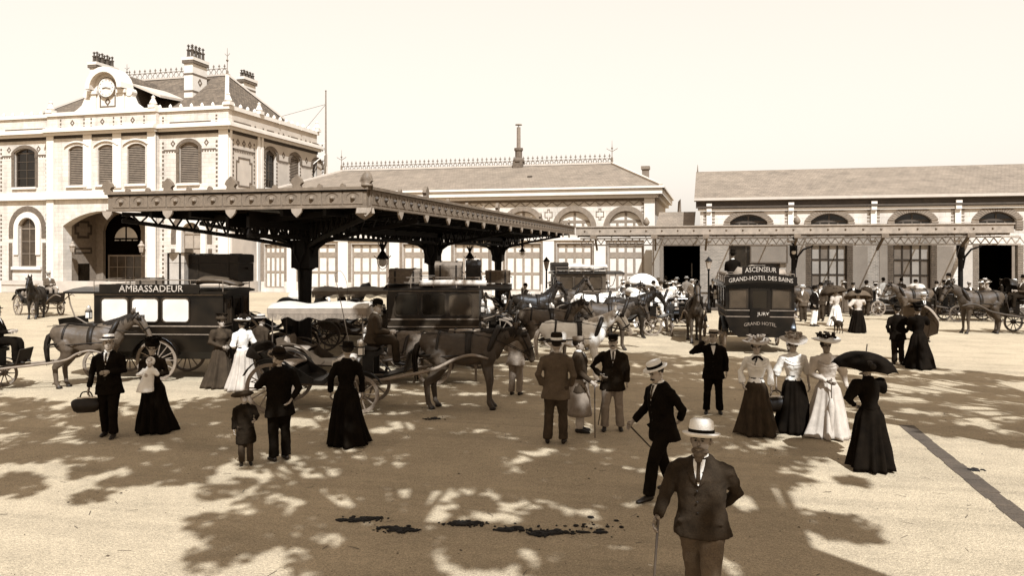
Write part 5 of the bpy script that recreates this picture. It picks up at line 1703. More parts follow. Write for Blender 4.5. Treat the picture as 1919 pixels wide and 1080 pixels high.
def cane(label, top_, foot, cat='cane'):
    top_, foot = Vector(top_), Vector(foot)
    t = thing('walking_cane', label, cat, foot)
    q = MB(); d = top_ - foot
    q.tube([(0, 0, 0), d * .5, d + d.normalized() * .03], [.009, .011, .012], 8); q.build('shaft', 'wood_dark', t, True)
    q = MB(); q.ball(d + d.normalized() * .04, (.016, .016, .018), 8, 6); q.build('knob', 'wood_paint', t, True)
    return t
def parasol(label, hand, tip_dir, m, r=.5, length=.62, below=.28, name='parasol', droop=.30, group=None):
    """open parasol: hand = grip, canopy above along tip_dir"""
    d = Vector(tip_dir).normalized()
    t = thing(name, label, 'parasol', hand, 0, group)
    t.rotation_euler = d.to_track_quat('Z', 'Y').to_euler()
    q = MB(); q.tube([(0, 0, -below), (0, 0, length + .12)], .009, 6); q.build('shaft', 'wood_dark', t)
    n, m_ = 32, 7
    rs = []
    for i in range(m_ + 1):
        f = i / m_
        ring = []
        for k in range(n):
            a = 2 * PI * k / n
            sc = 1 - .07 * f * abs(math.sin(a * 4)) ** 1.0
            rr_ = r * math.sin(f * 1.18) / math.sin(1.18) * sc
            ring.append((rr_ * math.cos(a), rr_ * math.sin(a), length - droop * (f ** 2.0) * (r / .5) + .02 * f * abs(math.sin(a * 4))))
        rs.append(ring)
    q = MB(); q.rings(rs, cap=False); o = q.build('canopy', m, t, True)
    so = o.modifiers.new('s', 'SOLIDIFY'); so.thickness = .004
    q = MB()
    for k in range(8):
        a = 2 * PI * (k + .0) / 8
        q.tube([(r * .02, 0, length - .01)] + [(r * math.sin(f * 1.18) / math.sin(1.18) * math.cos(a), r * math.sin(f * 1.18) / math.sin(1.18) * math.sin(a), length - droop * f * f * (r / .5) - .012) for f in (.3, .6, .85, 1.0)], .005, 4)
        q.bar((0, 0, length - .22), (r * .45 * math.cos(a), r * .45 * math.sin(a), length - droop * .22 * (r / .5)), .006)
    tag(q.build('rib', 'iron', t), kind='stuff')
    return t

# ------------------------------------------------------------------ horses
HORSE = {}
def horse_mesh(pose):
    if pose in HORSE: return HORSE[pose]
    mb = MB()
    mb.tube([(0, -.84, 1.20), (0, -.76, 1.24), (0, -.58, 1.26), (0, -.25, 1.21), (0, .1, 1.17), (0, .42, 1.21), (0, .62, 1.17), (0, .76, 1.10)], [(.08, .10), (.19, .24), (.265, .30), (.27, .28), (.285, .315), (.25, .335), (.19, .27), (.08, .12)], 18, sub=2)
    if pose == 'low': nk, hd = [(.48, 1.28), (.80, 1.42), (1.08, 1.50)], [(1.05, 1.53), (1.20, 1.42), (1.32, 1.16), (1.37, .98), (1.385, .93)]
    elif pose == 'mid': nk, hd = [(.48, 1.30), (.80, 1.52), (1.06, 1.68)], [(1.03, 1.72), (1.18, 1.62), (1.34, 1.38), (1.42, 1.22), (1.44, 1.17)]
    else: nk, hd = [(.48, 1.30), (.74, 1.62), (.92, 1.92)], [(.88, 1.98), (1.04, 1.90), (1.22, 1.66), (1.32, 1.51), (1.345, 1.46)]
    mb.tube([(0, .30, 1.22), (0, nk[0][0] + .05, nk[0][1]), (0, nk[1][0], nk[1][1]), (0, nk[2][0], nk[2][1])], [(.14, .22), (.16, .26), (.105, .175), (.085, .125)], 14, sub=3)
    mb.tube([(0, a, b) for a, b in hd], [(.07, .085), (.085, .125), (.062, .085), (.058, .068), (.03, .04)], 12, sub=2)
    for s in (-1, 1):
        mb.tube([(s * .13, .48, 1.12), (s * .155, .47, .92), (s * .155, .51, .70), (s * .15, .53, .50), (s * .15, .525, .42), (s * .15, .52, .20), (s * .15, .535, .13), (s * .15, .57, .07), (s * .15, .60, .0)], [.15, .12, .085, .066, .052, .042, .054, .048, .07], 10, sub=2)
        y = -.04 if s > 0 else .05
        mb.tube([(s * .14, -.52, 1.10), (s * .165, -.44, .92), (s * .16, -.50, .72), (s * .155, -.66 + y, .54), (s * .15, -.675 + y, .47), (s * .15, -.65 + y, .24), (s * .15, -.64 + y, .14), (s * .15, -.60 + y, .07), (s * .15, -.57 + y, .0)], [(.17, .22), (.14, .17), (.085, .12), (.056, .08), (.054, .068), (.045, .052), (.056, .056), (.05, .05), (.072, .072)], 10, sub=2)
    for s in (-1, 1):
        mb.ball((s * .17, .50, 1.06), (.10, .17, .22), 10, 7); mb.ball((s * .17, -.52, 1.12), (.115, .22, .24), 10, 7); mb.ball((s * .20, .05, 1.10), (.10, .42, .22), 10, 7); mb.ball((s * .055, hd[1][0] - .01, hd[1][1] - .03), (.045, .085, .09), 8, 6)
    mb.ball((0, .33, 1.49), (.06, .16, .07), 8, 6)
    me = remesh(mb, .021, 2, .009, 6.0, name='horse_body')
    e = MB()
    hx, hz = hd[0]
    for s in (-1, 1):
        e.tube([(s * .06, hx + .01, hz + .05), (s * .07, hx + .0, hz + .13), (s * .062, hx + .03, hz + .21)], [.03, .032, .006], 7)
    join_mesh(me, e)
    HORSE[pose] = (me, nk, hd)
    return HORSE[pose]
HP = {}
def ring_y(q, y, z, rx, rz, w, t=.012, n=20, tilt=0.0):
    """a strap round the barrel at y"""
    rs = []
    for dy, dr in ((-w / 2, 0), (-w / 2, t), (w / 2, t), (w / 2, 0)):
        rs.append([((rx + dr) * math.cos(a), y + dy + tilt * math.sin(a) * rz, z + (rz + dr) * math.sin(a)) for a in [2 * PI * k / n for k in range(n)]])
    q.rings(rs + [rs[0]], cap=False)
def horse(label, at, face, coat='horse_bay', pose='mid', h=1.0, mane='hair', group=None, harness=True, shaft=True):
    t = thing('horse', label, 'horse', at, face, group, h)
    me, nk, hd = horse_mesh(pose)
    b = put('body', me, coat, t)
    key = pose
    if key not in HP:
        d = {}
        q = MB(); rr = random.Random(5)
        for k in range(9):
            x = rr.uniform(-.03, .03); yy = rr.uniform(-.03, .03)
            q.tube([(x * .4, -.80, 1.34), (x, -.92 + yy, 1.25), (x * 1.6, -.98 + yy, .95), (x * 2.4, -.94 + yy, .62 + rr.uniform(-.08, .08))], [.03, .04, .035, .008], 6, sub=2)
        d['tail'] = q.mesh('tail')
        q = MB()
        p0, p1, p2 = Vector((0, nk[0][0] - .1, nk[0][1] + .27)), Vector((0, nk[1][0] - .08, nk[1][1] + .15)), Vector((0, nk[2][0] - .02, nk[2][1] + .12))
        for k in range(22):
            f = k / 21
            c = p0.lerp(p1, f * 2) if f < .5 else p1.lerp(p2, f * 2 - 1)
            q.tube([c + Vector((0, 0, .02)), c + Vector((.06, -.01, -.02)), c + Vector((.10 + rr.uniform(-.01, .02), .02, -.16 - rr.uniform(0, .05)))], [(.02, .014), (.03, .014), (.006, .006)], 5, sub=2)
        q.tube([(0, hd[0][0] + .0, hd[0][1] + .08), (0, hd[0][0] + .1, hd[0][1] + .05), (.01, hd[1][0] + .04, hd[1][1] + .08)], [.03, .03, .008], 6)
        d['mane'] = q.mesh('mane')
        q = MB()   # saddle, girth, breeching, back strap, traces
        ring_y(q, .12, 1.18, .287, .32, .12, .022)
        ring_y(q, -.50, 1.24, .268, .30, .05, .018, tilt=.12)
        q.bar((0, .1, 1.51), (0, -.52, 1.57), .03, .012)
        for s in (-1, 1):
            q.tube([(s * .20, .60, 1.12), (s * .30, .12, 1.10), (s * .29, -.45, 1.06), (s * .24, -.86, 1.0)], .014, 5)
            q.tube([(s * .27, -.45, 1.12), (s * .22, -.80, 1.06), (s * .0, -.90, 1.04)], [(.012, .03)] * 3, 6, sub=3)
        q.cbox((0, .12, 1.515), (.16, .16, .05))
        d['harness'] = q.mesh('harness')
        q = MB()   # collar
        c = Vector((0, .56, 1.24)); pts = []
        for k in range(20):
            a = 2 * PI * k / 20
            pts.append(c + Vector((math.cos(a) * .205, math.sin(a) * .14, math.sin(a) * .345 + .03)))
        q.tube(pts, .058, 8, (0, 1, 0), closed=True)
        d['collar'] = q.mesh('collar')
        q = MB()   # bridle with blinkers
        def fl(a, b, f): return (a[0] + (b[0] - a[0]) * f, a[1] + (b[1] - a[1]) * f)
        for f, r in ((.25, (.09, .13)), (1.9, (.068, .09))):
            i = int(f); c = fl(hd[i], hd[i + 1], f - i); dr = Vector((0, hd[i + 1][0] - hd[i][0], hd[i + 1][1] - hd[i][1])).normalized(); sd = Vector((1, 0, 0)); up = dr.cross(sd)
            pts = [Vector((0, c[0], c[1])) + sd * math.cos(a) * (r[0] + .008) + up * math.sin(a) * (r[1] + .008) for a in [2 * PI * k / 14 for k in range(14)]]
            q.tube(pts, .017, 5, dr, closed=True)
        for s in (-1, 1):
            q.tube([(s * .09, hd[0][0] + .05, hd[0][1] + .0), (s * .095, hd[1][0], hd[1][1]), (s * .072, fl(hd[2], hd[3], .3)[0], fl(hd[2], hd[3], .3)[1])], .011, 5)
            q.cbox((s * .112, hd[1][0] + .02, hd[1][1] + .07), (.012, .11, .10))
            q.tube([(s * .07, fl(hd[2], hd[3], .6)[0], fl(hd[2], hd[3], .6)[1]), (s * .16, .6, 1.42), (s * .15, .1, 1.52), (s * .15, -.9, 1.5)], .008, 4)
        d['bridle'] = q.mesh('bridle')
        q = MB()
        for s in (-1, 1):
            for y in (.60, -.57 - .04 * (s > 0) + .05 * (s < 0)): q.tube([(s * .15, y, .0), (s * .15, y - .012, .055)], [.072, .058], 10)
        d['hoof'] = q.mesh('hoof')
        q = MB()
        for s in (-1, 1): q.ball((s * .083, hd[1][0] - .02, hd[1][1] + .06), (.014, .02, .018), 8, 5)
        d['eye'] = q.mesh('eye')
        HP[key] = d
    d = HP[key]
    put('tail', d['tail'], mane, t, True); put('mane', d['mane'], mane, b, True); put('hoof', d['hoof'], 'leather', b, True); put('eye', d['eye'], 'glass', b, True)
    if harness:
        put('harness', d['harness'], 'leather', t, True); put('collar', d['collar'], 'leather', t, True); put('bridle', d['bridle'], 'leather', t, True)
    return t
# ------------------------------------------------------------------ carriages
MX = Matrix(((0, 1, 0, 0), (1, 0, 0, 0), (0, 0, 1, 0), (0, 0, 0, 1)))    # panel outline (along y, z), extruded along x
WH = {}
def wheel(root, x, y, r, m='wheel_wood', n=12, tm='tyre'):
    key = (round(r, 2), n)
    if key not in WH:
        q = MB()
        q.lathe([(r - .012, -.026), (r - .012, .026), (r - .07, .022), (r - .07, -.022), (r - .012, -.026)], 32, ax='x', cap=False)
        q.lathe([(.04, -.10), (.07, -.09), (.085, -.04), (.085, .04), (.07, .09), (.045, .12)], 12, ax='x')
        for k in range(n):
            a = 2 * PI * k / n
            q.tube([(0, math.cos(a) * .07, math.sin(a) * .07), (0, math.cos(a) * r * .5, math.sin(a) * r * .5), (0, math.cos(a) * (r - .06), math.sin(a) * (r - .06))], [(.02, .016), (.016, .016), (.014, .02)], 6, (1, 0, 0))
        t = MB(); t.lathe([(r - .012, -.027), (r, -.025), (r, .025), (r - .012, .027)], 32, ax='x', cap=False)
        c = MB(); c.lathe([(.05, .12), (.05, .15), (.02, .16)], 10, ax='x')
        WH[key] = (q.mesh('wheel'), t.mesh('tyre'), c.mesh('hub_cap'))
    me, t, c = WH[key]
    w = put('wheel', me, m, root, False, (x, y, r))
    put('tyre', t, tm, w); o = put('hub_cap', c, 'brass', w)
    if x < 0: o.rotation_euler = (0, 0, PI)
    return w
def spring(q, x, y, z, l=.45):
    for s in (-1, 1): q.tube([(x, y - l, z), (x, y - l * .5, z + s * .055), (x, y, z + s * .085), (x, y + l * .5, z + s * .055), (x, y + l, z)], [(.022, .008), (.022, .012), (.022, .016), (.022, .012), (.022, .008)], 6)
def fender(root, x, y, r, m, a0=.35, a1=2.7, w=.16):
    q = MB(); n = 10
    pts = [(x, y + (r + .09) * math.cos(a0 + (a1 - a0) * k / n), r + (r + .09) * math.sin(a0 + (a1 - a0) * k / n)) for k in range(n + 1)]
    q.tube(pts, [(.012, w / 2)] * (n + 1), 8, (1, 0, 0)); q.build('fender', m, root, True)
def coach_lamp(root, x, y, z):
    q = MB(); q.box(x - .06, x + .06, y - .06, y + .06, z, z + .2); o = q.build('lamp', 'iron', root)
    g = MB(); g.box(x - .045, x + .045, y - .063, y + .063, z + .03, z + .17); g.box(x - .063, x + .063, y - .045, y + .045, z + .031, z + .169); g.build('lamp_glass', 'curtain', o)
    g = MB(); g.lathe([(.08, z + .2), (.05, z + .27), (.055, z + .29), (.02, z + .34)], 8, (x, y, 0)); g.build('lamp_cap', 'brass', o, True)
def shafts(root, gap, m='wheel_wood', y0=1.2):
    for s in (-1, 1):
        q = MB()
        q.tube([(s * .34, y0 - .2, .58), (s * .38, y0 + .35, .66), (s * .40, gap - .35, .84), (s * .40, gap + .1, 1.05), (s * .38, gap + .45, 1.14), (s * .32, gap + .78, 1.06)], [.030, .035, .036, .034, .032, .022], 8, sub=4)
        q.build('shaft', m, root, True)
def fringe_top(root, y0, y1, hw, z, m='canvas', post='wood_dark', skirt=.16):
    q = MB(); n = 14
    for y in (y0 + .1, y1 - .1):
        for s in (-1, 1): q.tube([(s * (hw - .06), y, .75), (s * (hw - .06), y, z)], .016, 6)
    q.pieces('canopy_post', post, root)
    q = MB()
    rs = []
    for i in range(n + 1):
        y = y0 + (y1 - y0) * i / n
        rs.append([(-hw, y, z - .02), (-hw * .5, y, z + .05 + .03 * math.sin(i * 1.1)), (0, y, z + .07 + .04 * math.sin(i * .8)), (hw * .5, y, z + .05 + .03 * math.cos(i * .9)), (hw, y, z - .02), (hw, y, z - .05), (0, y, z + .02), (-hw, y, z - .05)])
    q.rings(rs); c = q.build('canopy', m, root, True)
    q = MB()
    def strip(a, b, k):
        a, b = Vector(a), Vector(b)
        for i in range(k):
            p, p2 = a.lerp(b, i / k), a.lerp(b, (i + .78) / k)
            d = skirt * (.85 + .18 * abs(math.sin(i * PI / (k / max(2, round((b - a).length / .45)))))) * (1 + .10 * math.sin(i * 12.9))
            q.add([p, p2, p2 + Vector((0, 0, -d)), p + Vector((0, 0, -d * .92))], [(0, 1, 2, 3)])
        off = (b - a).normalized().cross(Vector((0, 0, 1))) * .006
        for i in range(k): p, p2 = a.lerp(b, i / k), a.lerp(b, (i + 1) / k); q.add([p + off, p2 + off, p2 + off + Vector((0, 0, -skirt * .5)), p + off + Vector((0, 0, -skirt * .5))], [(0, 1, 2, 3)])
    for s in (-1, 1): strip((s * (hw + .004), y0, z - .02), (s * (hw + .004), y1, z - .02), int((y1 - y0) / .03))
    for y in (y0 - .004, y1 + .004): strip((-hw, y, z - .02), (hw, y, z - .02), int(hw * 2 / .03))
    tag(q.build('fringe', 'canvas_dim', c), kind='stuff')
def victoria(label, at, face, body='coach_black', seat='leather', top=None, wheels='wheel_wood', gap=2.75, group=None, hood=None, scale=1.0, lamps=True, name='open_carriage', shaft=True, seatc='leather_tan'):
    t = thing(name, label, 'carriage', at, face, group, scale)
    rw, fw = .50, .38
    for s in (-1, 1): wheel(t, s * .64, -.80, rw, wheels); wheel(t, s * .62, 1.0, fw, wheels, 10)
    q = MB()
    for y, r in ((-.80, rw), (1.0, fw)): q.tube([(-.64, y, r), (.64, y, r)], .028, 8)
    for s in (-1, 1): spring(q, s * .48, -.80, .60); spring(q, s * .42, 1.0, .56, .36)
    q.bar((0, -.80, .5), (0, 1.0, .45), .06, .06); q.lathe([(.28, .60), (.28, .64)], 14, (0, 1.0, 0), cap=True)
    q.build('undercarriage', wheels, t, True)
    q = MB(MX)
    q.panel([(-1.10, 1.18), (-1.06, .95), (-.92, .72), (-.45, .58), (.25, .55), (.52, .80), (.46, .83), (.2, .63), (-.30, .64), (-.36, .84), (-.86, .86), (-.98, 1.18)], [], -.50, .50)
    bd = q.build('body', body, t)
    for s in (-1, 1):
        q = MB(MX); q.panel([(-1.10, 1.18), (-1.06, .95), (-.92, .72), (-.45, .58), (-.05, .57), (.05, .66), (-.12, .76), (-.35, .90), (-.66, .98), (-.98, 1.18)], [], s * .50 - .02, s * .50 + .02); q.build('side_panel', body, bd)
    q = MB(); q.tube([(-.46, -.62, .90), (0, -.62, .93), (.46, -.62, .90)], [(.24, .05)] * 3, 12, sub=2); q.build('seat', seatc, t, True)
    q = MB()
    for k in range(5): q.ball((-.36 + k * .18, -.90, 1.06), (.105, .06, .17), 8, 6)
    q.build('backrest', seatc, t, True)
    # driver's box
    q = MB(); q.box(-.36, .36, .92, 1.28, 1.10, 1.20); q.box(-.34, -.28, .98, 1.2, .66, 1.1); q.box(.28, .34, .98, 1.2, .66, 1.1); q.cbox((0, 1.62, .74), (.72, .5, .035), Matrix.Rotation(R(14), 3, 'X')); q.bar((-.3, .6, .68), (-.3, 1.45, .68), .05); q.bar((.3, .6, .68), (.3, 1.45, .68), .05)
    bx = q.build('driver_box', body, t)
    q = MB(); q.tube([(-.36, 1.1, 1.24), (0, 1.1, 1.25), (.36, 1.1, 1.24)], [(.19, .05)] * 3, 12); q.build('box_cushion', seat, bx, True)
    q = MB(); q.cbox((0, 1.88, .98), (.78, .03, .44), Matrix.Rotation(R(-14), 3, 'X')); q.build('dashboard', 'leather', t)
    q = MB(); q.tube([(-.37, .92, 1.22), (-.37, .9, 1.42), (.37, .9, 1.42), (.37, .92, 1.22)], .014, 6); q.build('seat_rail', 'brass', bx)
    for s in (-1, 1): fender(t, s * .64, -.80, rw, body); fender(t, s * .62, 1.0, fw, body, .5, 2.5, .13)
    if lamps:
        for s in (-1, 1): coach_lamp(t, s * .46, .98, 1.12)
    if hood == 'folded':
        q = MB()
        for k in range(5):
            a = .25 + k * .14
            q.tube([(-.55, -1.0, 1.06), (-.54, -1.0 - .30 * math.cos(a), 1.06 + .30 * math.sin(a)), (0, -1.03 - .34 * math.cos(a), 1.08 + .32 * math.sin(a)), (.54, -1.0 - .30 * math.cos(a), 1.06 + .30 * math.sin(a)), (.55, -1.0, 1.06)], [.025, .04, .045, .04, .025], 8, sub=3)
        q.build('folded_hood', 'leather', t, True)
    elif hood == 'cover':
        q = MB(); q.tube([(-.6, -1.18, 1.28), (-.3, -1.3, 1.42), (.05, -1.32, 1.40), (.35, -1.28, 1.43), (.6, -1.18, 1.3)], [(.2, .12), (.26, .19), (.25, .17), (.26, .18), (.2, .12)], 12, sub=3); o = q.build('folded_hood', 'canvas', t, True)
        for v in o.data.vertices: v.co += Vector((0, noise.noise(v.co * 6) * .04, noise.noise(v.co * 5 + Vector((3, 1, 2))) * .05))
    elif hood == 'raised':
        q = MB(); rs = []
        for k in range(9):
            a = -.1 + k * (1.75 / 8)
            y, z = -.62 - .62 * math.cos(a), 1.02 + .92 * math.sin(a)
            sag = .04 * (k % 2)
            rs.append([(.56 * math.cos(b) if abs(math.cos(b)) < .999 else .56 * math.copysign(1, math.cos(b)), y + (.3 * abs(math.cos(b)) ** 4) * (1 if k < 5 else .3), z - sag - (.30 * abs(math.cos(b)) ** 3)) for b in [PI * j / 12 for j in range(13)]])
        vs_ = [p for r in rs for p in r]; fs = []
        for i in range(8):
            for j in range(12): fs.append((i * 13 + j, i * 13 + j + 1, (i + 1) * 13 + j + 1, (i + 1) * 13 + j))
        q.add(vs_, fs); o = q.build('hood', 'leather', t, True); so = o.modifiers.new('s', 'SOLIDIFY'); so.thickness = .02
    if top: fringe_top(t, *top)
    if shaft: shafts(t, gap, wheels)
    return t
def luggage(label, at, face, size, m='leather_tan', dome=0.0, strap='leather', name='trunk', group=None, cat='trunk'):
    t = thing(name, label, cat, at, face, group)
    sx, sy, sz = size
    hz = sz * .68
    q = MB(); q.box(-sx / 2, sx / 2, -sy / 2, sy / 2, 0, hz); q.build('case', m, t)
    q = MB()
    rs = []
    for x in (-sx / 2 - .008, sx / 2 + .008): rs.append([(x, (sy / 2 + .008) * c, z) for c, z in [(-1, hz + .004), (1, hz + .004), (1, sz - dome * .6), (.7, sz - dome * .15), (0, sz), (-.7, sz - dome * .15), (-1, sz - dome * .6)]])
    q.rings(rs); q.build('lid', m, t)
    q = MB()
    for f in (-.3, .3):
        x = sx * f
        for y in (-1, 1): q.box(x - .025, x + .025, y * (sy / 2 + .012) - .006, y * (sy / 2 + .012) + .006, 0, sz - dome * .55)
        q.box(x - .025, x + .025, -sy * .35, sy * .35, sz + .0, sz + .012)
    q.pieces('strap', strap, t)
    q = MB()
    for s in (-1, 1): q.tube([(s * (sx / 2 + .005), -.08, hz * .75), (s * (sx / 2 + .04), 0, hz * .66), (s * (sx / 2 + .005), .08, hz * .75)], .012, 6)
    q.build('handle', strap, t)
    return t
def omnibus(label, at, face, body='coach_black', pane='glass_mid', L=2.6, W=1.66, trim='wheel_wood', wheels='wheel_wood', rear_y=-.75, nwin=3, front_ext=.9, group=None, roofm='coach_black', scale=1.0, wlen=None):
    t = thing('horse_omnibus', label, 'omnibus', at, face, group, scale)
    h = W / 2
    prof = [(-h * .62, .52), (h * .62, .52), (h * .86, .72), (h * .97, 1.05), (h, 1.35), (h, 2.18), (-h, 2.18), (-h, 1.35), (-h * .97, 1.05), (-h * .86, .72)]
    q = MB(); q.rings([[(x, -L / 2, z) for x, z in prof], [(x, L / 2, z) for x, z in prof]]); bd = q.build('body', body, t)
    # belt mouldings
    q = MB()
    for s in (-1, 1):
        for z, o in ((1.36, .0), (1.16, .0), (2.14, 0)): q.box(s * h - .015, s * h + .015, -L / 2, L / 2, z, z + .03) if z != 1.16 else q.box(s * h * .985 - .015, s * h * .985 + .015, -L / 2, L / 2, z, z + .02)
    for z in (1.36, 1.16): q.box(-h * .98, h * .98, -L / 2 - .015, -L / 2 + .0, z, z + .025)
    q.build('moulding', trim, bd)
    wl = wlen or (L - .3)
    ww = wl / nwin
    for s in (-1, 1):
        for k in range(nwin):
            y0, y1 = L / 2 - .15 - wl + k * ww + .06, L / 2 - .15 - wl + (k + 1) * ww - .06
            M = Matrix(((0, s, 0, s * h), (1, 0, 0, 0), (0, 0, 1, 0), (0, 0, 0, 1)))
            def rr_(a0, a1, b0, b1, c):
                return [(a0 + c, b0), (a1 - c, b0), (a1 - c * .3, b0 + c * .3), (a1, b0 + c), (a1, b1 - c), (a1 - c * .3, b1 - c * .3), (a1 - c, b1), (a0 + c, b1), (a0 + c * .3, b1 - c * .3), (a0, b1 - c), (a0, b0 + c), (a0 + c * .3, b0 + c * .3)]
            q = MB(M); q.panel(rr_(y0 - .03, y1 + .03, 1.46, 2.10, .09), [rr_(y0, y1, 1.49, 2.07, .08)], .0, .035); w = q.build('window', 'coach_brown', t)
            q = MB(M); q.panel(rr_(y0, y1, 1.49, 2.07, .08), [], .004, .012); q.build('pane', pane if isinstance(pane, str) else random.choice(pane), w)
    # rear: door between two windows
    yb = -L / 2
    q = MB(front(yb)); q.panel([(-.30, .62), (.30, .62), (.30, 2.10), (-.30, 2.10)], [[(-.22, 1.45), (.22, 1.45), (.22, 2.02), (-.22, 2.02)]], -.035, .0); dr = q.build('door', body, t)
    q = MB(front(yb)); q.box(-.22, .22, -.012, -.004, 1.45, 2.02); q.build('pane', 'glass', dr)
    q = MB(); q.ball((.22, yb - .06, 1.25), .025, 8, 5); q.build('door_handle', 'brass', dr)
    for s in (-1, 1):
        a, b = sorted((s * .36, s * (h - .1)))
        q = MB(front(yb)); q.panel([(a, 1.42), (b, 1.42), (b, 2.06), (a, 2.06)], [[(a + .04, 1.46), (b - .04, 1.46), (b - .04, 2.02), (a + .04, 2.02)]], -.03, 0); w = q.build('window', 'coach_brown', t)
        q = MB(front(yb)); q.box(a + .04, b - .04, -.012, -.004, 1.46, 2.02); q.build('pane', 'glass_mid', w)
    q = MB(); q.box(-.3, .3, yb - .32, yb - .02, .42, .46); q.bar((-.25, yb - .1, .44), (-.25, yb + .1, .55), .03); q.bar((.25, yb - .1, .44), (.25, yb + .1, .55), .03); q.build('step', 'iron', t)
    # roof
    q = MB(); rs = []
    for y in (-L / 2 - .12, L / 2 + front_ext):
        rs.append([(x, y, z) for x, z in [(-h - .08, 2.18), (h + .08, 2.18), (h + .08, 2.23), (h * .6, 2.29), (0, 2.32), (-h * .6, 2.29), (-h - .08, 2.23)]])
    q.rings(rs); rf = q.build('roof', roofm, t)
    q = MB()
    ys = [-L / 2 + k * (L / 4) for k in range(5)]
    for s in (-1, 1):
        for y in ys: q.tube([(s * h, y, 2.22), (s * h, y, 2.52)], .012, 5)
        for z in (2.38, 2.52): q.tube([(s * h, ys[0], z), (s * h, ys[-1], z)], .012, 5)
    for y in (ys[0], ys[-1]):
        for z in (2.38, 2.52): q.tube([(-h, y, z), (h, y, z)], .012, 5)
    q.build('roof_rail', 'iron_paint', rf)
    # driver's seat and footboard in front
    q = MB(); q.box(-.6, .6, L / 2 + .02, L / 2 + .45, 1.30, 1.42); q.cbox((0, L / 2 + .75, .98), (1.2, .55, .04), Matrix.Rotation(R(20), 3, 'X')); q.cbox((0, L / 2 + 1.02, 1.28), (1.2, .03, .5), Matrix.Rotation(R(-12), 3, 'X')); q.box(-.55, -.49, L / 2, L / 2 + .7, .7, 1.0); q.box(.49, .55, L / 2, L / 2 + .7, .7, 1.0); q.build('driver_seat', body, t)
    q = MB()
    for s in (-1, 1): q.tube([(s * (h - .05), L / 2 + front_ext - .05, 2.2), (s * (h - .08), L / 2 + front_ext - .2, 1.6), (s * (h - .15), L / 2 + .05, 1.35)], .018, 6, sub=2)
    q.pieces('stay', 'iron_paint', t)
    for s in (-1, 1): wheel(t, s * (h - .02), rear_y, .52, wheels, 14); wheel(t, s * (h - .10), L / 2 - .05, .40, wheels)
    for s in (-1, 1): fender(t, s * (h + .0), rear_y, .52, body, .15, 2.9, .2)
    q = MB(); q.tube([(-h, rear_y, .52), (h, rear_y, .52)], .035, 8); q.tube([(-h + .1, L / 2 - .05, .40), (h - .1, L / 2 - .05, .40)], .035, 8)
    for s in (-1, 1): spring(q, s * (h - .2), rear_y, .60); spring(q, s * (h - .3), L / 2 - .05, .52, .4)
    q.bar((0, rear_y, .5), (0, L / 2, .45), .08); q.build('undercarriage', wheels, t, True)
    for s in (-1, 1): coach_lamp(t, s * (h + .06), L / 2 + .1, 1.55)
    return t
def W(root, p):
    """local point on a carriage -> place in the square"""
    return Matrix.Translation(root.location) @ Euler(root.rotation_euler).to_matrix().to_4x4() @ Vector(p)
def Wz(root, a=0.0): return root.rotation_euler[2] + a
def whip(label, hand, d, l=1.6):
    t = thing('coach_whip', label, 'whip', hand)
    d = Vector(d).normalized()
    q = MB(); q.tube([(0, 0, -.1), d * l * .6, d * l], [.012, .009, .005], 5)
    q.tube([d * l, d * l + Vector((.12, .02, .08)), d * l + Vector((.25, .04, -.15)), d * l + Vector((.27, .04, -.55))], .004, 4, sub=3); q.build('whip', 'wood_dark', t)
    return t

# ---- the cab in the foreground and its bay horse
cab = victoria('open victoria cab with tan seat in the foreground behind the bay horse', cw(-4.0, 16.3), heading(1, -.03), hood='folded', wheels='wheel_wood', gap=2.75, seatc='cloth_tan')
bay = horse('bay cab horse standing with lowered head in the foreground', cw(-1.0, 16.2), heading(1, -.05), 'horse_bay', 'low', 1.03)
drv = person('coachman in brown jacket seated high on the box of the foreground cab', W(cab, (.0, 1.10, 1.28)), Wz(cab, R(12)), arms=('rein', 'rein'), hatk='bowler', hatm='cloth_black', top='cloth_brown', bottom='cloth_umber', sit=True, turn=R(-20), lean=.16)
whip('tall thin coach whip standing beside the foreground coachman', W(cab, (.35, .75, 1.3)), (-.25, .0, 1), 1.5)
# ---- cab with fringed canopy behind it
fr1 = victoria('pale fringed canopy carriage standing just behind the foreground cab', cw(-4.45, 19.0), heading(1, .02), body='coach_mid', top=(-1.25, 1.05, .68, 1.93, 'canvas', 'wood_dark', .27), seatc='canvas_dim', wheels='wheel_dark', name='fringed_carriage')
fr2 = victoria('fringed canopy carriage in the shade beyond the first iron column', cw(-5.3, 26.2), heading(1, .05), body='coach_mid', top=(-1.2, 1.3, .7, 1.98, 'canvas', 'wood_dark', .22), seatc='canvas_dim', wheels='wheel_dark', name='fringed_carriage', shaft=False)
# ---- AMBASSADEUR omnibus on the left
amb = omnibus('dark hotel omnibus lettered AMBASSADEUR with three bright windows on the left', cw(-8.75, 20.4), heading(-1, .06), 'coach_black', 'curtain', L=3.3, front_ext=.75, rear_y=.05, wlen=2.35, wheels='wheel_wood')
q = MB(); q.box(-.94, -.91, -1.1, 1.45, 2.20, 2.42); nb = q.build('name_board', 'coach_black', amb)
lettering('AMBASSADEUR', .235, 'letter', nb, lambda x, y, z: (-.945 - z, -x + .12, 2.305 + y), sx=1.02)
luggage('huge dark travelling trunk lying on the Ambassadeur omnibus roof', W(amb, (.0, -1.25, 2.45)), Wz(amb, PI / 2), (1.3, 1.0, .72), 'leather', .05)
luggage('pale canvas trunk standing on end on the Ambassadeur omnibus roof', W(amb, (-.42, -.36, 2.40)), Wz(amb, PI / 2), (.5, .6, .80), 'cloth_light', .0)
luggage('flat suitcase strapped near the front of the Ambassadeur omnibus roof', W(amb, (-.2, .45, 2.33)), Wz(amb, PI / 2), (.7, .5, .2), 'leather_tan', .0, name='suitcase', cat='suitcase')
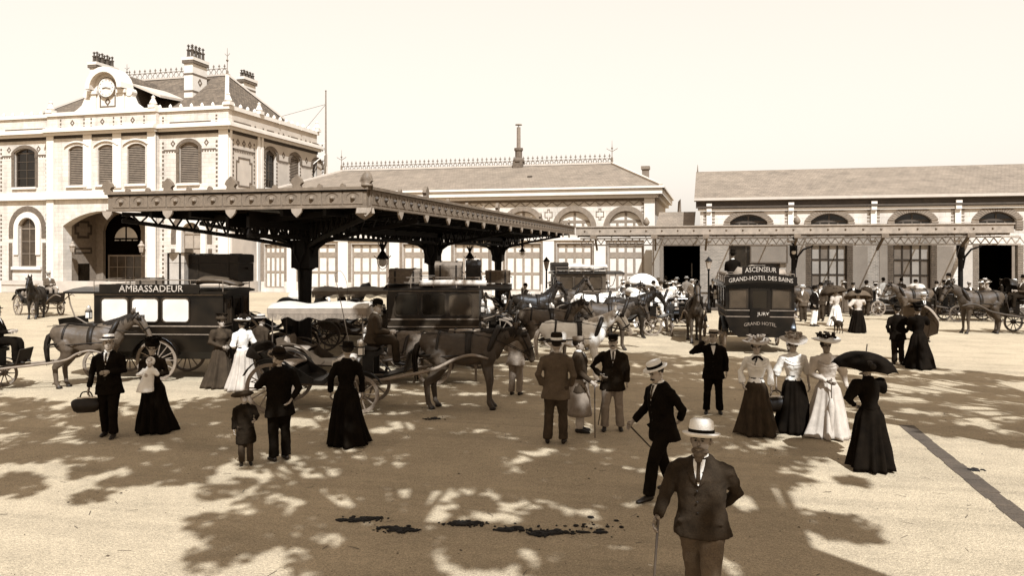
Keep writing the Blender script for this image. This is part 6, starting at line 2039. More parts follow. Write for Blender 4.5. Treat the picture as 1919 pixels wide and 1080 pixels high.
q = MB(); q.tube([(0, -.5, 0), (0, -.1, .10), (0, .4, .12), (0, .6, .04)], [(.22, .05), (.3, .09), (.3, .1), (.2, .05)], 10, sub=3); o = q.build('rug_roll', 'coach_mid', None, True); o.location = W(amb, (-.55, -1.5, 2.40)); o.rotation_euler = (0, 0, Wz(amb)); tag(o, 'rolled rug lying at the rear edge of the Ambassadeur omnibus roof', 'rug')
# ---- cab at the left edge
cab2 = victoria('dark cab cut off by the left edge with its driver', cw(-12.95, 18.35), heading(1, .10), hood='folded', gap=3.4, wheels='wheel_wood', scale=.8)
h2 = horse('chestnut cab horse in front of the Ambassadeur omnibus on the left', cw(-10.05, 18.7), heading(1, .10), 'horse_chestnut', 'mid', .98)
person('dark hunched coachman at the very left edge', W(cab2, (.0, .86, 1.02)), Wz(cab2), arms=('rein', 'rein'), hatk='bowler', hatm='cloth_black', top='cloth_black', bottom='cloth_black', sit=True)
# ---- landau far left by the station
lan = victoria('dark open landau standing before the station entrance at far left', cw(-24.3, 40.4), heading(.82, -.57), hood='folded', wheels='wheel_wood', gap=2.2)
horse('dark horse facing us harnessed to the landau at far left', W(lan, (1.0, 2.0, 0)), heading(.25, -1), 'horse_black', 'high', 1.0)
dl = person('coachman in pale hat driving the landau at far left', W(lan, (0, 1.08, 1.27)), Wz(lan), arms=('rein', 'rein'), hatk='top', hatm='straw', top='cloth_mid', bottom='cloth_tan', sit=True)
# ---- brown omnibus in the middle with luggage
mid = omnibus('brown hotel omnibus with luggage on its roof in the middle of the rank', cw(-2.15, 22.4), heading(1, .0), 'coach_brown', ['glass_mid', 'glass', 'coach_mid'], L=2.5, wheels='wheel_dark')
luggage('domed trunk at the rear of the brown omnibus roof', W(mid, (.2, -.85, 2.34)), Wz(mid, PI / 2), (.85, .6, .42), 'wicker', .12)
luggage('tall domed hamper in the middle of the brown omnibus roof', W(mid, (-.1, .35, 2.34)), Wz(mid, PI / 2), (.75, .6, .62), 'leather_tan', .2)
luggage('small dark hat box standing near the front of the brown omnibus roof', W(mid, (-.1, 1.05, 2.34)), Wz(mid, PI / 2), (.42, .42, .66), 'leather', .25, name='hat_box', cat='box')
luggage('flat trunk at the front of the brown omnibus roof', W(mid, (-.1, 1.75, 2.34)), Wz(mid, PI / 2), (.7, .55, .36), 'cloth_mid', .05)
for dy, lb in ((-.2, 'pale rolled carriage rug along the near rail of the brown omnibus'),):
    q = MB(); q.tube([(-.9, 0, 0), (0, 0, .02), (.95, 0, 0)], .085, 10, sub=4); o = q.build('rug_roll', 'canvas', None, True); o.location = W(mid, (.78, .5, 2.36)); o.rotation_euler = (0, 0, Wz(mid, PI / 2)); tag(o, lb, 'rug')
# crates on a hand cart in front of it
hc = thing('hand_cart', 'flat hand cart loaded with crates before the brown omnibus', 'cart', cw(-1.9, 19.6), heading(1, .0))
q = MB(); q.box(-.5, .5, -1.2, 1.2, .62, .70); q.build('bed', 'wood_paint', hc)
for s in (-1, 1): wheel(hc, s * .58, 0, .45, 'wheel_wood', 10)
q = MB(); q.tube([(-.58, 0, .45), (.58, 0, .45)], .03, 8); q.bar((0, 0, .45), (0, 0, .64), .12); q.bar((.4, -1.2, .66), (.4, -1.9, .62), .05); q.bar((-.4, -1.2, .66), (-.4, -1.9, .62), .05); q.bar((0, 1.0, .0), (0, 1.0, .63), .06); q.build('frame', 'wood_paint', hc)
luggage('long wicker crate at the left of the hand cart', W(hc, (0, -.62, .70)), Wz(hc, PI / 2), (1.05, .7, .52), 'wicker', .0, name='crate', cat='crate')
luggage('dark wooden crate in the middle of the hand cart', W(hc, (0, .22, .70)), Wz(hc, PI / 2), (.5, .6, .42), 'coach_mid', .0, name='crate', cat='crate')
luggage('small dark crate at the right of the hand cart', W(hc, (0, .85, .70)), Wz(hc, PI / 2), (.55, .6, .36), 'leather', .0, name='crate', cat='crate')
luggage('pale cushioned hamper on top of the small crate of the hand cart', W(hc, (0, .72, 1.075)), Wz(hc, PI / 2), (.75, .6, .22), 'cloth_tan', .06, name='hamper', cat='hamper')
# ---- white horse and the rank of cabs to the right
GR = 'cab horses of the rank before the station'
horse('white horse facing right behind the man in the tall straw hat', cw(1.55, 19.6), heading(1, -.02), 'horse_grey', 'mid', .98, 'hair_grey')
horse('chestnut cab horse directly behind the white horse', cw(1.05, 23.6), heading(1, .05), 'horse_chestnut', 'mid', 1.0)
horse('dark bay horse with lowered head in the middle of the cab rank', cw(3.1, 26.0), heading(1, -.05), 'horse_bay', 'low', 1.02)
horse('black horse with head stretched forward beyond the dark bay', cw(4.35, 29.6), heading(1, .0), 'horse_black', 'mid', 1.0)
horse('pale grey horse at the far right end of the cab rank', cw(5.9, 33.5), heading(1, -.2), 'horse_grey', 'low', 1.0, 'hair_grey')
CB = 'open cabs of the rank before the station'
victoria('open cab with white covered hood behind the chestnut horse', cw(-1.7, 24.6), heading(1, .05), hood='cover', wheels='wheel_wood')
victoria('open cab with white covered hood behind the dark bay horse', cw(.4, 27.0), heading(1, .0), hood='cover', wheels='wheel_wood', seatc='cloth_tan')
victoria('open cab with folded leather hood behind the black horse', cw(1.6, 30.2), heading(1, .0), hood='folded', wheels='wheel_wood', seatc='canvas')
victoria('open cab with white covered hood behind the pale grey horse', cw(3.1, 34.2), heading(1, -.1), hood='cover', wheels='wheel_wood', seatc='canvas')
victoria('cab with raised leather hood at the left of the rank under the canopy', cw(-6.2, 29.5), heading(1, .1), hood='raised', wheels='wheel_dark', shaft=False)
victoria('cab with raised hood between the Ambassadeur omnibus and the first column', cw(-7.0, 22.6), heading(-1, .3), hood='raised', wheels='wheel_dark', shaft=False)
victoria('open cab with covered hood under the second column', cw(-1.3, 32.4), heading(1, .1), hood='cover', wheels='wheel_wood', shaft=False)
victoria('open cab with folded hood under the third column', cw(1.0, 37.0), heading(1, .1), hood='folded', wheels='wheel_wood', shaft=False, seatc='canvas')
v7 = victoria('open cab with white covered hood behind the roof of the brown omnibus', cw(-2.3, 28.8), heading(1, .1), hood='cover', wheels='wheel_wood', shaft=False, seatc='canvas')
victoria('open cab with pale seat behind the open cab of the black horse', cw(-.2, 34.8), heading(1, .05), hood='cover', wheels='wheel_wood', shaft=False, seatc='canvas')
for c_, p_, lb, hk, tp in ((v7, (0, 1.1, 1.27), 'coachman in top hat waiting on a cab beyond the brown omnibus', 'top', 'cloth_dark'),):
    person(lb, W(c_, p_), Wz(c_), arms=('rein', 'rein'), hatk=hk, hatm='cloth_dark', top=tp, bottom='cloth_dark', sit=True, det=0)
def rug(label, c, rz, m='canvas', sx=.5, sy=.4):
    q = MB(); n = 10
    rs = []
    for i in range(n + 1):
        x = -sx + 2 * sx * i / n
        rs.append([(x, -sy, -.30), (x, -sy * .96, -.02), (x, -sy * .5, .03), (x, 0, .045), (x, sy * .5, .03), (x, sy * .96, -.02), (x, sy, -.22), (x, sy * .9, -.2), (x, 0, .0), (x, -sy * .9, -.28)])
    q.rings(rs); o = q.build('carriage_rug', m, None, True)
    for v in o.data.vertices: v.co += Vector((noise.noise(v.co * 7) * .03, noise.noise(v.co * 6 + Vector((5, 0, 0))) * .04, noise.noise(v.co * 5 + Vector((0, 7, 0))) * .03))
    o.location = c; o.rotation_euler = (0, 0, rz); tag(o, label, 'rug')
rug('white cloth thrown over the box seat of the foreground cab', W(cab, (.0, .62, 1.02)), Wz(cab), 'canvas', .42, .24)
for i, (r_, f_, hd_, lb) in enumerate(((-3.2, 38.0, 'cover', 'leftmost of the far row of cabs against the hall windows'), (-.4, 39.4, 'folded', 'second from left of the far row of cabs against the hall'), (5.6, 38.6, 'cover', 'cab with white hood just left of the passage crowd'), (4.4, 30.9, 'folded', 'cab with tan seat beyond the black horse head'), (-5.6, 34.0, 'raised', 'cab with raised hood beyond the fringed carriage under the canopy'))):
    victoria(lb, cw(r_, f_), heading(1, .1 * (i % 3)), hood=hd_, wheels='wheel_wood', shaft=False, seatc=('canvas', 'cloth_tan')[i % 2])
horse('brown horse with raised head among the far cabs near the lamp post', cw(2.4, 36.0), heading(1, -.3), 'horse_bay', 'high', 1.0)
horse('black horse standing between the brown omnibus and the far cabs', cw(.9, 31.6), heading(1, .1), 'horse_black', 'high', 1.0)
for i, (r_, f_, hd_, lb) in enumerate(((3.6, 41.0, 'folded', 'far cab hard against the hall between lamp post and passage'), (6.8, 36.2, 'cover', 'cab with white hood just left of the dark passage'), (-7.6, 32.4, 'cover', 'cab with pale cover beneath the left side of the canopy'), (-8.4, 27.6, 'folded', 'cab with folded hood beyond the Ambassadeur omnibus roof'))):
    victoria(lb, cw(r_, f_), heading(1, .12 * (i % 2)), hood=hd_, wheels='wheel_wood', shaft=False, seatc=('canvas', 'cloth_tan')[i % 2])
horse('bay horse standing across the rank just left of the white parasol', cw(5.0, 37.0), heading(1, -.1), 'horse_chestnut', 'mid', 1.0)
horse('pale horse half hidden behind the black horse of the rank', cw(3.4, 32.6), heading(1, .05), 'horse_grey', 'low', .98, 'hair_grey')
om3 = omnibus('small far omnibus with roof rail behind the cab rank', cw(3.2, 38.2), heading(1, .1), 'coach_mid', 'glass_mid', L=2.4, wheels='wheel_dark')
luggage('dark bundle on the left end of the small far omnibus roof', W(om3, (.2, -.95, 2.34)), Wz(om3, PI / 2), (.8, .6, .4), 'leather', .15)
q = MB(); q.tube([(-1.1, 0, 0), (-.4, 0, .1), (.4, 0, .04), (1.1, 0, .1)], [(.3, .1), (.36, .16), (.34, .13), (.25, .1)], 10, sub=4); o = q.build('tarpaulin', 'canvas', None, True)
for v in o.data.vertices: v.co += Vector((0, noise.noise(v.co * 4) * .06, noise.noise(v.co * 5) * .07))
o.location = W(om3, (.1, .3, 2.42)); o.rotation_euler = (0, 0, Wz(om3, PI / 2)); tag(o, 'crumpled pale tarpaulin on the small far omnibus roof', 'tarpaulin')
# ---- hotel omnibus seen from behind
hot = omnibus('black hotel omnibus seen from behind lettered ASCENSEUR GRAND HOTEL DES BAINS', cw(8.05, 26.2), heading(.16, 1), 'coach_black', 'glass_mid', L=2.6, W=2.1, wheels='wheel_wood', rear_y=-.55)
yb = -1.3 - .12
def arcb(z0, z1, hw, sag):
    n = 12
    lo = [(-hw + 2 * hw * k / n, z0 + sag * (1 - (2 * k / n - 1) ** 2)) for k in range(n + 1)]
    hi = [(-hw + 2 * hw * k / n, z1 + sag * (1 - (2 * k / n - 1) ** 2)) for k in range(n + 1)]
    return lo + hi[::-1]
q = MB(front(yb)); q.panel(arcb(2.16, 2.44, 1.10, .10), [], -.06, .0); b1 = q.build('name_board', 'coach_black', hot)
q = MB(front(yb)); q.panel(arcb(2.50, 2.76, .56, .04), [], -.06, .0); b2 = q.build('name_board', 'coach_black', hot)
lettering('GRAND-HOTEL DES BAINS', .19, 'letter', b1, lambda x, y, z: (x, yb - .066 - z, 2.30 + y + .10 * (1 - (x / 1.02) ** 2)), sx=.86)
lettering('ASCENSEUR', .22, 'letter', b2, lambda x, y, z: (x, yb - .066 - z, 2.63 + y + .04 * (1 - (x / .56) ** 2)), sx=.80)
lettering('JURY', .15, 'letter', hot, lambda x, y, z: (x + .1, -1.3 - .045 - z, 1.26 + y), sx=1.1)
lettering('GRAND HOTEL', .15, 'letter_dim', hot, lambda x, y, z: (x, -1.3 - .045 - z, .96 + y - .06 * (x / .5) ** 2), sx=.95)
for k in range(7):
    pass
q = MB()
for s in (-1,):
    for k in range(9): q.tube([(s * .98, -1.1 + k * .28, 2.24), (s * .99, -1.1 + k * .28, 2.52)], .02, 5)
    q.box(-1.02, -.96, -1.2, 1.3, 2.20, 2.25); q.box(-1.02, -.96, -1.2, 1.3, 2.52, 2.56)
q.build('roof_rack', 'wood_paint', hot)
q = MB(); rr = random.Random(3)
rs = []
for i in range(13):
    x = -.85 + 1.7 * i / 12; k = math.sin(PI * i / 12) ** .5 if 0 < i < 12 else .05
    rs.append([(x, -.2 + .8 * math.cos(a) * k, 2.42 + (.30 * k) * max(0, math.sin(a)) + rr.uniform(-.02, .02)) for a in [2 * PI * j / 14 for j in range(14)]])
q.rings(rs); o = q.build('luggage_tarpaulin', 'canvas_dim', None, True)
for v in o.data.vertices: v.co += Vector((noise.noise(v.co * 3) * .06, noise.noise(v.co * 4) * .06, (noise.noise(v.co * 3.5 + Vector((2, 5, 1))) * .16 if v.co.z > 2.45 else 0)))
o.location = W(hot, (.15, .0, .06)); o.scale = (1, 1, 1.0); o.rotation_euler = (0, 0, Wz(hot)); tag(o, 'lumpy tarpaulin over luggage on the hotel omnibus roof', 'tarpaulin')
dh = person('coachman in dark coat and top hat seen from behind on the hotel omnibus', W(hot, (-.45, 1.78, 2.30)), Wz(hot), arms=('rein', 'rein'), hatk='top', hatm='cloth_black', top='cloth_black', bottom='cloth_black', sit=True, det=0)
horse('dark bay horse facing us left of the hotel omnibus', cw(6.55, 28.3), heading(-.12, -1), 'horse_bay', 'high', 1.02)
victoria('cab behind the horse that faces us left of the hotel omnibus', cw(6.85, 31.2), heading(-.1, -1), hood='folded', wheels='wheel_wood', lamps=True)
victoria('cab half hidden behind the right side of the hotel omnibus', cw(11.4, 34.0), heading(.25, 1), hood='folded', wheels='wheel_wood', shaft=False)
# ---- carts at the right edge
horse('big dark cart horse in heavy harness at the right edge', cw(18.55, 31.2), heading(-1, -.04), 'horse_bay', 'mid', 1.10)
rc = victoria('dark cart with shafts running out of the right edge', cw(21.4, 31.3), heading(-1, -.04), hood='raised', wheels='wheel_dark', gap=2.85, body='coach_brown', scale=1.05)
horse('dark horse behind the couple near the right end of the brick wing', cw(18.7, 36.6), heading(-1, .05), 'horse_chestnut', 'mid', 1.0)
rc2 = victoria('open carriage full of passengers behind the big cart horse at right', cw(21.6, 36.9), heading(-1, .05), hood='folded', wheels='wheel_dark', gap=2.9)
victoria('dark hooded carriage crowding the far right edge under the side canopy', cw(24.2, 39.5), heading(-1, .1), hood='raised', wheels='wheel_dark', shaft=False)
victoria('open cab behind the dark horse near the right canopy column', cw(19.6, 40.6), heading(-1, .0), hood='cover', wheels='wheel_wood', shaft=False, seatc='canvas')
horse('bay horse standing at the rail behind the brown parasols', cw(14.6, 38.8), heading(1, .1), 'horse_bay', 'mid', 1.0)
# ------------------------------------------------------------------ people in the square
def at(px, py): return G(px, py)
bearded = person('bearded man in white panama hat walking towards us with a cane', cw(1.66, 6.85), heading(-.42, -1), h=1.68, arms=('back', 'cane'), legs=((.02, .11), (-.02, -.20)), hatk='panama', hatm='cloth_white', top='cloth_umber', bottom='cloth_mid', skin='skin_shaded', beard='full', det=2, nod=R(-12), turn=R(-6), coat=.78, lean=.03, flare=.025)
bearded.scale.x *= 1.1
w_ = hold(bearded, 1); cane('dark cane in the hand of the bearded man in the panama hat', w_ + Vector((0, 0, .02)), (w_.x - .06, w_.y - .02, 0.0))
boat = person('man in boater and black suit walking left with a cane', at(1243, 930), heading(-.95, -.5), h=1.75, arms=('back', 'cane'), legs=((0, .32), (0, -.2)), hatk='boater', hatm='cloth_white', top='cloth_black', bottom='cloth_black', det=2, nod=R(14), beard='moustache', lean=.05)
w_ = hold(boat, 1); cane('cane swung by the man in boater and black suit', w_, (at(1237, 890).x + .12, at(1237, 890).y + .1, .10))
person('man in brown tweed jacket seen from behind in tall banded hat', at(1041, 832), heading(.12, 1), h=1.79, arms=('pocket', 'pocket'), legs=((-.03, 0), (.03, .0)), hatk='straw_tall', hatm='cloth_dark', band='cloth_white', top='cloth_mid', bottom='cloth_brown', det=2, shirt=False)
pr = person('man in profile with long pale coat beside the tweed jacket', at(1086, 810), heading(1, -.15), h=1.68, arms=('down', 'cane'), hatk='cap', hatm='cloth_tan', top='cloth_brown', bottom='cloth_light', apron='cloth_tan', det=1, band='cloth_brown')
w_ = hold(pr, 1); cane('thin cane of the man in the long pale coat', w_, (w_.x + .02, w_.y - .1, 0))
capm = person('man in peaked cap and dark jacket with pale trousers, hand on hip', at(1147, 806), heading(-.12, -1), h=1.70, arms=('down', 'hip'), legs=((-.05, .0), (.04, .05)), hatk='cap', hatm='cloth_black', band='cloth_dark', top='cloth_dark', bottom='cloth_tan', det=2, beard='moustache', turn=R(-15))
cane('stick leaning at the side of the man in the peaked cap', at(1136, 800) + Vector((0, 0.0, .92)), at(1121, 797))
person('young man in boater raising his hand to his face', at(1337, 775), heading(-.2, -1), h=1.63, arms=('down', 'salute'), legs=((-.03, 0), (.05, .03)), hatk='boater', hatm='straw_dim', top='cloth_black', bottom='cloth_black', det=2, collar=True, turn=R(-10))
wa = person('woman in white blouse with black bow and brown skirt, leftmost of three', at(1416, 813), heading(-.12, -1), 'woman', 1.64, arms=('down', 'loose'), hatk='picture', hatm='straw', band='cloth_tan', top='cloth_white', bottom='cloth_brown', sleeve='bishop', collar=True, det=2, skirt_r=.37)
wb_ = person('woman in puffed white blouse and black skirt, middle of three', at(1488, 809), heading(-.05, -1), 'woman', 1.66, arms=('down', 'bag'), hatk='picture', hatm='straw', band='straw_dim', top='cloth_white', bottom='cloth_black', sleeve='elbow', det=2, nod=R(10), skirt_r=.36)
wc_ = person('woman in pale dress with flowered hat, rightmost of three', at(1553, 818), heading(-.1, -1), 'woman', 1.69, arms=('bag', 'front'), hatk='picture', hatm='cloth_white', band='cloth_dark', top='cloth_light', bottom='cloth_light', sleeve='puff', det=2, skirt_r=.40, skin='skin_shaded', trail=.5)
def handbag(label, c, s=1.0, rz=0, m='leather'):
    t = thing('handbag', label, 'bag', c, rz, None, s)
    q = MB(); q.tube([(-.215, 0, .11), (-.20, 0, .115), (-.15, 0, .13), (0, 0, .135), (.15, 0, .13), (.20, 0, .115), (.215, 0, .11)], [(.04, .05), (.085, .095), (.10, .125), (.105, .13), (.10, .125), (.085, .095), (.04, .05)], 18, up=(0, 0, 1), sub=3); q.build('bag', m, t, True)
    q = MB(); q.tube([(-.1, 0, .26), (-.06, 0, .36), (.06, 0, .36), (.1, 0, .26)], .012, 6, (0, 1, 0), sub=3); q.build('handle', m, t, True)
    q = MB(); q.box(-.14, .14, -.02, .02, .255, .28); q.build('clasp', 'brass', t)
    return t
w_ = hold(wb_, 1); handbag('soft black bag carried by the middle of the three women', w_ - Vector((0, 0, .40)), 1.05, R(10))
w_ = hold(wc_, 1)
t = thing('closed_parasol', 'rolled pale parasol held point down by the woman in pale dress', 'parasol', (w_.x, w_.y, .03)); q = MB(); q.tube([(0, 0, 0), (0, 0, .10), (0, 0, .55), (0, 0, .68)], [.008, .03, .055, .02], 10); q.build('folded_cloth', 'cloth_light', t, True); q = MB(); q.tube([(0, 0, .6), (0, 0, w_.z + .05)], .009, 6); q.build('shaft', 'wood_dark', t)
bk = person('woman in black seen from behind under a black parasol', at(1632, 879), heading(-.05, 1), 'woman', 1.60, arms=('hip', 'up'), hatk=None, top='cloth_black', bottom='cloth_black', sleeve='puff', det=2, skirt_r=.32)
w_ = hold(bk, 1); parasol('open black parasol over the woman in black seen from behind', w_ - Vector((.02, 0, .05)), (C2W(.10, -.05) + Vector((0, 0, 1))), 'cloth_black', .47, .40, .25, droop=.26)
person('man in dark suit and cap seen from behind, left of a couple', at(1683, 684), heading(.25, 1), h=1.68, arms=('pocket', 'pocket'), hatk='cap', hatm='cloth_black', top='cloth_black', bottom='cloth_dark', det=1, shirt=False)
cwm = person('woman in black trailing dress, right of a couple', at(1722, 690), heading(.1, 1), 'woman', 1.72, arms=('front', 'up'), hatk='picture_small', hatm='cloth_black', band='cloth_black', top='cloth_black', bottom='cloth_black', sleeve='puff', det=1, trail=.5)
w_ = hold(cwm, 1); parasol('open tan parasol tilted behind the woman of the couple', cw(11.85, 22.7, 1.32), (C2W(.75, .35) + Vector((0, 0, .45))), 'cloth_tan', .58, .22, .3, droop=.3)
person('man in white boater walking up beyond the couple', at(1730, 640), heading(-.1, -1), h=1.74, arms=('down', 'down'), legs=((0, .1), (0, -.1)), hatk='boater', hatm='cloth_white', top='cloth_black', bottom='cloth_dark', det=1)
dp = person('woman in long black skirt under a brown parasol', at(1608, 624), heading(.1, 1), 'woman', 1.62, arms=('hip', 'up'), hatk='toque', hatm='cloth_black', band='cloth_black', top='cloth_light', bottom='cloth_black', sleeve='puff', det=1)
w_ = hold(dp, 1); parasol('open brown parasol of the woman in the long black skirt', w_ - Vector((0, 0, .1)), (C2W(.05, .25) + Vector((0, 0, 1))), 'cloth_mid', .56, .42, .2, droop=.3)
wp = person('woman in white skirt and pale cape seen from behind beside a dog', at(1567, 612), heading(-.1, 1), 'woman', 1.60, arms=('front', 'up'), hatk='toque', hatm='cloth_tan', band='cloth_mid', top='cloth_light', bottom='cloth_white', sleeve='puff', det=1)
w_ = hold(wp, 1); parasol('open dark brown parasol over the woman in the white skirt', w_ - Vector((0, 0, .05)), (C2W(-.15, .2) + Vector((0, 0, 1))), 'cloth_brown', .6, .45, .2, droop=.3)
person('man in white suit and dark hat by the brick wing', at(1656, 578), heading(-.2, 1), h=1.72, arms=('down', 'down'), hatk='bowler', hatm='cloth_dark', top='cloth_white', bottom='cloth_white', det=0, shirt=False)
# dog
t = thing('dog', 'small brown dog standing behind the woman in the white skirt', 'dog', at(1571, 625), heading(-.2, 1))
mb = MB(); mb.tube([(0, -.24, .40), (0, -.12, .42), (0, .1, .40), (0, .24, .42)], [(.05, .06), (.085, .10), (.095, .12), (.05, .07)], 10, sub=2); mb.tube([(0, .2, .44), (0, .30, .56), (0, .36, .60), (0, .48, .55), (0, .52, .54)], [.06, .05, .065, .035, .02], 8, sub=2); mb.tube([(0, -.24, .44), (0, -.34, .52), (0, -.38, .62)], [.03, .02, .01], 6)
for s in (-1, 1):
    mb.tube([(s * .055, .16, .36), (s * .06, .15, .2), (s * .06, .16, .05), (s * .06, .19, .015)], [.045, .028, .02, .025], 6); mb.tube([(s * .055, -.17, .38), (s * .06, -.13, .25), (s * .06, -.21, .15), (s * .06, -.19, .05), (s * .06, -.16, .015)], [.06, .04, .022, .02, .025], 6)
    mb.tube([(s * .045, .34, .64), (s * .07, .34, .62), (s * .075, .36, .54)], [.015, .025, .008], 6)
put('body', remesh(mb, .014, 2, name='dog'), 'cloth_brown', t)
q = MB(); ring_y(q, .255, .50, .062, .062, .025, n=12); q.build('collar', 'leather', t)
# left foreground
lm = person('man in straw hat and open black jacket carrying a dark bag', at(206, 818), heading(.15, -1), h=1.74, arms=('hold', 'bag'), legs=((0, .12), (0, -.1)), hatk='boater', hatm='straw', top='cloth_black', bottom='cloth_black', det=2, turn=R(10))
w_ = hold(lm, 1); handbag('dark leather travelling bag in the hand of the straw hat man', w_ - Vector((.04, 0, .36)), 1.0, Wz(lm, R(10)))
mw = person('woman in black carrying a baby in white', at(288, 810), heading(.1, -1), 'woman', 1.60, arms=('hold', 'hold'), hatk='toque', hatm='cloth_black', band='cloth_black', top='cloth_dark', bottom='cloth_black', sleeve='plain', det=2, skirt_r=.34, nod=R(4))
# baby: one continuous clothed figure lying across her arms
bb = thing('baby', 'baby in white dress and bonnet carried by the woman in black', 'baby', W(mw, (.0, .26, 1.02)), Wz(mw))
mb = MB(); mb.rings([[(-.06 + .10 * math.cos(a), .07 * math.sin(a) + .0, z) if False else (r * math.cos(a) + xo, r * .8 * math.sin(a), z) for a in [2 * PI * k / 14 for k in range(14)]] for z, r, xo in ((-.26, .15, .06), (-.12, .13, .04), (.02, .10, 0), (.12, .085, -.02), (.2, .05, -.03))])
for s in (-1, 1): mb.tube([(s * .07 - .02, .02, .13), (s * .15 - .02, .05, .05), (s * .17 - .02, .12, .06)], [.05, .042, .03], 8)
bm_ = remesh(mb, .014, 3, .006, 12, 'dress'); put('dress', bm_, 'cloth_white', bb)
hd_ = MB(); T_ = Matrix.Translation((-.03, .0, .255)) @ Matrix.Rotation(PI, 4, 'Z') @ Matrix.Scale(.72, 4) @ Matrix.Translation((0, 0, -1.62)); T_ = Matrix.Translation((-.03, 0, .255)) @ Matrix.Scale(.72, 4) @ Matrix.Translation((0, 0, -1.62)); head_mesh(hd_, T_)
hd_.tube([(-.03, 0, .12), (-.03, 0, .2)], .03, 8)
hd_.build('body', 'skin', bb, True)
q = MB(); q.ball((-.03, -.018, .275), (.078, .078, .08), 12, 8); q.build('bonnet', 'cloth_white', bb, True)
boy = person('small boy in big dark beret and short dark coat', at(461, 871), heading(.35, -1), h=1.08, arms=('reach', 'down'), hatk='beret', hatm='cloth_brown', top='cloth_dark', bottom='cloth_brown', det=2, coat=.52, shirt=False, turn=R(20), nod=R(-14))
boy_hat = [c for c in boy.children if c.name.startswith('hat')]
for o in boy_hat: o.scale = (1.25, 1.25, 1.0)
person('stout man in dark suit leading the small boy', at(525, 864), heading(-.55, .75), h=1.70, arms=('reach', 'back'), hatk='bowler', hatm='cloth_dark', top='cloth_black', bottom='cloth_black', det=2, beard='full', turn=R(25), shirt=False, coat=.72)
person('woman in plain black dress and flat hat standing by the cab wheel', at(648, 833), heading(-.15, .9), 'woman', 1.68, arms=('down', 'down'), hatk='boater', hatm='cloth_black', band='cloth_black', top='cloth_black', bottom='cloth_black', sleeve='plain', det=2, skirt_r=.34)
person('woman in brown dress and bonnet facing right by the Ambassadeur omnibus', at(413, 726), heading(.7, -.6), 'woman', 1.66, arms=('front', 'front'), hatk='toque', hatm='cloth_brown', band='cloth_dark', top='cloth_brown', bottom='cloth_brown', sleeve='puff', det=1, skirt_r=.38)
person('woman in white blouse and checked pale skirt by the Ambassadeur omnibus', at(456, 731), heading(-.6, .5), 'woman', 1.66, arms=('front', 'loose'), hatk='picture_small', hatm='cloth_white', band='cloth_dark', top='cloth_white', bottom='cloth_light', sleeve='elbow', det=1)
person('man in boater and brown jacket behind the cab wheel', at(489, 722), heading(.5, .8), h=1.68, arms=('front', 'front'), hatk='boater', hatm='straw', top='cloth_brown', bottom='cloth_brown', det=1, shirt=False)
person('man half hidden behind the bay horse head in tan work clothes', at(966, 741), heading(.3, .9), h=1.6, arms=('front', 'front'), hatk='cap', hatm='cloth_brown', top='cloth_tan', bottom='cloth_tan', det=1, shirt=False)
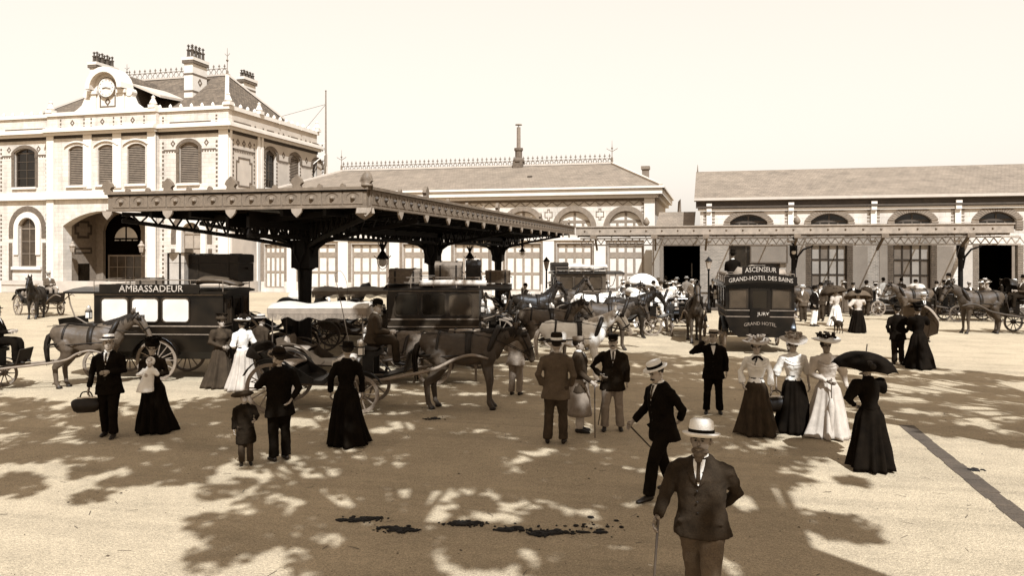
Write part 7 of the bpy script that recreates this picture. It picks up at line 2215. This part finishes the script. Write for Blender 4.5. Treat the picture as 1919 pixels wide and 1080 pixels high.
# crowd by the passage, behind the cab rank
crowd = [
    ('woman in white hat at the left of the passage crowd', 1166, 583, 'w', 'cloth_white', 'cloth_white', 'cloth_white'),
    ('woman under the white parasol by the passage', 1199, 584, 'w', 'cloth_tan', 'cloth_light', 'cloth_white'),
    ('man in dark bowler right of the white parasol', 1224, 586, 'm', 'cloth_dark', 'cloth_dark', 'cloth_dark'),
    ('stout man in tan jacket before the passage', 1238, 592, 'm', 'cloth_tan', 'cloth_brown', 'cloth_brown'),
    ('woman in pale blouse before the dark passage', 1254, 590, 'w', 'cloth_light', 'cloth_white', 'cloth_white'),
    ('woman in bright white skirt left of the bus horse', 1271, 601, 'w', 'cloth_mid', 'cloth_white', 'straw'),
    ('man in white boater deep in the dark passage', 1268, 574, 'm', 'cloth_brown', 'cloth_dark', 'cloth_white'),
    ('man in white boater at the right of the dark passage', 1287, 574, 'm', 'cloth_light', 'cloth_tan', 'cloth_white'),
    ('woman in white at the right side of the dark passage', 1303, 578, 'w', 'cloth_white', 'cloth_white', 'cloth_white'),
    ('man in dark cap at the left side of the dark passage', 1246, 573, 'm', 'cloth_dark', 'cloth_dark', 'cloth_dark'),
    ('man in brown coat just right of the hotel omnibus', 1505, 603, 'm', 'cloth_mid', 'cloth_brown', 'cloth_white'),
    ('man in dark jacket and white trousers right of the hotel omnibus', 1526, 612, 'm', 'cloth_black', 'cloth_white', 'cloth_black'),
    ('man in dark suit between hotel omnibus and brown parasols', 1539, 602, 'm', 'cloth_brown', 'cloth_brown', 'cloth_black'),
    ('man in bowler left of the dark brown parasol', 1549, 594, 'm', 'cloth_dark', 'cloth_dark', 'cloth_black'),
    ('tall man in black bowler behind the two parasols', 1598, 594, 'm', 'cloth_black', 'cloth_dark', 'cloth_black'),
    ('man in brown overcoat right of the two parasols', 1623, 592, 'm', 'cloth_brown', 'cloth_brown', 'cloth_black'),
    ('woman in straw hat behind the dark brown parasol', 1580, 586, 'w', 'cloth_tan', 'cloth_mid', 'cloth_white'),
    ('man in white shirt and dark waistcoat holding the right hand horse', 1716, 588, 'm', 'cloth_white', 'cloth_dark', 'cloth_dark'),
    ('man in dark hat standing left of the big cart horse', 1757, 590, 'm', 'cloth_dark', 'cloth_mid', 'cloth_dark'),
    ('man in bowler beside the dark column of the side canopy', 1769, 586, 'm', 'cloth_brown', 'cloth_dark', 'cloth_dark'),
    ('coachman in pale flat cap behind the big cart horse', 1817, 592, 'm', 'cloth_brown', 'cloth_dark', 'straw'),
    ('man in dark hat among the far cabs under the canopy', 1120, 590, 'm', 'cloth_brown', 'cloth_dark', 'cloth_dark'),
    ('coachman in pale cap leaning by the far cabs under the third column', 945, 596, 'm', 'cloth_brown', 'cloth_dark', 'straw'),
    ('man in bowler standing behind the chestnut horse', 985, 600, 'm', 'cloth_dark', 'cloth_dark', 'cloth_dark'),
    ('woman in white blouse among the cabs near the lamp post', 1030, 588, 'w', 'cloth_white', 'cloth_mid', 'straw'),
    ('man in tan jacket near the foot of the lamp post', 1052, 584, 'm', 'cloth_tan', 'cloth_brown', 'cloth_dark'),
    ('man in white boater behind the bay horse of the far cabs', 1088, 580, 'm', 'cloth_dark', 'cloth_tan', 'cloth_white'),
    ('woman in pale dress right of the small far omnibus', 1136, 580, 'w', 'cloth_light', 'cloth_light', 'cloth_white'),
    ('man in dark suit left of the white parasol', 1180, 578, 'm', 'cloth_dark', 'cloth_dark', 'cloth_black'),
    ('woman in tan dress just behind the white parasol', 1214, 576, 'w', 'cloth_tan', 'cloth_tan', 'straw'),
    ('man in pale suit standing at the passage pillar', 1232, 578, 'm', 'cloth_light', 'cloth_light', 'cloth_white'),
    ('woman in white blouse and dark skirt in front of the passage', 1262, 584, 'w', 'cloth_white', 'cloth_dark', 'cloth_white'),
    ('man in straw hat behind the horse that faces us', 1296, 584, 'm', 'cloth_mid', 'cloth_brown', 'straw'),
    ('man in black under the canopy left of the notice board', 1336, 580, 'm', 'cloth_black', 'cloth_black', 'cloth_black'),
    ('coachman in dark cap between the first and second canopy columns', 640, 618, 'm', 'cloth_dark', 'cloth_brown', 'cloth_dark'),
    ('woman in white blouse under the canopy by the fringed carriage', 612, 606, 'w', 'cloth_white', 'cloth_mid', 'straw'),
    ('man in bowler at the foot of the second canopy column', 838, 604, 'm', 'cloth_brown', 'cloth_dark', 'cloth_dark'),
    ('woman in pale dress by the hall windows behind the brown omnibus', 870, 578, 'w', 'cloth_light', 'cloth_white', 'cloth_white'),
    ('woman in white blouse left of the right canopy column', 1784, 583, 'w', 'cloth_white', 'cloth_mid', 'cloth_white'),
    ('man in tan suit before the right hand dark doorway', 1846, 581, 'm', 'cloth_tan', 'cloth_tan', 'straw'),
    ('woman in black at the right hand dark doorway', 1876, 580, 'w', 'cloth_dark', 'cloth_dark', 'cloth_dark'),
    ('man in white boater at the far right edge', 1903, 584, 'm', 'cloth_dark', 'cloth_tan', 'cloth_white'),
    ('porter in dark smock by the brick wing right of the white suit', 1688, 578, 'm', 'cloth_brown', 'cloth_brown', 'cloth_dark'),
    ('woman in pale dress and straw hat right of the brown parasols', 1641, 588, 'w', 'cloth_light', 'cloth_light', 'straw'),
]
for i, (lb, px, py, k, tp, bt, ht) in enumerate(crowd):
    rr = random.Random(i * 7 + 1)
    fa = heading(rr.uniform(-1, 1), rr.choice((-1, 1)) * rr.uniform(.5, 1))
    if k == 'm': person(lb, at(px, py), fa, h=rr.uniform(1.66, 1.76), arms=(rr.choice(('down', 'pocket', 'loose')), rr.choice(('down', 'front', 'pocket'))), legs=((0, rr.uniform(-.1, .1)), (0, rr.uniform(-.1, .1))), hatk='boater' if ht in ('cloth_white', 'straw') else rr.choice(('bowler', 'bowler', 'cap')), hatm=ht, top=tp, bottom=bt, det=0, shirt=tp != 'cloth_white', group='people before the station')
    else: person(lb, at(px, py), fa, 'woman', rr.uniform(1.58, 1.66), arms=('front', 'front'), hatk='picture_small', hatm=ht, band='cloth_mid', top=tp, bottom=bt, sleeve='puff', det=0, group='people before the station')
p_ = at(1205, 584); parasol('open white parasol in the crowd by the passage', Vector((p_.x, p_.y, 1.45)), (.1, .1, 1), 'cloth_white', .95, .62, .3, droop=.35)
# passengers in the carriages
for i, (c_, p, lb, tp, ht, k) in enumerate((
        (rc2, (.25, -.55, .96), 'woman in white hat riding in the carriage at right', 'cloth_mid', 'cloth_white', 'w'),
        (rc2, (-.25, -.55, .96), 'woman in straw hat riding in the carriage at right', 'cloth_tan', 'straw', 'w'),
        (rc2, (0, 1.08, 1.27), 'coachman on the box of the carriage at right', 'cloth_dark', 'cloth_black', 'm'),
        (rc, (0, 1.08, 1.35), 'coachman driving the cart at the right edge', 'cloth_brown', 'cloth_black', 'm'))):
    if k == 'm': person(lb, W(c_, p), Wz(c_), arms=('rein', 'rein'), hatk='bowler', hatm=ht, top=tp, bottom='cloth_dark', sit=True, det=0)
    else: person(lb, W(c_, p), Wz(c_), 'man', 1.64, arms=('front', 'front'), hatk='picture_small', hatm=ht, band='cloth_mid', top=tp, bottom='cloth_light', sit=True, det=0, shirt=False)
whip('bright coach whip with hanging lash at the right edge', W(rc2, (.2, 1.0, 2.0)), C2W(.35, 0) + Vector((0, 0, 1)), 2.3)
# ------------------------------------------------------------------ dung, clods and scattered pebbles
def dung_pile(label, px, py, L_, n, seed, wid=.12):
    rr = random.Random(seed)
    t = thing('dung_heap', label, 'dung', at(px, py), 0)
    q = MB()
    d = C2W(1, 0); f = C2W(0, 1)
    for k in range(max(2, n // 22)):       # trodden flat patches
        c = d * rr.gauss(0, .26) * L_ + f * rr.gauss(0, .3) * wid
        ra, rb, m = rr.uniform(.05, .14) * min(1, L_ * 3), rr.uniform(.03, .08), 16
        sh = rr.uniform(0, 6)
        rim = [c + d * (ra * math.cos(a) * (1 + .5 * noise.noise(Vector((math.cos(a) * 2 + sh, math.sin(a) * 2, k)))) ) + f * (rb * math.sin(a) * (1 + .5 * noise.noise(Vector((math.cos(a) * 2 + sh, math.sin(a) * 2, k))))) for a in [2 * PI * j / m for j in range(m)]]
        q.add([(p.x, p.y, .002) for p in rim] + [((p.x - c.x) * .8 + c.x, (p.y - c.y) * .8 + c.y, .012 + rr.uniform(0, .008)) for p in rim] + [(c.x, c.y, .016)], [(j, (j + 1) % m, m + (j + 1) % m, m + j) for j in range(m)] + [(m + j, m + (j + 1) % m, 2 * m) for j in range(m)])
    for k in range(n):
        a = rr.gauss(0, .33) * L_; b = rr.gauss(0, .4) * wid
        p = d * a + f * b
        r = rr.uniform(.005, .020) if rr.random() < .85 else rr.uniform(.018, .030)
        q.ball((p.x, p.y, r * .45), (r * rr.uniform(.7, 1.8), r * rr.uniform(.7, 1.6), r * rr.uniform(.35, .75)), 6, 4)
    tag(q.build('clod', 'dung', t, True), kind='stuff')
dung_pile('scattered dung heap at the left of the foreground row', 676, 975, .36, 100, 1)
dung_pile('dark dung heap second from left in the foreground row', 748, 995, .30, 110, 2)
dung_pile('long black dung heap in the middle of the foreground row', 868, 983, .32, 160, 3, .10)
dung_pile('small loose dung heap right of the middle', 965, 992, .35, 44, 4)
dung_pile('broad dung heap near the right end of the row', 1030, 1000, .36, 140, 5)
dung_pile('thin trail of clods at the right end of the row', 1110, 990, .6, 32, 6, .3)
dung_pile('flat dark dung patch under the bay horse', 812, 786, .22, 40, 8, .12)
dung_pile('dung lying on the paved gutter', 1825, 882, .16, 30, 9, .12)
rr = random.Random(11)
vs_, fs = [], []
for k in range(1500):
    r_, f_ = rr.uniform(-9, 9), rr.uniform(6.5, 24)
    if abs(r_) > f_ * .68: continue
    p = C2W(r_, f_)
    s = rr.uniform(.003, .010) * (1 if rr.random() < .95 else 2.0)
    k0 = len(vs_)
    vs_ += [(p.x - s, p.y - s * .6, 0), (p.x + s, p.y - s * .8, 0), (p.x + s * .8, p.y + s, 0), (p.x - s * .9, p.y + s * .7, 0), (p.x, p.y, s * .9)]
    fs += [(k0, k0 + 1, k0 + 4), (k0 + 1, k0 + 2, k0 + 4), (k0 + 2, k0 + 3, k0 + 4), (k0 + 3, k0, k0 + 4)]
me = bpy.data.meshes.new('pebbles')
for k in range(260):      # wisps of straw and scraps of paper
    r_, f_ = rr.uniform(-9, 9), rr.uniform(6.5, 24)
    if abs(r_) > f_ * .68: continue
    p = C2W(r_, f_); a = rr.uniform(0, PI); l = rr.uniform(.02, .08); w = rr.uniform(.002, .006)
    dx, dy = math.cos(a), math.sin(a); k0 = len(vs_)
    vs_ += [(p.x - dx * l + dy * w, p.y - dy * l - dx * w, .004), (p.x + dx * l + dy * w, p.y + dy * l - dx * w, .006), (p.x + dx * l - dy * w, p.y + dy * l + dx * w, .007), (p.x - dx * l - dy * w, p.y - dy * l + dx * w, .004)]
    fs.append((k0, k0 + 1, k0 + 2, k0 + 3))
me.from_pydata(vs_, [], fs)
tag(put('pebbles', me, 'coach_mid'), 'loose pebbles and crumbs scattered over the square', 'pebbles', kind='stuff')
bpy.data.scenes.remove(TMP)
